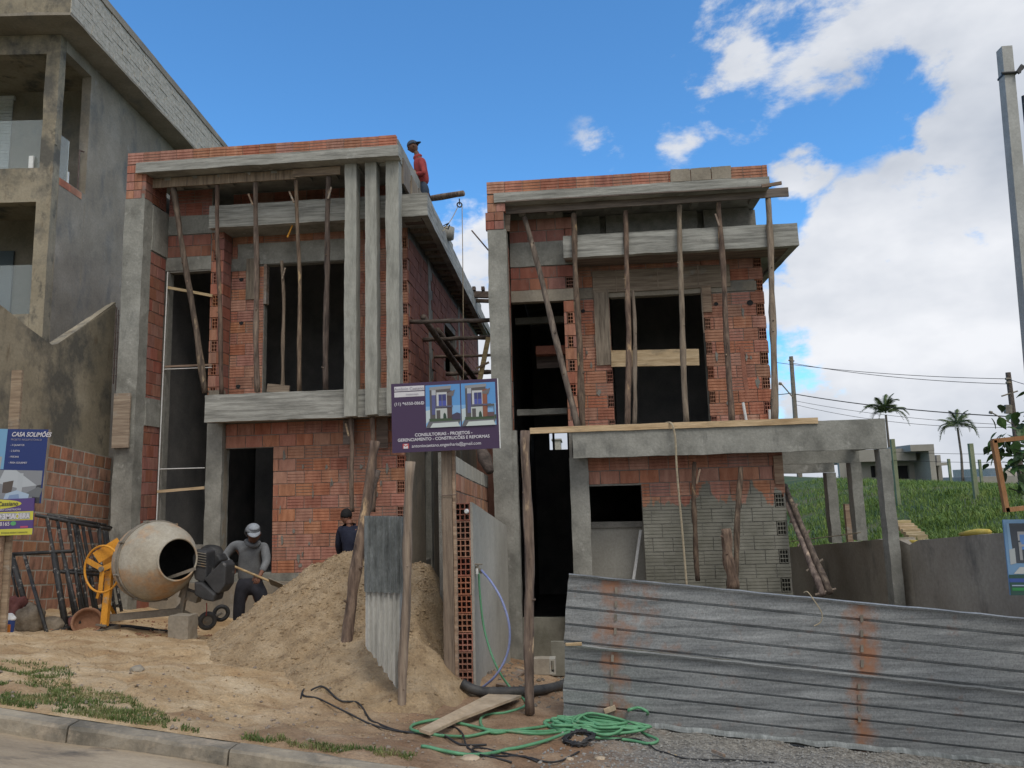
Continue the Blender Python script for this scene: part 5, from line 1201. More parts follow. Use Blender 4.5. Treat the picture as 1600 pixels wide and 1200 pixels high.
for y in ys:
    for x in xs:
        g = gz(x, y); s_ = sand_h(x, y); vs.append((x, y, s_ if s_ > g else max(s_, g - .05)))
fs = []
for j in range(len(ys) - 1):
    for i in range(nx - 1):
        q = (j * nx + i, j * nx + i + 1, (j + 1) * nx + i + 1, (j + 1) * nx + i)
        if any(vs[k][2] > gz(vs[k][0], vs[k][1]) - .004 for k in q): fs.append(q)
mb = MB(); mb.add(vs, fs); o = mb.build('sand_pile', 'sand', smooth=True); tag(o, 'big heap of yellow sand dumped in front of the left house', 'sand pile')
# crumbs of sand and small stones
def rocks(name, pts, mat, label, cat, kind='stuff', s=(.5, 1)):
    mb = MB(); r = random.Random(9)
    for (x, y, z, sz) in pts:
        a = r.uniform(0, 6.28); vv = []
        for (dx, dy, dz) in ((1, 0, 0), (0, 1, 0), (-1, 0, 0), (0, -1, 0), (.2, .1, 1), (0, 0, -.6)):
            k = sz * r.uniform(.6, 1.25); vv.append((x + (dx * math.cos(a) - dy * math.sin(a)) * k, y + (dx * math.sin(a) + dy * math.cos(a)) * k, z + dz * k * .75))
        mb.add(vv, [(0, 1, 4), (1, 2, 4), (2, 3, 4), (3, 0, 4), (1, 0, 5), (2, 1, 5), (3, 2, 5), (0, 3, 5)])
    o = mb.build(name, mat); tag(o, label, cat, kind=kind); return o
r = random.Random(21); pts = []
for i in range(7000):
    x = r.gauss(-2.4, 1.0); y = r.gauss(7.9, .8); s_ = sand_h(x, y)
    if s_ > gz(x, y): pts.append((x, y, s_, r.uniform(.004, .012) if r.random() < .9 else r.uniform(.012, .028)))
for i in range(4500):
    x = r.uniform(-7, -1.2); y = r.uniform(kerbY(x) + .5, 8.6); pts.append((x, y, max(gz(x, y), sand_h(x, y)), r.uniform(.003, .013)))
rocks('sand_crumbs', pts, 'sand', 'small sand crumbs scattered over the heap and the trodden sand', 'sand')
pts = []
while len(pts) < 9000:
    x = r.uniform(-.3, 4.2); y = r.uniform(kerbY(x) + .05, 6.25)
    if r.random() > .35 + x * .5: continue
    pts.append((x, y, gz(x, y) + .002, r.uniform(.005, .014)))
rocks('gravel', pts, 'gravelstone', 'grey crushed gravel spread before the corrugated metal fence', 'gravel')
pts = [(x, kerbY(x) + .05 + abs(r.gauss(0, .9)), 0, r.uniform(.006, .022)) for x in [r.uniform(-7, .6) for i in range(420)]]
rocks('scattered_pebbles', [(x, y, max(gz(x, y), sand_h(x, y)) + .003, s_) for (x, y, z, s_) in pts], 'pebble', 'small pebbles and clods scattered on the sandy ground', 'pebbles')
def rock(px, py, s_, mat, label, nm='stone', flatz=.6, cat='stone'):
    p = gpix(px, py); bm = bmesh.new(); bmesh.ops.create_icosphere(bm, subdivisions=2, radius=1)
    for v in bm.verts: v.co = Vector((v.co.x * s_, v.co.y * s_ * .8, v.co.z * s_ * flatz)) * (1 + .28 * noise.noise(v.co * 1.7 + Vector((px, py, 0))))
    me = bpy.data.meshes.new(nm); bm.to_mesh(me); bm.free(); me.materials.append(M[mat]); o = bpy.data.objects.new(nm, me); COL.objects.link(o); o.location = (p.x, p.y, p.z + s_ * flatz * .5); tag(o, label, cat); return o
rock(214, 1050, .06, 'plaster', 'lone grey stone lying on the bare sand left of centre')
rock(735, 1186, .055, 'ply', 'flat pale stone beside the end of the green hose', flatz=.25)
rock(890, 1188, .03, 'ply', 'small pale stone on the soil below the black cable coil', flatz=.4)
rock(938, 1187, .035, 'ply', 'small yellowish stone on the soil right of the black cable coil', flatz=.4)
rock(1052, 1183, .03, 'board_new', 'small yellow stone lying on the gravel before the metal fence', flatz=.4)

# ------------------------------------------------------------------ metal sheet fence
YS = 6.3
def sheet_panel(name, tl, tr, bl, br, Y, nrib, rust, label, phase, bulge=0):
    """corrugated sheet with ribs running along it; corners in picture order on the fence plane"""
    A, B, C, D = W(*tl, Y), W(*tr, Y), W(*bl, Y), W(*br, Y)
    root = thing(name, tuple(C), label, 'metal sheet', 'corrugated sheets of the lying metal fence')
    prof = [(0, -.012)]
    for i in range(nrib):
        a = i / nrib; b_ = (i + 1) / nrib; w_ = b_ - a
        prof += [(a + w_ * .02, -.004), (a + w_ * .45, .0), (a + w_ * .84, .002), (a + w_ * .87, .030), (a + w_ * .975, .031)]
    prof += [(1.0, .0)]
    nx = 70; vs = []
    for i in range(nx + 1):
        t_ = i / nx
        for (s_, dy) in prof:
            P = (A.lerp(B, t_)).lerp(C.lerp(D, t_), s_)
            wv = .010 * noise.noise(Vector((P.x * 1.2, P.z * 2, phase))) + .004 * noise.noise(Vector((P.x * 5, P.z * 6, phase)))
            eg = 1 if s_ in (0, 1.0) else 0
            vs.append((P.x + (.015 * noise.noise(Vector((P.z * 9, phase, 0))) if i in (0, nx) else 0), P.y + dy + wv - phase * .0 , P.z + eg * .012 * noise.noise(Vector((P.x * 3, phase, 1)))))
    k = len(prof); fs = [(i * k + j, i * k + j + 1, (i + 1) * k + j + 1, (i + 1) * k + j) for i in range(nx) for j in range(k - 1)]
    mb = MB(); mb.add(vs, fs); o = mb.build('sheet', rust, root)
    md = o.modifiers.new('thickness', 'SOLIDIFY'); md.thickness = .003
    return root, A, B, C, D
def world_x(px, py): return W(px, py, YS).x
r1, A, B, C, D = sheet_panel('corrugated_sheet', (889, 899), (1780, 985), (881, 1003), (1780, 1100), YS + .03, 4, galv_mat('galvanised_upper', [(world_x(958, 950) - W(881, 1003, YS + .03).x, .22, .8), (world_x(1352, 1000) - W(881, 1003, YS + .03).x, .20, 1.0), (world_x(1010, 990) - W(881, 1003, YS + .03).x, .3, .42)]), 'upper corrugated galvanised sheet of the metal fence, with two broad rust stains', 1.3)
for (a, b_, t_) in ():
    pass
r2, A, B, C, D = sheet_panel('corrugated_sheet', (884, 1008), (1780, 1102), (879, 1124), (1780, 1222), YS, 5, galv_mat('galvanised_lower', [(world_x(960, 1060) - W(879, 1124, YS).x, .16, .85), (world_x(1345, 1120) - W(879, 1124, YS).x, .13, .95), (world_x(1130, 1140) - W(879, 1124, YS).x, .10, .3)]), 'lower corrugated galvanised sheet of the metal fence, standing on the gravel', 4.7)
# raised lip along the top of each sheet and the wavy foot
for (root, a, b_, Y) in ((r1, (889, 898), (1780, 984), YS + .02), (r2, (884, 1007), (1780, 1101), YS - .012)):
    p, q = W(*a, Y), W(*b_, Y); mb = MB(); pts = [p.lerp(q, i / 60) + Vector((0, -.012 + .006 * noise.noise(Vector((i * .9, 0, Y))), .006 * noise.noise(Vector((i * .4, 3, Y))))) for i in range(61)]
    vs = []; 
    for P in pts: vs += [P + Vector((0, -.006, -.012)), P + Vector((0, -.014, .004)), P + Vector((0, .03, .008))]
    mb.add(vs, [(i * 3 + j, i * 3 + j + 1, i * 3 + 4 + j, i * 3 + 3 + j) for i in range(60) for j in range(2)]); mb.build('folded_lip', galv_mat('galvanised_lip', [(9, .1, 0)]), root)
# screwed seams of galvanised strip over the rust
for (root, px, y0, y1, Y) in ((r1, 963, 915, 1000, YS + .02), (r2, 957, 1020, 1112, YS - .008), (r1, 1346, 958, 1052, YS + .02), (r2, 1342, 1066, 1135, YS - .008)):
    p = W(px, y0, Y); q = W(px - (2 if px < 1000 else -1), y1, Y); n = 4
    for i in range(n):
        a = p.lerp(q, i / n + .03); b2 = p.lerp(q, i / n + .15); mb = MB(); mb.obox(a + Vector((0, -.004, 0)), b2 + Vector((0, -.004, 0)), .022, .004, up=(1, 0, 0)); mb.build('sheet_joint', 'framesteel', root)
mb = MB(); pts = [W(884 + (1600 - 884) * i / 60, 1119 + (1192 - 1119) * i / 60 + 5 + 5 * noise.noise(Vector((i * .35, 0, 0))), YS - .03) for i in range(61)]
vs = []
for P in pts: vs += [P + Vector((0, .03, .03)), P + Vector((0, .012, .015)), P + Vector((0, .004, -.005)), P + Vector((0, .03, -.02))]
mb.add(vs, [(i * 4 + j, i * 4 + j + 1, i * 4 + 5 + j, i * 4 + 4 + j) for i in range(60) for j in range(3)]); mb.build('bent_foot', 'oldsheet', r2)
tag(curve_tube([W(1256, 926, YS + .01), W(1262, 925, YS - .02), W(1272, 938, YS - .03), W(1284, 958, YS - .03), W(1282, 972, YS - .02), W(1272, 978, YS - .01)], .005, 5).build('wire_loop', 'rope'), 'short pale wire hanging over the top of the upper metal sheet', 'wire')
plank('wood_sliver', (884, 1007), (909, 1006), YS - .02, .02, .04, 'board_new', 'small wood sliver wedged between the two metal sheets at their left end')

# upright old sheet in the sand, post planks, logs
us = thing('upright_sheet', tuple(W(600, 1060, 6.35)), 'two old roofing sheets overlapped upright in the sand, dark above and whitish below', 'metal sheet')
def vsheet(tl, tr, bot, Y, mat, nm, dY=0):
    A, B = W(*tl, Y), W(*tr, Y); n = 42; vs = []
    for i in range(n + 1):
        t_ = i / n; T = A.lerp(B, t_); px = tl[0] + (tr[0] - tl[0]) * t_; zb = W(px, bot(px), Y).z; ph = (t_ * 7) % 1
        dy = .02 * (1 if ph < .3 else (-1 if .5 < ph < .8 else 0))
        for k in range(9): vs.append((T.x + .003 * noise.noise(Vector((k * .7, i * .1, 0))), Y + dy + dY, T.z + (zb - T.z) * k / 8))
    fs = [(i * 9 + j, i * 9 + j + 1, i * 9 + 10 + j, i * 9 + 9 + j) for i in range(n) for j in range(8)]
    mb = MB(); mb.add(vs, fs); o = mb.build(nm, mat, us); md = o.modifiers.new('t', 'SOLIDIFY'); md.thickness = .004; return o
M['oldsheet'] = mkmat('dark_weathered_sheet', [(.12, .13, .13), (.19, .205, .205), (.29, .31, .31)], 5, 7, stretch=(3, 1, .8), rough=.6, metal=.25, stain=[((.34, .36, .36), 9, .58, .72, (3, 1, .5))], bump=.2)
M['whitesheet'] = mkmat('limed_sheet', [(.36, .355, .33), (.50, .495, .46), (.60, .59, .55)], 4, 7, stretch=(4, 1, .5), rough=.8, stain=[((.40, .25, .13), 6, .66, .76, (2, 1, .5))], bump=.2)
vsheet((568, 806), (633, 807), lambda px: 925 + (px - 568) * .04, 6.30, M['oldsheet'], 'upper_sheet')
def botl(px):
    t_ = (px - 570) / 60; return 1010 + 82 * (t_ ** 1.1 if t_ > 0 else 0) + 4 * noise.noise(Vector((px * .2, 0, 0)))
vsheet((570, 923), (628, 926), botl, 6.33, M['whitesheet'], 'lower_sheet')
shored('post_plank', (628, 1119), (641, 721), 6.25, 6.25, .042, 'wood_grey', 'rough grey slab post standing at the right edge of the upright sheets', 'post', bend=.01, r1=.036)
shored('fence_post', (828, 1115), (821, 673), 6.35, 6.4, .047, 'wood', 'tall round bark-peeled post standing before the dark stair opening of the right house', 'post', bend=.03, r1=.04)
lg = shored('leaning_log', (538, 1030), (587, 690), 7.0, 7.35, .062, 'wood', 'thick knotty log leaning across the sand heap beside the upright sheets', 'log', bend=.02, r1=.05)
shored('leaning_branch', (563, 850), (590, 735), 7.32, 7.6, .035, 'wood_dark', 'dark branch leaning behind the thick knotty log', 'log', bend=.02)

# ------------------------------------------------------------------ purple sign
def sheet_mat(c, name, rough=.45): return flat(name, c, rough)
class Panel:
    def __init__(s, name, TL, TR, BL, Y, label, cat, th=.012, mat=None, loc=None, YR=None, depth_w=None):
        s.P = W(*BL, Y); tl = W(*TL, Y); tr = W(*TR, YR or Y); s.h = (tl - s.P).length; s.v = (tl - s.P).normalized()
        s.w = (tr - tl).length; s.u = (tr - tl).normalized(); s.n = s.u.cross(s.v).normalized(); s.u = s.v.cross(s.n).normalized()   # n towards the street
        if s.n.y > 0: s.n = -s.n
        s.root = thing(name, tuple(s.P), label, cat); mb = MB(); q = s.P - s.n * th
        mb.add([q, q + s.u * s.w, q + s.u * s.w + s.v * s.h, q + s.v * s.h] + [p_ + s.n * th for p_ in (q, q + s.u * s.w, q + s.u * s.w + s.v * s.h, q + s.v * s.h)], [(0, 3, 2, 1), (4, 5, 6, 7), (0, 1, 5, 4), (1, 2, 6, 5), (2, 3, 7, 6), (3, 0, 4, 7)])
        mb.build('sign_board', mat, s.root)
    def pt(s, x, y, k=1): return s.P + s.u * (x * s.w) + s.v * (y * s.h) + s.n * (.0006 * k)
    def text(s, txt, x, y, size, col, k=6, align='LEFT', bold=0.0, shear=0, sx=1, nm='lettering'):
        c = bpy.data.curves.new(nm, 'FONT'); c.body = txt; c.size = size * s.h; c.align_x = align; c.offset = bold * size * s.h; c.shear = shear; c.extrude = .0003
        o = bpy.data.objects.new(nm, c); COL.objects.link(o); o.parent = s.root
        m_ = Matrix((s.u * sx, s.v, s.u.cross(s.v))).transposed().to_4x4(); m_.translation = s.pt(x, y, k) - BASE[s.root.name]
        o.matrix_basis = m_; o.data.materials.append(col); return o
    def polys(s, items, nm='printed_picture'):
        mb = MB(); mats = []; keys = {}
        for i, (col, pl, k) in enumerate(items):
            if col not in keys: keys[col] = len(mats); mats.append(flat('print_ink', col, .5))
            mb.cur = keys[col]; n = len(pl); mb.add([s.pt(x, y, k + i * .12) for (x, y) in pl], [tuple(range(n))])
        return mb.build(nm, mats, s.root)
def rect(x0, y0, x1, y1): return [(x0, y0), (x1, y0), (x1, y1), (x0, y1)]
WHT = flat('white_lettering', (.62, .60, .64), .6)
sg = Panel('company_sign', (611, 600), (776.5, 591.5), (613, 708), 6.75, 'purple builder company sign with two house renderings on a wooden post', 'sign', mat=flat('purple_print', (.055, .028, .075), .45))
mb = MB(); q = sg.P + sg.u * (sg.w + .001); mb.prism([q, q + sg.u * .008, q + sg.u * .008 + sg.v * sg.h, q + sg.v * sg.h], tuple(-sg.n * .02)); mb.build('white_edge', 'white', sg.root)
def picture(ox, wd, var):
    f = lambda pts: [(ox + a * wd, .335 + b_ * .615) for a, b_ in pts]
    it = [((.10, .29, .60), f(rect(0, 0, 1, 1)), 1), ((.22, .42, .68), f(rect(0, 0, 1, .5)), 2), ((.5, .58, .6), f([(0, .1), (.12, .18), (.12, .42), (0, .40)]), 3),
          ((.10, .09, .09), f([(.12, .2), (.72, .2), (.72, .93), (.12, .93)]), 4), ((.27, .27, .28), f([(.12, .88), (.74, .9), (.74, .97), (.12, .95)]), 5),
          ((.25, .09, .05) if var else (.09, .055, .05), f([(.62, .2), (.76, .2), (.76, .86), (.62, .82)]), 6), ((.16, .14, .14), f([(.60, .78), (.86, .87), (.80, .72), (.62, .74)]), 7),
          ((.42, .44, .47), f(rect(.18, .76, .3, .88)), 8), ((.09, .10, .24), f(rect(.18, .30, .29, .76)), 8), ((.52, .53, .54), f(rect(.32, .46, .62, .82)), 9), ((.045, .05, .17), f(rect(.38, .50, .60, .77)), 10), ((.07, .09, .36), f(rect(.38, .50, .60, .62)), 11),
          ((.16, .17, .20), f(rect(.47, .5, .49, .77)), 12), ((.10, .10, .16), f(rect(.28, .46, .86 if var else .78, .50)), 12), ((.47, .50, .48), f(rect(.28, .2, .62, .44)), 13), ((.09, .08, .08), f(rect(.31, .2, .42, .40)), 14), ((.02, .05, .03), f([(.50, .2), (.60, .2), (.58, .3), (.545, .34), (.51, .3)]), 15),
          ((.05, .08, .04), f([(.1, .14), (1, .14), (1, .24), (.7, .2), (.1, .21)]), 16), ((.13, .13, .14), f([(0, 0), (.9, 0), (1, .14), (.08, .14)]), 17), ((.55, .60, .58), f([(.12, .0), (.98, .0), (.92, .11), (.2, .10)]), 18)]
    if var: it += [((.10, .10, .10), f(rect(.94, .14, .96, .47)), 19), ((.10, .10, .10), f(rect(.76, .44, .96, .49)), 19), ((.12, .07, .08), f(rect(.76, .2, .94, .30)), 19)]
    else: it += [((.06, .05, .09), f([(.76, .16), (1, .16), (1, .30), (.9, .33), (.76, .28)]), 19)]
    return it
sg.polys(picture(.325, .325, 0) + picture(.66, .32, 1))
sg.polys([((.62, .60, .62), rect(.03, .885, .315, .955), 2), ((.62, .60, .62), rect(.03, .80, .315, .872), 2)], 'name_plate')
GREYL = flat('grey_lettering', (.30, .28, .34), .6)
sg.text('Antônio Caetano', .172, .897, .062, GREYL, 8, 'CENTER', sx=1.0)
sg.text('ENGENHARIA', .20, .822, .03, GREYL, 8, 'CENTER')
sg.text('(11) 96550-0865', .028, .68, .062, WHT, 6, bold=.01)
it = [((.62, .60, .64), [(.297 + .014 * math.cos(a), .70 + .024 * math.sin(a)) for a in [i * .628 for i in range(10)]], 3), ((.055, .028, .075), [(.297 + .008 * math.cos(a), .70 + .014 * math.sin(a)) for a in [i * .628 for i in range(10)]], 5)]
sg.polys(it, 'phone_symbol')
sg.text('CONSULTORIAS - PROJETOS -', .485, .222, .062, WHT, 6, 'CENTER', bold=.022)
sg.text('GERENCIAMENTO - CONSTRUÇÕES E REFORMAS', .483, .158, .0605, WHT, 6, 'CENTER', bold=.02, sx=.985)
sg.text('antoniocaetano.engenharia@gmail.com', .185, .065, .064, WHT, 6, bold=.006, sx=.985)
sg.polys([((.50, .06, .05), rect(.10, .055, .158, .125), 3), ((.62, .60, .62), [(.108, .055), (.15, .055), (.15, .10), (.129, .08), (.108, .10)], 5), ((.62, .60, .62), [(.108, .118), (.129, .094), (.15, .118)], 6)], 'envelope_symbol')
sp_ = thing('sign_post', tuple(W(703, 1062, 6.95)), 'broad sawn wooden post of two boards carrying the purple company sign', 'post')
for (l, r_, dy, mt) in ((691.5, 708, 0, 'wood_grey'), (708.6, 713.5, .006, 'board')):
    xl, xr_ = W(l, 880, 6.9).x, W(r_, 880, 6.9).x; mb = MB(); mb.rbox(xl, xr_, 6.9 + dy, 6.95, Zp(700, 1068, 6.9), Zp(700, 640, 6.9), amp=.004, seg=.1); mb.build('board', mt, sp_)
mb = MB(); p = W(700, 774, 6.88); mb.tube([W(690, 774, 6.885), W(714, 773, 6.885)], .004, 5); mb.build('wire_tie', 'steel', sp_)

# ------------------------------------------------------------------ signs at the left edge
BL_ = flat('blue_print', (.012, .03, .15), .45)
s1 = Panel('project_sign', (-78, 669), (76, 670), (-92, 783), 7.3, 'blue project sign reading CASA SOLIMÕES with house pictures at the left edge', 'sign', mat=BL_)
W0 = 154; fx = lambda px: (px + 85) / 154
s1.polys([((.16, .34, .52), rect(0, .45, fx(6), 1), 1), ((.33, .34, .33), [(0, .28), (fx(0), .28), (fx(2), .62), (0, .62)], 2), ((.22, .23, .25), rect(0, 0, .985, .44), 2), ((.42, .45, .48), [(fx(8), .44), (fx(26), .44), (fx(60), .24), (fx(30), .20), (fx(0), .26)], 3),
          ((.09, .07, .06), [(fx(8), .13), (fx(22), .13), (fx(24), .30), (fx(8), .27)], 4), ((.40, .43, .46), rect(fx(30), .10, fx(38), .40), 4), ((.045, .045, .05), [(fx(52), .0), (.985, 0), (.985, .25), (fx(60), .24)], 4), ((.14, .15, .16), [(fx(38), .10), (fx(62), .22), (fx(70), .2), (fx(66), .08)], 5),
          ((.36, .46, .58), [(fx(10), .0), (fx(48), .0), (fx(50), .12), (fx(30), .17), (fx(14), .12)], 6), ((.20, .28, .44), [(fx(18), .04), (fx(36), .04), (fx(34), .12), (fx(20), .1)], 7)])
s1.text('CASA SOLIMÕES', fx(13), .90, .085, WHT, 8, bold=.02, shear=.25, sx=.92)
s1.text('PROJETO ARQUITETÔNICO', fx(13), .845, .036, GREYL, 8)
for i, t_ in enumerate(('3 QUARTOS', '2 SUÍTES', 'PISCINA', 'ÁREA GOURMET')): s1.text('- ' + t_, fx(13), .77 - .08 * i, .034, WHT, 8)
mb = MB(); q = s1.P + s1.u * (s1.w + .001); mb.prism([q, q + s1.u * .012, q + s1.u * .012 + s1.v * s1.h, q + s1.v * s1.h], tuple(-s1.n * .02)); mb.build('white_edge', 'wood_grey', s1.root)
s2 = Panel('shop_sign', (-100, 784), (53, 784), (-104, 840.5), 7.28, 'purple and yellow building supplies sign below the blue sign at the left edge', 'sign', mat=flat('violet_print', (.085, .05, .19), .45))
YE = (.55, .52, .06); gx = lambda px: (px + 100) / 153
s2.polys([(YE, rect(0, .0, 1, .17), 1), (YE, rect(0, .40, 1, .64), 1), (YE, [(gx(-30 + 0) + .0 + .42 * math.cos(a) , .86 + .15 * math.sin(a)) for a in [i * .2618 for i in range(24)] if True], 2), ((.35, .36, .37), rect(gx(-60), .43, gx(27), .61), 4), ((.35, .36, .37), rect(gx(30), .43, gx(48), .61), 4)], 'printed_bands')
BLK = flat('dark_lettering', (.02, .02, .05), .6)
s2.text('Cassiano', gx(29), .81, .17, BLK, 9, 'RIGHT', bold=.01, shear=.2); s2.text('PARA CONSTRUÇÃO', gx(34), .68, .07, WHT, 9, 'RIGHT')
s2.text('C+3MA', gx(26), .445, .20, WHT, 9, 'RIGHT', bold=.03); s2.text('OBRA', gx(48), .445, .20, WHT, 9, 'RIGHT', bold=.02, sx=.8)
s2.text('5-8165', gx(18), .265, .15, WHT, 9, 'RIGHT', bold=.01); s2.text('ENTREGA RÁPIDA E GARANTIA', gx(46), .05, .055, BLK, 9, 'RIGHT')
s2.polys([((.1, .35, .14), [(gx(23) + .03 * math.cos(a), .32 + .06 * math.sin(a)) for a in [i * .628 for i in range(10)]], 4), ((.45, .07, .15), rect(gx(34), .19, gx(46), .24), 4)], 'phone_symbol')
for (px, l, r_, lab) in ((0, -13, 7, 'broad reddish board post under the two signs at the left edge'),):
    t_ = thing('sign_post', tuple(W(0, 985, 7.4)), lab, 'post'); mb = MB(); mb.rbox(W(-6, 900, 7.4).x, W(7, 900, 7.4).x, 7.33, 7.37, Zp(5, 990, 7.4), Zp(5, 700, 7.4), amp=.005, seg=.12); mb.build('board', 'board', t_)
t_ = thing('sign_post', tuple(W(28, 700, 7.45)), 'narrow brown board rising behind the blue sign against the stained wall', 'post'); mb = MB(); mb.rbox(W(22, 640, 7.45).x, W(38, 640, 7.45).x, 7.38, 7.41, Zp(30, 990, 7.45), Zp(30, 580, 7.45), amp=.004, seg=.12); mb.build('board', 'board', t_)
t_ = thing('nailed_board', tuple(W(187, 700, 10.9)), 'short upright brown board fixed on the left column above the brick wall end', 'board'); q0, q1, q2, q3 = PB(10.93, (178, 615), (200, 699)); mb = MB(); mb.rbox(q0, q1, 10.93, 10.96, q2, q3, amp=.003); mb.build('board', 'board', t_)

# ------------------------------------------------------------------ sign, wooden frame and leafy branch at the right edge
s3 = Panel('project_sign', (1567, 812), (1720, 800), (1579, 930), 5.6, 'blue framed project sign with a house rendering at the right edge', 'sign', mat=flat('pale_blue_print', (.14, .26, .42), .45))
s3.polys([((.05, .06, .075), [(.03, .42), (1, .42), (1, .95), (.03, .95)], 1), ((.20, .33, .48), [(.03, .42), (.07, .42), (.055, .95), (.03, .95)], 2), ((.34, .37, .38), [(.03, .40), (.09, .42), (.09, .62), (.03, .6)], 3), ((.32, .33, .34), rect(.13, .72, .5, .84), 4), ((.10, .22, .48), rect(.15, .60, .45, .8), 5), ((.26, .27, .28), rect(.13, .46, .16, .7), 6), ((.30, .31, .32), rect(.13, .64, .5, .67), 7),
          ((.42, .44, .44), [(.05, .28), (1, .28), (1, .38), (.12, .37)], 5), ((.025, .07, .06), rect(0, .0, 1, .27), 6), ((.04, .08, .28), rect(0, .17, .9, .22), 7), ((.30, .36, .50), rect(.02, .12, .5, .135), 8), ((.03, .20, .06), rect(.02, .06, .6, .10), 8)])
sf = thing('empty_sign_holder', tuple(W(1572, 800, 5.5)), 'open orange-brown wooden frame standing empty above the right edge sign', 'frame')
for (a, b_) in (((1552, 688), (1573, 800)), ((1570, 797), (1680, 785)), ((1551, 689), (1660, 678)), ((1660, 680), (1682, 786))):
    p, q = W(*a, 5.5), W(*b_, 5.5); mb = MB(); mb.obox(p, q, .035, .03, up=(0, -1, 0)); mb.build('frame_bar', 'orangewood', sf)
for (px) in (1640,):
    t_ = thing('sign_post', tuple(W(px, 1190, 5.62)), 'post holding the sign and the empty frame at the right edge', 'post'); mb = MB(); p = W(px, 1200, 5.63); q = W(px - 12, 700, 5.63); mb.tube([p, q], .03); mb.build('post', 'wood_grey', t_)
tr_ = thing('leafy_tree', tuple(W(1650, 900, 7.0)), 'young tree with broad glossy green leaves reaching in at the right edge', 'tree')
p0 = Vector((W(1690, 900, 7.0).x, 7.0, wall_top(7.0) - .1)); pT = W(1600, 640, 7.0)
mb = MB(); mb.tube([p0, p0.lerp(pT, .5) + Vector((.1, 0, 0)), pT + Vector((.25, 0, .2))], [.04, .03, .012]); 
lf = bpy.data.meshes.new('leaf'); n_ = 7; vs = []; 
for i in range(n_): t_ = i / (n_ - 1); wv = .38 * math.sin(math.pi * min(1, t_ * 1.02) ** .8) ; vs += [(-wv, t_, -.25 * t_ * t_ + .06), (0, t_, -.25 * t_ * t_), (wv, t_, -.25 * t_ * t_ + .06)]
lf.from_pydata(vs, [], [(i * 3 + j, i * 3 + j + 1, i * 3 + j + 4, i * 3 + j + 3) for i in range(n_ - 1) for j in range(2)]); lf.materials.append(M['leaf'])
r = random.Random(8); ax = []
for (px, py, sp) in ((1590, 670, 22), (1575, 700, 16), (1592, 720, 24), (1600, 745, 20), (1625, 690, 30), (1580, 690, 12), (1660, 720, 34), (1640, 640, 24)):
    c_ = W(px, py, 7.0); br0 = p0.lerp(pT, r.uniform(.3, .9)) + Vector((.15, 0, 0)); mb.tube([br0, br0.lerp(c_, .6) + Vector((0, 0, .04)), c_], [.012, .008, .004], 5)
    for i in range(20):
        o = bpy.data.objects.new('leaf', lf); COL.objects.link(o); o.parent = tr_; s_ = r.uniform(.08, .15); o.scale = (s_ * .8, s_, s_)
        o.location = c_ + Vector((r.gauss(0, 1), r.gauss(0, 1), r.gauss(0, 1))) * sp / 1150 * 7 * .75 - BASE[tr_.name]; o.rotation_euler = (r.uniform(-1.2, .1), r.uniform(-.5, .5), r.uniform(0, 6.28))
mb.build('branches', 'wood_dark', tr_)

# near lamp post at the upper right
lp = thing('street_pole', tuple(W(1615, 900, 9)), 'tall square grey pole with a clamped cable bracket at the upper right', 'pole')
p, q = W(1569, 76, 9.0), W(1606, 480, 9.0); e = q + (q - p) * 1.0; w_ = .062
mb = MB(); 
a_ = [(-w_, -w_), (w_, -w_), (w_, w_), (-w_, w_)]
mb.add([p + Vector((x, y, 0)) for x, y in a_] + [e + Vector((x * 1.15, y * 1.15, 0)) for x, y in a_], [(0, 1, 2, 3), (7, 6, 5, 4), (0, 4, 5, 1), (1, 5, 6, 2), (2, 6, 7, 3), (3, 7, 4, 0)]); mb.build('shaft', 'pole', lp, fix=True)
c_ = W(1574, 119, 9.0); mb = MB(); mb.box(c_.x - .075, c_.x + .075, 8.92, 9.08, c_.z - .012, c_.z + .015); mb.tube([c_ + Vector((-.11, -.08, 0)), c_ + Vector((.11, -.08, 0))], .017); mb.obox(c_ + Vector((.05, -.12, -.03)), c_ + Vector((.13, -.1, .07)), .05, .02); mb.build('clamp', 'blackplastic', lp)
mb = curve_tube([c_ + Vector((.12, -.1, .02)), c_ + Vector((.22, -.1, .10)), c_ + Vector((.6, -.05, .12)), c_ + Vector((3, 0, 1))], .012); mb.build('cable', 'cable', lp)
p2 = W(1600, 150, 9.2); q2_ = W(1640, 560, 9.2); mb = MB(); mb.tube([p2, q2_], .03); mb.build('conduit', 'blackplastic', lp)

# ------------------------------------------------------------------ ground things: hoses, coil, pipe, plank, block
def gp(px, py, dz=.0):
    p = gpix(px, py); return Vector((p.x, p.y, max(gz(p.x, p.y), sand_h(p.x, p.y)) + dz))
hs = thing('garden_hose', tuple(gp(950, 1140)), 'green garden hose running from the wall tap into a tangled heap', 'hose')
hr = .011
path = [W(748, 890, 7.25), W(750, 930, 7.2), W(757, 985, 7.15), W(775, 1040, 7.0), gp(800, 1085, .03), gp(822, 1105, .012), gp(790, 1116, .012), gp(757, 1122, .012), gp(752, 1136, .012), gp(775, 1150, .012), gp(830, 1143, .012), gp(880, 1135, .012)]
curve_tube(path, hr, clamp=True).build('hose', 'hosegreen', hs, smooth=True)
curve_tube([gp(659, 1170, .012), gp(690, 1178, .012), gp(730, 1182, .012), gp(775, 1181, .012), gp(810, 1172, .012), gp(850, 1162, .012), gp(890, 1150, .02), gp(925, 1142, .02)], hr, clamp=True).build('hose', 'hosegreen', hs, smooth=True)
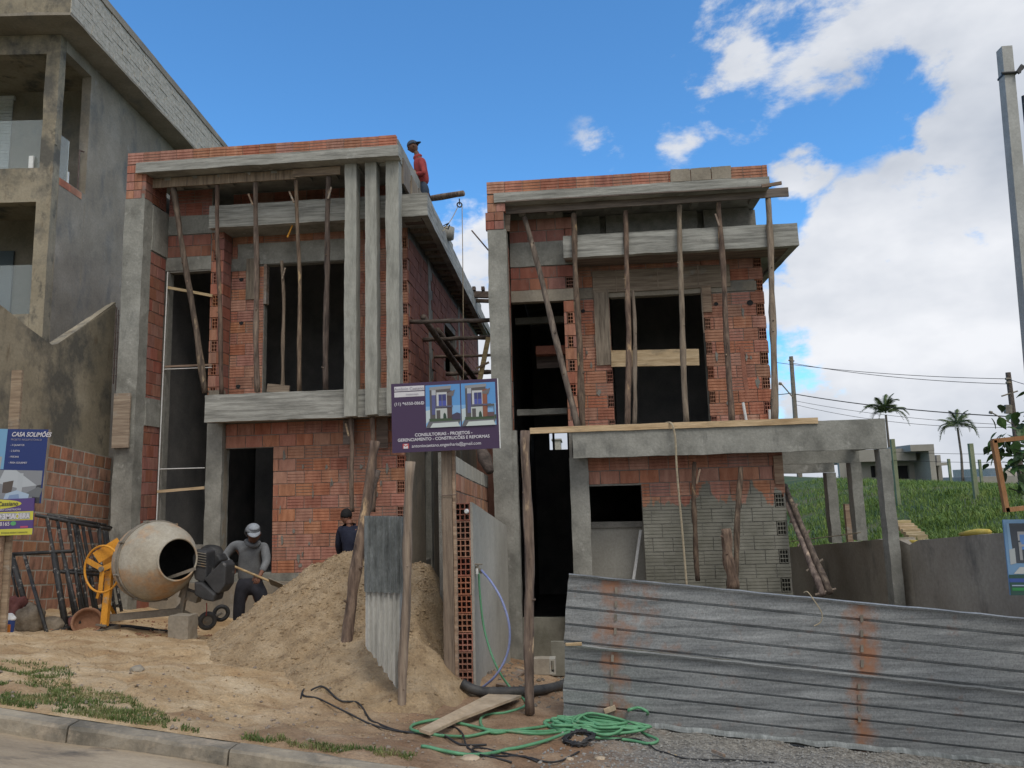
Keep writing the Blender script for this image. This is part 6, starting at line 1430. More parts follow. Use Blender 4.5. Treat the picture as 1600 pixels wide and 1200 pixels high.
curve_tube([gp(900, 1146, .02), gp(840, 1150, .012), gp(780, 1148, .012), gp(745, 1152, .012), gp(720, 1157, .012), gp(680, 1152, .012), gp(645, 1145, .012), gp(648, 1135, .012), gp(690, 1132, .018), gp(730, 1136, .012), gp(780, 1145, .012), gp(850, 1147, .012), gp(910, 1140, .02)], hr, clamp=True).build('hose', 'hosegreen', hs, smooth=True)
r = random.Random(31); c0 = gp(935, 1137); pts = []
for i in range(64):
    a = i * 2.1 + r.uniform(-.5, .5); rr_ = r.uniform(.12, .42); x = c0.x + math.cos(a) * rr_ * (1.25 if i % 3 else 1.0) ; y = c0.y + math.sin(a) * rr_ * .55 - .02; pts.append(Vector((x, y, gz(x, y) + .015 + .10 * r.random() * (1 - rr_ * 1.5))))
curve_tube(pts, hr, sub=8).build('tangled_coil', 'hosegreen', hs, smooth=True)
curve_tube([gp(965, 1135, .03), gp(985, 1118, .05), W(982, 1108, 6.05), W(998, 1106, 6.1), W(1012, 1112, 6.1), gp(1008, 1130, .03), gp(990, 1140, .015), gp(1010, 1150, .012), gp(1028, 1160, .012), gp(1015, 1167, .012), gp(980, 1160, .015), gp(930, 1158, .02)], hr, clamp=True).build('hose', 'hosegreen', hs, smooth=True)
p = gp(954, 1130, .10); mb = MB(); mb.obox(p + Vector((-.045, 0, -.015)), p + Vector((.045, 0, .015)), .035, .03); mb.build('connector', 'ply', hs)
tag(curve_tube([W(752, 891, 7.15), W(768, 910, 7.0), W(785, 940, 6.9), W(796, 980, 6.85), W(793, 1020, 6.85), W(775, 1055, 6.85), gp(748, 1084, .02)], .011).build('blue_hose', 'hoseblue', smooth=True), 'pale blue hose bowing out from the wall tap down to the black pipe', 'hose')
tp = thing('wall_tap', tuple(W(745, 888, 7.1)), 'metal garden tap on the rendered divider wall feeding the two hoses', 'tap')
pt_ = W(746, 888, 7.2); mb = MB(); mb.tube([pt_ + Vector((-.06, .12, .02)), pt_, pt_ + Vector((.03, -.03, -.01))], .014); mb.tube([pt_, pt_ + Vector((.01, 0, .035))], .009); mb.tube([pt_ + Vector((-.03, 0, .04)), pt_ + Vector((.05, 0, .036))], .007); mb.tube([pt_ + Vector((.03, -.03, -.01)), pt_ + Vector((.045, -.04, -.04))], .017); mb.build('body', 'framesteel', tp)
mb = MB(); mb.tube([pt_ + Vector((.0, -.02, .0)), pt_ + Vector((0, -.02, -.05))], .016); mb.build('nozzle', 'white', tp)
cc = thing('cable_coil', tuple(gp(905, 1165)), 'coil of black electric cable lying in front of the green hose heap', 'cable')
c1 = gp(905, 1165, .03); pts = []
for i in range(150):
    a = i * .42; rr_ = .085 + .035 * math.sin(i * 1.7) * .6 + .01 * r.random(); pts.append(c1 + Vector((math.cos(a) * rr_, math.sin(a) * rr_ * .8, .03 * r.random() + .02 * math.sin(a + .5))))
mb = MB(); mb.tube(pts, .006, 5); mb.build('coil', 'cable', cc, smooth=True)
def cable(pl, r_=.006, label='', dz=.006):
    o = curve_tube([gp(x, y, dz) for x, y in pl], r_, 5, clamp=True).build('power_cable', 'cable', smooth=True); tag(o, label, 'cable')
cable([(930, 1160), (985, 1158), (1010, 1165), (1030, 1176), (1075, 1188), (1150, 1190), (1210, 1194)], label='thin black cable running right from the coil over the gravel')
cable([(486, 1080), (505, 1080), (530, 1096), (560, 1106), (580, 1128), (610, 1142), (650, 1148), (690, 1150), (720, 1165), (760, 1168)], .008, 'upper black cable snaking from the sand heap towards the green hose')
cable([(470, 1093), (475, 1080), (474, 1090), (500, 1095), (540, 1115), (580, 1133), (620, 1145), (650, 1146), (690, 1140), (720, 1148), (732, 1170), (770, 1183), (840, 1194)], .007, 'lower black cable looping over the sand below the upright sheets')
cable([(800, 1198), (780, 1190), (740, 1178), (745, 1172), (790, 1180), (850, 1193), (880, 1190), (905, 1178)], .006, 'thin black cable curling below the green hose to the coil')
pp = curve_tube([gp(722, 1082, .05), gp(750, 1090, .05), gp(800, 1092, .05), gp(840, 1088, .05), gp(875, 1080, .05), gp(900, 1068, .06)], .042, 12); tag(pp.build('drain_pipe', 'pipe', smooth=True), 'thick black flexible drain pipe lying across the entrance beside the post', 'pipe')
def lying(pxs, mat, label, nm, th=.02, lift=.012, cat='board'):
    P = [gp(x, y) for x, y in pxs]; t_ = thing(nm, tuple(P[0]), label, cat); mb = MB(); z = Vector((0, 0, lift + .02)); mb.prism([p + z for p in P], (0, 0, -th)); mb.build('board', mat, t_, fix=True)
lying([(655, 1153), (672, 1160), (715, 1140), (815, 1096), (765, 1094)], 'ply', 'broken plywood sheet lying on the ground from the drain pipe to the green hose', 'plywood_sheet', lift=.03)
lying([(775, 1075), (790, 1078), (822, 1052), (812, 1049)], 'board', 'small brown board lying behind the drain pipe between divider wall and post', 'small_board')
lying([(1112, 1181), (1130, 1189), (1134, 1187), (1116, 1179)], 'board', 'short wood offcut lying on the gravel before the metal fence', 'wood_offcut')
blk = thing('concrete_block', tuple(W(850, 1054, 8.9)), 'grey hollow concrete block lying on the soil between the post and the metal sheets', 'block')
q0, q1, q2, q3 = PB(8.8, (834, 1030), (859, 1054)); mb = MB(); mb.rbox(q0, q1, 8.8, 8.95, q2, q3, amp=.003, seg=.1); mb.build('block_face', 'retain', blk)
q4 = X(868, 1040, 8.8); mb = MB(); mb.box(q1, q1 + .018, 8.8, 8.95, q2, q3); mb.box(q4 - .018, q4, 8.8, 8.95, q2, q3); mb.box(q1 + .018, q4 - .018, 8.8, 8.95, q3 - .02, q3); mb.box(q1 + .018, q4 - .018, 8.8, 8.95, q2, q2 + .02); mb.build('block_end', 'plaster_new', blk)
slb = thing('rendered_slab', tuple(W(875, 1055, 9.3)), 'small grey slab standing on edge behind the concrete block beside the metal sheets', 'slab'); q0, q1, q2, q3 = PB(9.3, (861, 1003), (884, 1056)); mb = MB(); mb.rbox(q0, q1, 9.3, 9.36, q2, q3, amp=.004); mb.build('slab', 'slurry', slb)

pts = []
while len(pts) < 260:
    x = r.uniform(-1.0, .0); y = r.uniform(6.6, 10.4)
    pts.append((x, y, gz(x, y) + .004, r.uniform(.008, .035)))
rocks('rubble', pts, 'pebble', 'rubble and clods strewn on the soil between the divider wall and the metal sheets', 'rubble')
pts = []
while len(pts) < 300:
    x = r.uniform(-7.2, -4.4); y = r.uniform(8.1, 10.4); pts.append((x, y, gz(x, y) + .004, r.uniform(.006, .03)))
rocks('rubble', pts, 'claypiece', 'broken clay bits and dirt strewn under the mixer and the scaffold frames', 'rubble')
# ------------------------------------------------------------------ concrete mixer
MY = 8.5
mx_ = thing('concrete_mixer', tuple(W(240, 985, MY)), 'cement-caked concrete mixer with a yellow hand wheel and a round open drum', 'concrete mixer')
dc = W(243, 876, MY); ax_ = Vector((.87, -.49, .06)).normalized()
pd = Vector((-ax_.y, ax_.x, 0)).normalized() * -1       # tilting axis, points to the left front
Rr = .455
prof = [(-.44, .0), (-.44, .17), (-.40, .25), (-.30, .36), (-.16, .435), (-.06, Rr), (0.02, Rr + .004), (.12, .44), (.22, .405), (.32, .345), (.40, .28), (.445, .24), (.46, .238)]
mb = MB(); mb.lathe(prof, dc, ax_, 48); drum = mb.build('drum', 'drum', mx_, smooth=True, fix=True)
mb = MB(); mb.lathe([(.455, .225), (.40, .265), (.30, .33), (.1, .42), (-.1, .43), (-.3, .34), (-.41, .2), (-.42, 0)], dc, ax_, 40); mb.build('drum_inside', 'drumin', drum, smooth=True)
mb = MB(); mb.torus(dc + ax_ * .46, ax_, .238, .012, 40, 8); mb.build('drum_rim', 'drum', drum, smooth=True)
mb = MB(); mb.torus(dc + ax_ * -.02, ax_, Rr + .006, .012, 48, 6); mb.torus(dc + ax_ * .025, ax_, Rr + .006, .012, 48, 6); mb.build('seam_flange', 'framesteel', drum, smooth=True)
u_ = ax_.orthogonal().normalized(); v_ = ax_.cross(u_)
for i in range(8):
    a = i * .785 + .3; c_ = dc + (u_ * math.cos(a) + v_ * math.sin(a)) * (Rr + .018); mb = MB(); mb.tube([c_ - ax_ * .045, c_ + ax_ * .045], .015, 6); mb.build('flange_bolt', 'framesteel', drum)
# paddle bar crossing the mouth
q = dc + ax_ * .47; mb = MB(); mb.obox(q + Vector((-.13, .03, -.21)), q + Vector((.24, -.06, -.10)), .035, .012); mb.build('mixing_blade', 'framesteel', drum)
# hand wheel
wc = W(160, 889, MY - .25); wn = pd.copy(); wn.z = 0; wn.normalize()
wn = Vector((-.22, -.975, .0)).normalized()
mb = MB(); mb.torus(wc, wn, .262, .0125, 44, 8); whl = mb.build('hand_wheel', 'yellow', mx_, smooth=True)
wu = Vector((-wn.y, wn.x, 0)); 
for a in (2.75, .35, 4.65):
    d = wu * math.cos(a) + Vector((0, 0, 1)) * math.sin(a); mb = MB(); mb.obox(wc, wc + d * .255, .06, .008, up=wn.cross(d)); mb.build('wheel_spoke', 'yellow', whl)
mb = MB(); mb.tube([wc - wn * .08, wc + wn * .03], .03, 12); mb.build('wheel_hub', 'framesteel', whl)
# gear housing behind the wheel
gh_ = W(184, 872, MY - .05); mb = MB(); mb.lathe([(-.06, 0), (-.06, .17), (.05, .185), (.05, .165), (.02, .15), (.02, 0)], gh_, -wn, 28); mb.build('gear_housing', 'yellow', mx_, smooth=False, fix=True)
mb = MB(); mb.obox(W(188, 848, MY - .15), W(150, 872, MY - .22), .14, .01, up=(0, 0, 1)); mb.build('tilt_plate', 'yellow', mx_)
# left leg, base bar, right legs
f0 = W(163, 985, MY - .2); 
mb = MB(); mb.obox(W(172, 890, MY - .12), W(163, 978, MY - .18), .075, .05, up=(1, 0, 0)); mb.build('front_leg', 'yellow', mx_)
mb = MB(); mb.obox(W(163, 895, MY - .14), W(152, 935, MY - .14), .03, .02, up=(1, 0, 0)); mb.obox(W(165, 935, MY), W(180, 962, MY + .1), .03, .02, up=(1, 0, 0)); mb.build('leg_brace', 'yellow', mx_)
mb = MB(); mb.obox(W(150, 976, MY - .22), W(166, 978, MY - .22), .02, .02); mb.obox(f0 + Vector((-.02, -.1, .0)), f0 + Vector((.02, .25, .0)), .04, .04, up=(1, 0, 0)); mb.build('foot', 'framesteel', mx_)
mb = MB(); mb.obox(W(167, 966, MY - .1), W(283, 955, MY + .12), .075, .06); mb.build('base_bar', 'framesteel', mx_)
mb = MB(); mb.obox(W(292, 905, MY + .15), W(283, 962, MY + .12), .05, .05, up=(1, 0, 0)); mb.obox(W(292, 935, MY + .15), W(270, 958, MY + .1), .03, .03, up=(1, 0, 0)); mb.build('rear_leg', 'framesteel', mx_)
mb = MB(); mb.obox(W(283, 955, MY + .12), W(318, 972, MY + .45), .05, .05); mb.build('axle_arm', 'framesteel', mx_)
wl = W(324, 970, MY + .3)
whd = Vector((.55, -.83, 0)).normalized()
mb = MB(); mb.torus(wl, whd, .078, .032, 28, 8); ty = mb.build('tyre', 'pipe', mx_, smooth=True); mb = MB(); mb.lathe([(-.02, 0), (-.02, .06), (.02, .065), (.02, .02), (.04, .02), (.04, 0)], wl, whd, 20); mb.build('rim', 'framesteel', ty)
w2 = wl + Vector((-.10, .55, 0)); mb = MB(); mb.torus(w2, whd, .082, .026, 24, 8); mb.build('tyre', 'cable', mx_, smooth=True)
mb = MB(); mb.tube([wl, w2], .018, 8); mb.build('axle', 'framesteel', mx_)
# motor box and ribbed guard, in dusty black plastic
def slab(px, Y, th, nm, mat='blackplastic', parent=mx_):
    P = [W(x, y, Y) for x, y in px]; mb = MB(); mb.prism(P, (0, th, 0)); o = mb.build(nm, mat, parent, fix=True); b = o.modifiers.new('bev', 'BEVEL'); b.width = .018; b.segments = 2; return o
slab([(306, 858), (323, 862), (322, 905), (316, 912), (303, 905), (300, 870)], MY + .0, .22, 'ribbed_guard')
for i in range(6):
    mb = MB(); mb.obox(W(308, 863 + 4 * i, MY - .01), W(322, 865.5 + 4 * i, MY - .01), .008, .012); mb.build('guard_rib', 'framesteel', mx_)
slab([(318, 905), (347, 876), (353, 884), (351, 915), (342, 928), (335, 927)], MY - .02, .25, 'motor_cover')
slab([(303, 909), (315, 911), (336, 929), (333, 941), (318, 938), (303, 930)], MY - .05, .24, 'motor_cover')
slab([(322, 868), (340, 866), (346, 876), (322, 900)], MY + .2, .2, 'motor_housing', 'cable')
mb = MB(); mb.obox(W(285, 925, MY + .2), W(312, 935, MY + .2), .10, .12); mb.build('motor_bracket', 'framesteel', mx_)
cb = thing('test_block', tuple(W(278, 998, MY - .3)), 'small upright grey concrete cube standing on the sand before the mixer', 'block'); q0, q1, q2, q3 = PB(MY - .35, (263, 963), (293, 998)); mb = MB(); mb.rbox(q0, q1, MY - .35, MY - .14, q2 - .03, q3, amp=.012, seg=.05); mb.build('block', 'plaster', cb)
tag(curve_tube([W(323, 942, MY + .1), W(323, 952, MY + .1), W(322, 962, MY + .15)], .006, 5).build('starter_pull', 'redcloth'), 'short dark red cord hanging under the black mixer motor', 'cord')

# ------------------------------------------------------------------ black scaffold frames leaning on the brick wall
GF = 'black scaffold frames leaning on the low brick wall'
fr_specs = [((62, 806), (165, 826), (105, 985), (163, 972), 8.9, 'front scaffold frame of the row, its top bar ends speckled with cement'), ((80, 806), (160, 820), (118, 975), (170, 965), 9.15, 'second scaffold frame from the front in the leaning row'),
            ((97, 808), (168, 826), (135, 972), (180, 960), 9.4, 'third scaffold frame from the front in the leaning row'), ((112, 810), (170, 824), (150, 965), (190, 955), 9.65, 'scaffold frame nearest to the wall in the leaning row')]
for k_, (tl_, tr2, bl_, br_, Y, lab) in enumerate(fr_specs):
    TLp, TRp, BLp, BRp = W(*tl_, Y), W(*tr2, Y + .75), W(*bl_, Y - .35), W(*br_, Y + .25)
    for p in (BLp, BRp): p.z = max(p.z, gz(p.x, p.y) + .01)
    t_ = thing('scaffold_trestle', tuple(BLp), lab, 'scaffold frame', GF)
    e = (TRp - TLp).normalized()
    mb = MB(); mb.tube([TLp - e * .05, TRp + e * .05], .024, 9); mb.build('top_bar', 'blackpaint', t_, smooth=True)
    for (a, b_) in ((.10, 0), (.42, .4), (.9, 1)):
        mb = MB(); mb.tube([TLp.lerp(TRp, a), BLp.lerp(BRp, b_)], .021, 9); mb.build('leg' if b_ in (0, 1) else 'upright', 'blackpaint', t_, smooth=True)
    for s_ in (.52, .93):
        mb = MB(); mb.tube([TLp.lerp(BLp, s_), TRp.lerp(BRp, s_)], .02, 9); mb.build('cross_bar', 'blackpaint', t_, smooth=True)
t_ = thing('scaffold_trestle', tuple(W(75, 990, 8.0)), 'lower black scaffold frame with a long level top bar, standing in front of the others', 'scaffold frame', GF)
A, B, C, D = W(17, 866, 8.5), W(114, 861, 8.5), W(42, 965, 8.2), W(73, 990, 7.9)
for (a, b_, nm, r_) in ((A, B, 'top_bar', .022), (W(18, 866, 8.5), W(44, 960, 8.3), 'leg', .03), (W(38, 868, 8.45), W(74, 992, 7.9), 'leg', .02), (W(84, 864, 8.5), W(103, 985, 8.3), 'leg', .034), (W(98, 863, 8.5), W(125, 975, 8.3), 'upright', .02), (W(68, 992, 7.9), W(116, 980, 8.3), 'cross_bar', .026), (W(16, 884, 8.5), W(34, 960, 8.5), 'upright', .014)):
    mb = MB(); mb.tube([a, b_], r_, 9); mb.build(nm, 'blackpaint', t_, smooth=True)
# bags, clay shells, tub and bottle at the foot of the wall
def lump(px, py, Y, sx, sy, sz, mat, label, cat, nm, seed=0, rot=0.0, sub=3, amp=.3):
    p = W(px, py, Y); bm = bmesh.new(); bmesh.ops.create_icosphere(bm, subdivisions=sub, radius=1)
    for v in bm.verts:
        n_ = noise.noise(v.co * 1.4 + Vector((seed * 3.1, 0, 0))) * amp + noise.noise(v.co * 4 + Vector((seed, 0, 0))) * amp * .3 + abs(noise.noise(v.co * 7 + Vector((0, seed, 0)))) * amp * .2
        v.co = Vector((v.co.x * sx, v.co.y * sy, v.co.z * sz)) * (1 + n_)
    me = bpy.data.meshes.new(nm); bm.to_mesh(me); bm.free(); me.materials.append(M[mat]); me.polygons.foreach_set('use_smooth', [True] * len(me.polygons))
    o = bpy.data.objects.new(nm, me); COL.objects.link(o); o.location = p; o.rotation_euler = (0, rot, 0); tag(o, label, cat); return o
M['sack'] = mkmat('dirty_sack', [(.10, .075, .05), (.20, .16, .115), (.28, .23, .17)], 5, 6, bump=.7, bscale=20)
M['redsack'] = mkmat('dull_red_sack', [(.12, .04, .035), (.20, .08, .07)], 5, 6, bump=.6, bscale=20)
lump(82, 978, 8.3, .17, .15, .11, 'sack', 'dusty grey-brown cement sack slumped at the foot of the scaffold frames', 'sack', 'cement_sack', 3)
lump(46, 968, 8.1, .14, .12, .17, 'sack', 'crumpled brown paper sack behind the white topped tub', 'sack', 'paper_sack', 5, amp=.5)
lump(24, 950, 8.3, .10, .08, .14, 'redsack', 'dull red crumpled bag leaning beside the brown sack', 'bag', 'red_bag', 7, rot=.5, amp=.5)
lump(113, 975, 8.4, .055, .06, .085, 'redsack', 'small reddish bag left of the clay half pipe', 'bag', 'red_bag', 9)
for (px, py, Y, R0, lab) in ((136, 972, 8.25, .16, 'upturned round clay-coloured basin left of the mixer leg'),):
    p = W(px, py, Y); t_ = MB(); t_.lathe([(-.10, .001), (-.095, .09), (-.02, .15), (.02, .165), (.03, .15), (-.01, .135)], p, (.5, -.75, .45), 24); tag(t_.build('clay_basin', 'claypiece', smooth=True), lab, 'basin')
tb = thing('paint_tub', tuple(W(12, 990, 7.6)), 'small blue and orange paint tub topped by a crumpled white cloth', 'tub'); c_ = W(12, 985, 7.6)
mb = MB(); mb.lathe([(0, 0), (0, .055), (.13, .065), (.13, 0)], c_ - Vector((0, 0, .02)), (0, 0, 1), 18); mb.build('tub_body', flat('tub_blue', (.03, .07, .25), .5), tb, fix=True)
o = lump(13, 966, 7.6, .07, .06, .05, 'white', None, None, 'white_cloth', 4); o.parent = tb; o.location = o.location - BASE[tb.name]
mb = MB(); mb.box(c_.x + .01, c_.x + .07, c_.y - .075, c_.y - .05, c_.z - .02, c_.z + .07); mb.build('tub_label', flat('tub_orange', (.55, .17, .02), .5), tb)
# long dark bits lying below the mixer
for (a, b_, r_, lab) in (((165, 975), (240, 982), .02, 'dark bar lying on the ground under the mixer frame'), ((175, 985), (262, 992), .012, 'thin dark rod lying on the sand before the mixer'), ((60, 995), (115, 985), .02, 'dark tube lying before the cement sack')):
    p, q = W(*a, 8.7), W(*b_, 8.7); p.z = gz(p.x, p.y) + r_ + .01; q.z = gz(q.x, q.y) + r_ + .01; mb = MB(); mb.tube([p, p.lerp(q, .5) + Vector((0, 0, .01)), q], r_, 7); tag(mb.build('metal_bar', 'blackpaint', smooth=True), lab, 'bar')
lump(330, 868, 10.6, .2, .12, .16, 'cable', 'dark rubber tub standing behind the mixer motor', 'tub', 'rubber_tub', 2, amp=.08)

# ------------------------------------------------------------------ people
def skin_obj(name, parent, chains, mat, base, subs=2, loc_world=True):
    """chains: list of [(Vector world, radius), ...]; a chain may start with an index tuple ('j', chain, i) to branch"""
    vs = []; es = []; rs = []; roots = []; ids = []
    for ch in chains:
        cur = []
        for k, it in enumerate(ch):
            if it[0] == 'j': cur.append(ids[it[1]][it[2]]); continue
            vs.append(Vector(it[0]) - base); rs.append(it[1]); cur.append(len(vs) - 1)
            if k == 0: roots.append(len(vs) - 1)
        ids.append(cur)
        es += [(a, b_) for a, b_ in zip(cur, cur[1:])]
    me = bpy.data.meshes.new(name); me.from_pydata(vs, es, []); o = bpy.data.objects.new(name, me); COL.objects.link(o); o.parent = parent
    md = o.modifiers.new('skin', 'SKIN'); md.use_smooth_shade = True; md.branch_smoothing = .6
    for i, r_ in enumerate(rs):
        sv = me.skin_vertices[0].data[i]; rr2 = r_ if hasattr(r_, '__len__') else (r_, r_); sv.radius = rr2; sv.use_root = i in roots
    s2_ = o.modifiers.new('sub', 'SUBSURF'); s2_.levels = subs; s2_.render_levels = subs
    me.materials.append(M[mat]); return o
def fingers(hand, fwd, side, down, L=.075):
    """five short skinned chains rooted in the palm, curled"""
    out = []
    for i, (o_, l_) in enumerate(((-.030, .92), (-.010, 1.0), (.010, .95), (.028, .75))):
        a = hand + side * o_; out.append([(a, .010), (a + fwd * L * .5 * l_, .0095), (a + fwd * L * .75 * l_ + down * L * .3, .009), (a + fwd * L * .6 * l_ + down * L * .6, .0085)])
    a = hand - side * .030 - fwd * .02; out.append([(a, .012), (a - side * .022 + fwd * .02 + down * .015, .0105), (a - side * .015 + fwd * .045 + down * .035, .0095)])
    return out
def head_mesh(parent, base, c, look, mat, s=1.0, nm='head'):
    """head with brow, nose, mouth, chin and ears; look: unit vector of the gaze"""
    bm = bmesh.new(); bmesh.ops.create_uvsphere(bm, u_segments=28, v_segments=20, radius=1)
    for v in bm.verts:
        x, y, z = v.co; w_ = .076; d_ = .096; h_ = .118
        k = 1 - .30 * max(0, -z) ** 1.4; px, py, pz = x * w_ * k, y * d_ * (1 - .12 * max(0, -z)), z * h_
        f = max(0, -y)
        if f > .5:
            g = math.exp(-((x * 5.5) ** 2)); py -= .022 * g * math.exp(-((z + .12) * 5) ** 2)          # nose
            py += .010 * math.exp(-((abs(x) - .38) * 6) ** 2) * math.exp(-((z - .10) * 7) ** 2)          # eye sockets
            py -= .006 * math.exp(-((z - .30) * 8) ** 2)                                                  # brow
            py -= .006 * math.exp(-((x * 3.2) ** 2)) * math.exp(-((z + .47) * 9) ** 2)                     # lips
            py -= .010 * math.exp(-((x * 3) ** 2)) * math.exp(-((z + .82) * 6) ** 2)                       # chin
        v.co = Vector((px, py, pz)) * s
    for sx in (-1, 1):
        r_ = bmesh.ops.create_uvsphere(bm, u_segments=10, v_segments=8, radius=1)
        for v in r_['verts']: v.co = Vector((sx * .078 + v.co.x * .010, .012 + v.co.y * .017, -.004 + v.co.z * .030)) * s
    Rm = (Vector((0, -1, 0))).rotation_difference(Vector(look).normalized()).to_matrix()
    if abs(look[2]) < 2: 
        f = Vector(look).normalized(); rt = f.cross(Vector((0, 0, 1))).normalized() * -1; up_ = f.cross(rt).normalized() * 1
        if up_.z < 0: up_ = -up_
        rt = up_.cross(f) * -1; Rm = Matrix(((-f).cross(up_), -f, up_)).transposed()
    me = bpy.data.meshes.new(nm)
    for v in bm.verts: v.co = Rm @ v.co + Vector(c) - base
    bm.to_mesh(me); bm.free(); me.materials.append(M[mat]); me.polygons.foreach_set('use_smooth', [True] * len(me.polygons)); o = bpy.data.objects.new(nm, me); COL.objects.link(o); o.parent = parent
    # eyes and brows
    e = MB()
    for sx in (-1, 1):
        p = Rm @ (Vector((sx * .030, -.088, .010)) * s) + Vector(c)
        for q in range(6): pass
        e.lathe([(-.010, 0), (-.007, .008), (0, .011), (.007, .008), (.010, 0)], p, Rm @ Vector((1, 0, 0)), 10)
    e.build('eyes', 'hair', o, smooth=True)
    return o, Rm
def dome(parent, base, c, Rm, s, mat, nm, cut=.05, brim=None, zoff=.0, back=0.0, ext=1.0):
    bm = bmesh.new(); bmesh.ops.create_uvsphere(bm, u_segments=24, v_segments=16, radius=1)
    bmesh.ops.delete(bm, geom=[v for v in bm.verts if v.co.z < cut - max(0, v.co.y) * back - .02], context='VERTS')
    for v in bm.verts: v.co = Rm @ (Vector((v.co.x * .088 * ext, v.co.y * .110 * ext, v.co.z * .112 * ext + .014 + zoff)) * s) + Vector(c) - base
    if brim:
        vv = []
        for i in range(9):
            a = -1.1 + 2.2 * i / 8
            for r_ in (0, 1):
                q = Vector((math.sin(a) * (.078 + .012 * r_), (-math.cos(a) * (.10 + .075 * r_ * math.cos(a * .8))) * brim, .045 - .022 * r_)) * s; vv.append(bm.verts.new(Rm @ q + Vector(c) - base))
        for i in range(8): bm.faces.new((vv[2 * i], vv[2 * i + 1], vv[2 * i + 3], vv[2 * i + 2]))
    me = bpy.data.meshes.new(nm); bm.to_mesh(me); bm.free(); me.materials.append(M[mat]); me.polygons.foreach_set('use_smooth', [True] * len(me.polygons)); o = bpy.data.objects.new(nm, me); COL.objects.link(o); o.parent = parent
    md = o.modifiers.new('t', 'SOLIDIFY'); md.thickness = .006; return o
# worker in a grey hoodie
Yp = 9.6; f = lambda x, y, dy=0: W(x, y, Yp + dy)
gp_ = gz(-4.2, 9.6); gb = Vector((W(393, 900, Yp).x, Yp, gp_))
wk = thing('person', tuple(gb), 'worker in a grey hoodie and pale cap shovelling beside the sand heap', 'person')
neck = f(393, 846, -.02); hip = f(391, 901, .08); chest = f(389, 868, 0)
lsh, rsh = f(366, 852, .02), f(413, 853, .02)
lel, rel = f(350, 871, -.05), f(417, 877, -.08); lh, rh = f(362, 886, -.28), f(406, 900, -.30)
kl, kr = Vector((gb.x - .13, Yp - .06, gp_ + .5)), Vector((gb.x + .14, Yp + .0, gp_ + .5)); fl, fr_ = Vector((gb.x - .17, Yp + .0, gp_ + .08)), Vector((gb.x + .19, Yp + .05, gp_ + .08))
body_ch = [[(hip, .085), (chest, .10), (neck - Vector((0, 0, .04)), .06), (neck, .052), (neck + Vector((.02, -.04, .05)), .05)],
           [('j', 0, 1), (lsh, .05), (lel, .038), (lh, .026), (lh + Vector((.02, -.03, -.02)), .03)], [('j', 0, 1), (rsh, .05), (rel, .038), (rh, .026), (rh + Vector((-.01, -.03, -.02)), .03)],
           [('j', 0, 0), (kl, .06), (fl, .04)], [('j', 0, 0), (kr, .06), (fr_, .04)]]
fl1 = fingers(lh + Vector((.03, -.04, -.02)), Vector((.55, -.5, -.5)).normalized(), Vector((.6, .7, -.1)).normalized(), Vector((-.3, .2, -.9)).normalized())
fl2 = fingers(rh + Vector((-.01, -.04, -.02)), Vector((.1, -.5, -.7)).normalized(), Vector((.9, .1, -.1)).normalized(), Vector((-.5, .4, -.7)).normalized())
skin_obj('body', wk, body_ch + fl1 + fl2, 'skin', gb)
skin_obj('hoodie', wk, [[(f(391, 909, .06), (.172, .135)), (f(391, 897, .05), (.17, .13)), (f(390, 880, .03), (.165, .125)), (chest, (.175, .13)), (f(391, 853, -.02), (.12, .10)), (neck, .07)],
    [('j', 0, 4), (lsh, .076), (lsh.lerp(lel, .5), .063), (lel, .056), (lh.lerp(lel, .25), .042)], [('j', 0, 4), (rsh, .080), (rsh.lerp(rel, .5), .066), (rel, .056), (rh.lerp(rel, .25), .042)]], 'greycloth', gb)
skin_obj('trousers', wk, [[(hip + Vector((0, 0, .10)), (.155, .118)), (hip - Vector((0, 0, .08)), (.165, .125))], [('j', 0, 1), (kl + Vector((0, 0, .15)), .098), (kl, .082), (fl + Vector((0, 0, .04)), .065)], [('j', 0, 1), (kr + Vector((0, 0, .15)), .098), (kr, .082), (fr_ + Vector((0, 0, .04)), .065)]], 'pants', gb)
for p in (fl, fr_): skin_obj('boot', wk, [[(p + Vector((0, .05, -.02)), .05), (p + Vector((0, -.06, -.03)), .05), (p + Vector((0, -.16, -.04)), .04)]], 'boot', gb)
hd, Rm = head_mesh(wk, gb, f(397, 835, -.12), (.40, -.84, -.36), 'skin2')
dome(wk, gb, f(396.5, 833, -.125), Rm, 1.04, 'capcloth', 'cap', cut=.42, brim=1)
dome(wk, gb, f(394.5, 835, -.105), Rm, 1.17, 'hoodcloth', 'hood', cut=.36, back=2.2, ext=1.0)
skin_obj('hood_collar', wk, [[(f(385, 843, -.04), .04), (f(387, 850, -.08), .035), (f(396, 854, -.10), .03), (f(404, 850, -.07), .035), (f(405, 845, -.02), .035)]], 'greycloth', gb)
sv_ = thing('shovel', tuple(f(380, 892, -.36)), 'shovel with a pale wooden handle held by the worker in the grey hoodie', 'shovel')
mb = MB(); p, q = f(361, 883, -.34), f(421, 908, -.36); mb.tube([p, q], .015, 8); mb.build('handle', 'board_new', sv_)
mb = MB(); d = (q - p).normalized(); mb.obox(q, q + d * .28, .2, .01, up=(0, -.6, .4)); mb.build('blade', 'framesteel', sv_)
mb = MB(); pl = W(365, 901, Yp - .12); mb.obox(pl + Vector((-.03, -.04, 0)), pl + Vector((.03, -.045, 0)), .012, .004); mb.build('trouser_logo', 'white', wk)
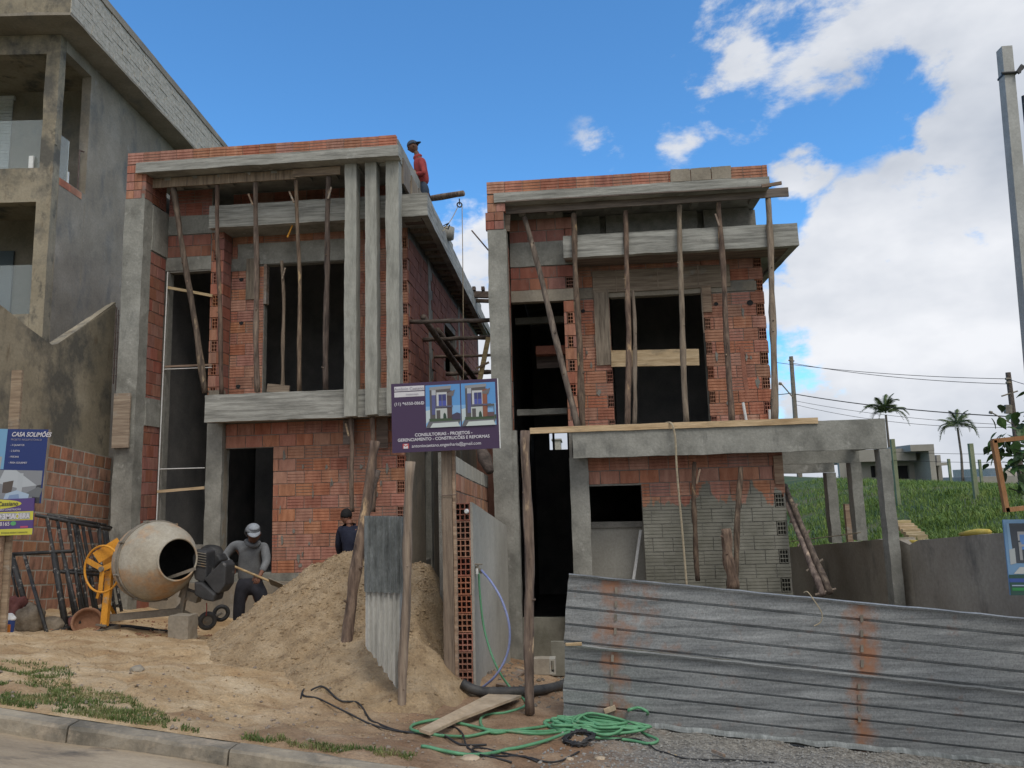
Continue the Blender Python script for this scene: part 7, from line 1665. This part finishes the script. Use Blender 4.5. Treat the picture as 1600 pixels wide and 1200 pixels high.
# man in a navy shirt, seen from behind
Yp = 10.7; gn = gz(-2.3, 10.7); nb2 = Vector((W(547, 900, Yp).x, Yp, gn)); f = lambda x, y, dy=0: W(x, y, Yp + dy)
nv = thing('person', tuple(nb2), 'man in a dark navy shirt seen from behind beyond the sand heap', 'person')
neck = f(546, 817); chest = f(547, 838); hip = f(547, 880, -.02); sc_ = 1
lsh, rsh = f(532, 825), f(561, 825); lel, rel = f(529, 853, .05), f(566, 852, .05); lh, rh = f(533, 875, .22), f(560, 874, .22)
kl, kr = Vector((nb2.x - .1, Yp - .0, gn + .45)), Vector((nb2.x + .1, Yp - .0, gn + .45)); fl, fr_ = Vector((nb2.x - .12, Yp, gn + .08)), Vector((nb2.x + .12, Yp, gn + .08))
skin_obj('body', nv, [[(hip, .1), (chest, .11), (neck, .055), (neck + Vector((-.01, .02, .05)), .05)], [('j', 0, 1), (lsh, .05), (lel, .036), (lh, .028)], [('j', 0, 1), (rsh, .05), (rel, .036), (rh, .028)], [('j', 0, 0), (kl, .06), (fl, .04)], [('j', 0, 0), (kr, .06), (fr_, .04)]]
    + fingers(lh + Vector((0, .03, 0)), Vector((0, .8, -.4)).normalized(), Vector((1, 0, 0)), Vector((0, 0, -1))) + fingers(rh + Vector((0, .03, 0)), Vector((0, .8, -.4)).normalized(), Vector((1, 0, 0)), Vector((0, 0, -1))), 'skin', nb2)
skin_obj('shirt', nv, [[(f(547, 878), (.16, .12)), (f(547, 858), (.16, .12)), (chest, (.175, .125)), (f(546, 822), (.12, .09)), (neck, .06)], [('j', 0, 2), (lsh, .07), (lel, .055), (lh.lerp(lel, .3), .042)], [('j', 0, 2), (rsh, .07), (rel, .055), (rh.lerp(rel, .3), .042)]], 'navy', nb2)
skin_obj('trousers', nv, [[(hip + Vector((0, 0, .04)), (.155, .12)), (hip - Vector((0, 0, .08)), (.16, .12))], [('j', 0, 1), (kl, .08), (fl, .062)], [('j', 0, 1), (kr, .08), (fr_, .062)]], 'pants', nb2)
for p in (fl, fr_): skin_obj('boot', nv, [[(p + Vector((0, -.05, -.02)), .05), (p + Vector((0, .14, -.04)), .042)]], 'boot', nb2)
hd, Rm = head_mesh(nv, nb2, f(541, 808, .06), (-.25, .85, -.55), 'skin'); dome(nv, nb2, f(541, 807, .055), Rm, .98, 'hair', 'hair', cut=-.22, back=.9, ext=1.0)
# worker in red on the canopy slab
Yp = 13.0; f = lambda x, y, dy=0: W(x, y, Yp + dy); gr = cz1 - .02; rb2 = Vector((W(661, 300, Yp).x, Yp, cz0 + .17))
rd = thing('person', tuple(rb2), 'worker in a red shirt and dark cap standing on the left roof canopy', 'person')
neck = f(651, 240); chest = f(655.5, 256); hip = f(661, 287); lsh = f(657, 250, -.14); rsh = f(656, 250, .14)
lel, rel = f(663, 271, -.2), f(660, 270, .18); lh, rh = f(646, 272, -.12), f(643, 270, .10)
zb = cz0 + .17; kl, kr = Vector((rb2.x + .06, Yp - .1, zb + .46)), Vector((rb2.x + .06, Yp + .1, zb + .46)); fl, fr_ = Vector((rb2.x + .02, Yp - .1, zb + .07)), Vector((rb2.x + .08, Yp + .1, zb + .07))
skin_obj('body', rd, [[(hip, .1), (chest, .11), (neck, .052), (neck + Vector((-.02, 0, .06)), .048)], [('j', 0, 1), (lsh, .048), (lel, .036), (lh, .026)], [('j', 0, 1), (rsh, .048), (rel, .036), (rh, .026)], [('j', 0, 0), (kl, .06), (fl, .04)], [('j', 0, 0), (kr, .06), (fr_, .04)]]
    + fingers(lh + Vector((-.03, 0, 0)), Vector((-1, 0, -.1)).normalized(), Vector((0, 1, 0)), Vector((0, 0, -1))) + fingers(rh + Vector((-.03, 0, 0)), Vector((-1, 0, -.1)).normalized(), Vector((0, 1, 0)), Vector((0, 0, -1))), 'skin2', rb2)
skin_obj('shirt', rd, [[(f(661.5, 292), (.14, .165)), (f(659, 274), (.13, .16)), (chest, (.13, .165)), (f(653.5, 247), (.10, .15)), (neck + Vector((.005, 0, -.01)), .068)], [('j', 0, 2), (lsh, .072), (lel, .052), (lh.lerp(lel, .2), .04)], [('j', 0, 2), (rsh, .066), (rel, .052), (rh.lerp(rel, .2), .04)]], 'redcloth', rb2)
skin_obj('trousers', rd, [[(hip + Vector((0, 0, .10)), (.12, .15)), (hip - Vector((0, 0, .10)), (.125, .155))], [('j', 0, 1), (kl, .085), (fl, .065)], [('j', 0, 1), (kr, .085), (fr_, .065)]], 'jeans', rb2)
for p in (fl, fr_): skin_obj('boot', rd, [[(p + Vector((.05, 0, -.02)), .045), (p + Vector((-.14, 0, -.035)), .04)]], 'boot', rb2)
hd, Rm = head_mesh(rd, rb2, f(645, 230), (-.85, -.25, -.42), 'skin2'); dome(rd, rb2, f(645.5, 229), Rm, 1.02, 'jeans', 'cap', cut=.05, brim=-1, back=.3)
tag(lump(643, 280, 12.85, .13, .1, .2, 'plaster', None, None, 'cement_bag', 6, amp=.15), 'grey cement bag standing on the roof edge in front of the worker in red', 'bag')
# lifting beam with pulley
lbm = thing('lifting_beam', tuple(W(676, 308, 13.4)), 'round log sticking out over the passage from beside the worker in red', 'log')
p, q = W(668, 311, 13.6), W(724, 302, 13.2); mb = MB(); mb.tube([p - (q - p) * 1.2, p, p.lerp(q, .4), p.lerp(q, .8), q], [.06, .058, .062, .056, .055], 10, wob=.15); mb.build('trunk', 'wood', lbm, smooth=True)
pu = thing('pulley', tuple(W(718, 320, 13.2)), 'small black pulley wheel hanging from the end of the roof log', 'pulley'); pc = W(718, 320, 13.2)
mb = MB(); mb.torus(pc, (.3, -1, 0), .045, .014, 20, 6); mb.build('wheel', 'cable', pu); mb = MB(); mb.tube([pc + Vector((0, 0, .12)), pc], .012, 6); mb.build('hook', 'cable', pu)
tag(curve_tube([W(722, 322, 13.2), W(723, 400, 13.2), W(724, 520, 13.2), W(724, 600, 13.2)], .008, 5).build('pulley_rope', 'rope'), 'long thin rope hanging straight down from the roof pulley', 'rope')
tag(curve_tube([W(715, 324, 13.2), W(707, 340, 13.1), W(699, 352, 13.0), W(692, 361, 12.9)], .008, 5).build('pulley_rope', 'rope'), 'short rope running slanting from the pulley to the roof edge', 'rope')
hk = MB(); p = W(700, 350, 13.0); hk.tube([p, p + Vector((-.06, 0, -.07)), p + Vector((.0, 0, -.10)), p + Vector((.03, 0, -.02))], .014, 6); hk.tube([p + Vector((-.09, 0, -.03)), p + Vector((.02, 0, .02))], .01, 6); tag(hk.build('rope_hook', 'cable'), 'small dark hook knotted into the slanting pulley rope', 'hook')
bk = W(700, 366, 13.6); mb = MB(); mb.lathe([(0, 0), (0, .11), (.22, .13), (.22, .12), (.02, .10)], bk - Vector((0, 0, .1)), (0, 0, 1), 20); tag(mb.build('white_bucket', 'plaster_new', smooth=True), 'pale bucket standing on the canopy slab just past the hook', 'bucket')
stick('rebar', (737, 360), (764, 392), 11.4, .012, 'steel', 'thin dark bar slanting down onto the left column of the right house', 'rebar')
# tree stump leaning by the right house's left column
mb = MB(); mb.tube([W(752, 700, 11.0), W(757, 715, 10.9), W(766, 738, 10.8)], [.07, .10, .06], 9, wob=.4); tag(mb.build('bark_chunk', 'wood_dark', smooth=True), 'dark chunk of bark wood resting on the divider wall below the purple sign', 'log')
# loose boards between the houses above the divider wall
plank('propped_board', (745, 745), (700, 895), 7.8, .07, .03, 'board', 'thin sawn board slanting down behind the sign post', Y1=7.5) if False else None

# ------------------------------------------------------------------ far background
fh = thing('far_house', tuple(W(1390, 748, 45)), 'unfinished flat-roofed grey house far away on the grassy field', 'house')
def farbox(nm, tl, br, Y, dep, mat, amp=0): q0, q1, q2, q3 = PB(Y, tl, br); mb = MB(); mb.box(q0, q1, Y, Y + dep, q2, q3); return mb.build(nm, mat, fh)
q0, q1, q2, q3 = PB(46, (1310, 714), (1432, 752)); w1 = PB(46, (1360, 728), (1370, 746)); w2_ = PB(46, (1400, 728), (1422, 748))
mb = MB()
for bx in cuts_wall(q0, q1, 46, 46.3, q2 - 1, q3, [w1, w2_]): mb.box(*bx)
mb.build('front_wall', 'farwall', fh); farbox('roof_band', (1340, 703), (1432, 719), 45, 8, 'farwall'); farbox('parapet', (1310, 703), (1342, 716), 46.5, 8, 'farwall')
farbox('portal_top', (1422, 695), (1460, 704), 44, 6, 'farwall'); farbox('portal_side', (1451, 704), (1465, 754), 44, 6, 'farwall'); farbox('side_wing', (1463, 711), (1474, 754), 46, 6, 'farwall'); farbox('canopy', (1463, 723), (1481, 727), 45, 3, 'farwall'); farbox('recess_wall', (1432, 704), (1452, 752), 48, 1, 'retain')
for tl, br in (((1360, 728), (1370, 746)), ((1400, 728), (1422, 748))): farbox('window', tl, br, 46.2, .05, 'dark')  # black sheets standing in for the unlit rooms behind the openings
fh2 = thing('far_house', tuple(W(1560, 752, 60)), 'low pale walls of another house at the right end of the field', 'house'); q0, q1, q2, q3 = PB(60, (1526, 745), (1600, 760)); mb = MB(); mb.box(q0, q1 + 4, 60, 66, q2 - 1, q3); mb.build('garden_wall', 'farwall', fh2); q0, q1, q2, q3 = PB(64, (1565, 731), (1600, 752)); mb = MB(); mb.box(q0, q1 + 5, 64, 72, q2, q3); mb.build('house_wall', 'tile', fh2)
fh3 = thing('far_building', tuple(W(870, 705, 60)), 'pale building glimpsed through the small rear window of the right house', 'building'); q0, q1, q2, q3 = PB(60, (863.5, 688), (876, 704)); mb = MB(); mb.box(q0, q1, 60, 64, -2, q3); mb.build('wall', 'tile', fh3); mb = MB(); mb.box(q0 - .1, q1 + .1, 59.9, 64.1, q3, q3 + .12); mb.build('roof', 'farwall', fh3)
# palms
def frond(n=26, L=2.4, droop=.9, seed=0):
    r = random.Random(seed); mb = MB(); pts = []
    for i in range(n + 1): t_ = i / n; pts.append(Vector((L * (t_ - .22 * droop * t_ ** 3), 0, L * (.42 * t_ - droop * .75 * t_ ** 2.3))))
    mb.tube(pts[::4] + [pts[-1]], .018, 4)
    for i in range(3, n + 1):
        t_ = i / n; ll = L * .26 * math.sin(math.pi * min(1, .12 + t_ * .86)) + .05
        for s_ in (-1, 1):
            for q in range(2):
                p = pts[i] + Vector((q * .04, 0, 0)); d = Vector((.55, s_ * .8, -.35 - .4 * r.random())).normalized(); e = p + d * ll * r.uniform(.8, 1.1); w_ = Vector((.03, 0, .0)); mb.add([p - w_, p + w_, e], [(0, 1, 2)])
    me_o = mb.build('frond', 'palmleaf'); me = me_o.data; bpy.data.objects.remove(me_o); return me
FR = [frond(seed=i, droop=d) for i, d in enumerate((.6, 1.1, 1.6))]
def palm(pxb, pyb, pxt, pyt, Y, label, s=1.0, n=26):
    b0, tp = W(pxb, pyb, Y), W(pxt, pyt, Y); t_ = thing('palm_tree', tuple(b0), label, 'palm'); mb = MB(); mb.tube([b0 - Vector((0, 0, .5)), b0.lerp(tp, .5) + Vector((.1, 0, 0)), tp], [.13, .09, .08], 8); mb.build('trunk', 'palmtrunk', t_)
    r = random.Random(pxb)
    for i in range(n):
        o = bpy.data.objects.new('frond', FR[i % 3]); COL.objects.link(o); o.parent = t_; o.location = tp - b0 + Vector((0, 0, .1)); o.rotation_euler = (r.uniform(-.2, .2), r.uniform(-1.05, .15) + (-.2 if i % 3 == 0 else 0), i * 2.399 + r.uniform(-.2, .2)); o.scale = (s,) * 3
palm(1504, 755, 1496, 668, 62, 'palm tree with drooping fronds standing alone in the far field', .72, 20)
palm(1391, 760, 1384, 648, 55, 'palm tree whose crown shows just above the end of the concrete portico', .72, 20)
# utility poles, lamps, wires
def upole(pb, pt_px, Y, r_, mat, label, arms):
    b0, tp = W(*pb, Y), W(*pt_px, Y); t_ = thing('utility_pole', tuple(b0), label, 'utility pole'); mb = MB(); mb.tube([b0 - Vector((0, 0, 6)), tp], [r_ * 1.5, r_], 8); mb.build('shaft', mat, t_)
    for (a, b_, rr2, nm) in arms: mb = MB(); mb.tube([W(*a, Y - .1), W(*b_, Y - .1)], rr2, 6); mb.build(nm, 'framesteel', t_)
    return t_
upole((1245, 700), (1236, 557), 60, .16, 'framesteel', 'dark utility pole rising behind the right corner of the right house', [((1232, 563), (1241, 564), .06, 'cross_arm'), ((1239, 621), (1221, 600), .05, 'lamp_arm'), ((1221, 600), (1217, 599), .12, 'lamp_head')])
upole((1590, 700), (1575, 582), 48, .15, 'wood_dark', 'reddish brown utility pole with a transformer at the right', [((1565, 619), (1590, 611), .05, 'cross_arm'), ((1575, 633), (1575, 646), .22, 'transformer'), ((1571, 592), (1579, 592), .08, 'insulator'), ((1572, 598), (1579, 598), .08, 'insulator'), ((1581, 662), (1550, 645), .04, 'lamp_arm'), ((1550, 645), (1546, 644), .1, 'lamp_head')])
def wire(a, b_, Ya, Yb, sag, label, r_=.02):
    p, q = W(*a, Ya), W(*b_, Yb); pts = [p.lerp(q, i / 16) - Vector((0, 0, sag * 4 * (i / 16) * (1 - i / 16))) for i in range(17)]; mb = MB(); mb.tube(pts, r_, 4); tag(mb.build('overhead_wire', 'cable'), label, 'wire', 'overhead wires between the far utility poles')
wire((1210, 566), (1575, 592), 60, 48, .25, 'uppermost overhead wire between the two far utility poles'); wire((1236, 567), (1575, 600), 60, 48, .3, 'second overhead wire down between the two far utility poles')
wire((1238, 615), (1580, 651), 60, 48, .25, 'thick overhead cable at half pole height between the far poles', .035); wire((1241, 626), (1582, 664), 60, 48, .3, 'fourth, faint overhead wire between the far poles', .015); wire((1242, 632), (1583, 668), 60, 48, .5, 'lowest faint overhead wire between the far poles', .015)
wire((1210, 617), (1238, 614), 62, 60, .02, 'short wire stub reaching left from the dark utility pole', .03); wire((1575, 592), (1660, 612), 48, 40, .1, 'overhead wire leaving the transformer pole to the right', .02)
for (a, b_, Y, r_, lab) in (((1398, 775), (1394, 686), 24, .055, 'mossy concrete fence post in front of the far house'), ((1519, 765), (1516, 693), 22, .055, 'mossy concrete fence post right of the lone palm'), ((1487, 755), (1482, 717), 42, .06, 'thin far fence post just left of the lone palm'), ((1532, 756), (1530, 718), 42, .06, 'thin far fence post near the low pale walls')):
    p, q = W(*a, Y), W(*b_, Y); mb = MB(); p.z = hill(p.x, p.y) - .3; mb.box(q.x - r_, q.x + r_, Y - r_, Y + r_, p.z, q.z); o = mb.build('fence_post', 'postgreen'); tag(o, lab, 'post', 'posts of the field fence')
for (ya, yb_) in ((706, 709), (719, 722)): wire((1394, ya), (1600, yb_), 24, 21, .03, ('upper' if ya == 706 else 'lower') + ' thin fence wire between the mossy field posts', .006)
# wooden steps in the grass, yellow tarp pieces on the wall, small stake
stp = thing('garden_steps', tuple(W(1420, 830, 12.2)), 'short flight of rough timber steps set in the grass behind the retaining wall', 'steps')
for i in range(6):
    p = W(1410 + 5 * i, 815 + 4.6 * i, 12.6 - .3 * i); mb = MB(); mb.rbox(p.x - .13, p.x + .13, p.y, p.y + .09, p.z - .05, p.z + .02, amp=.006, seg=.1); mb.build('step_board', 'board_new', stp)
M['tarp'] = mkmat('yellow_tarp', [(.45, .33, .05), (.58, .46, .12)], 4, 4)
for (a, b_, Y, lab) in (((1408, 841), (1434, 834), 10.2, 'small roll of yellow tarp lying on the retaining wall right of the portico column'), ((1500, 823), (1544, 812), 8.4, 'larger roll of yellow tarp on the retaining wall near the right sign')):
    p, q = W(*a, Y), W(*b_, Y); p = Vector((WXR + .09, WX(*a, WXR + .09).y, 0)); q = Vector((WXR + .09, WX(*b_, WXR + .09).y, 0)); p.z = wall_top(p.y) + .03; q.z = wall_top(q.y) + .03
    mb = MB(); mb.tube([p, p.lerp(q, .3), p.lerp(q, .6), q], [.025, .04, .045, .03], 8, wob=.5); tag(mb.build('yellow_tarp', 'tarp', smooth=True), lab, 'tarp')
p = W(1324, 800, 14.5); mb = MB(); mb.box(p.x - .05, p.x + .05, 14.45, 14.55, hill(p.x, 14.5) - .1, p.z + .15); tag(mb.build('wooden_stake', 'board'), 'short wooden stake in the grass seen between the portico columns', 'stake')
mb = MB(); mb.tube([W(1236, 846, 13.5), W(1300, 838, 12), W(1345, 832, 11)], .008, 4); tag(mb.build('guide_string', 'rope'), 'thin string stretched along the retaining wall from the right house', 'string')

# lettering becomes plain mesh so that each word has a mask of its own
bpy.context.view_layer.update(); DG = bpy.context.evaluated_depsgraph_get()
for o in [o for o in bpy.data.objects if o.type == 'FONT']:
    me = bpy.data.meshes.new_from_object(o.evaluated_get(DG)); me.name = 'lettering'; n_ = bpy.data.objects.new('lettering_mesh', me); COL.objects.link(n_); n_.parent = o.parent; n_.matrix_basis = o.matrix_basis.copy()
    bpy.data.objects.remove(o); n_.name = 'lettering'
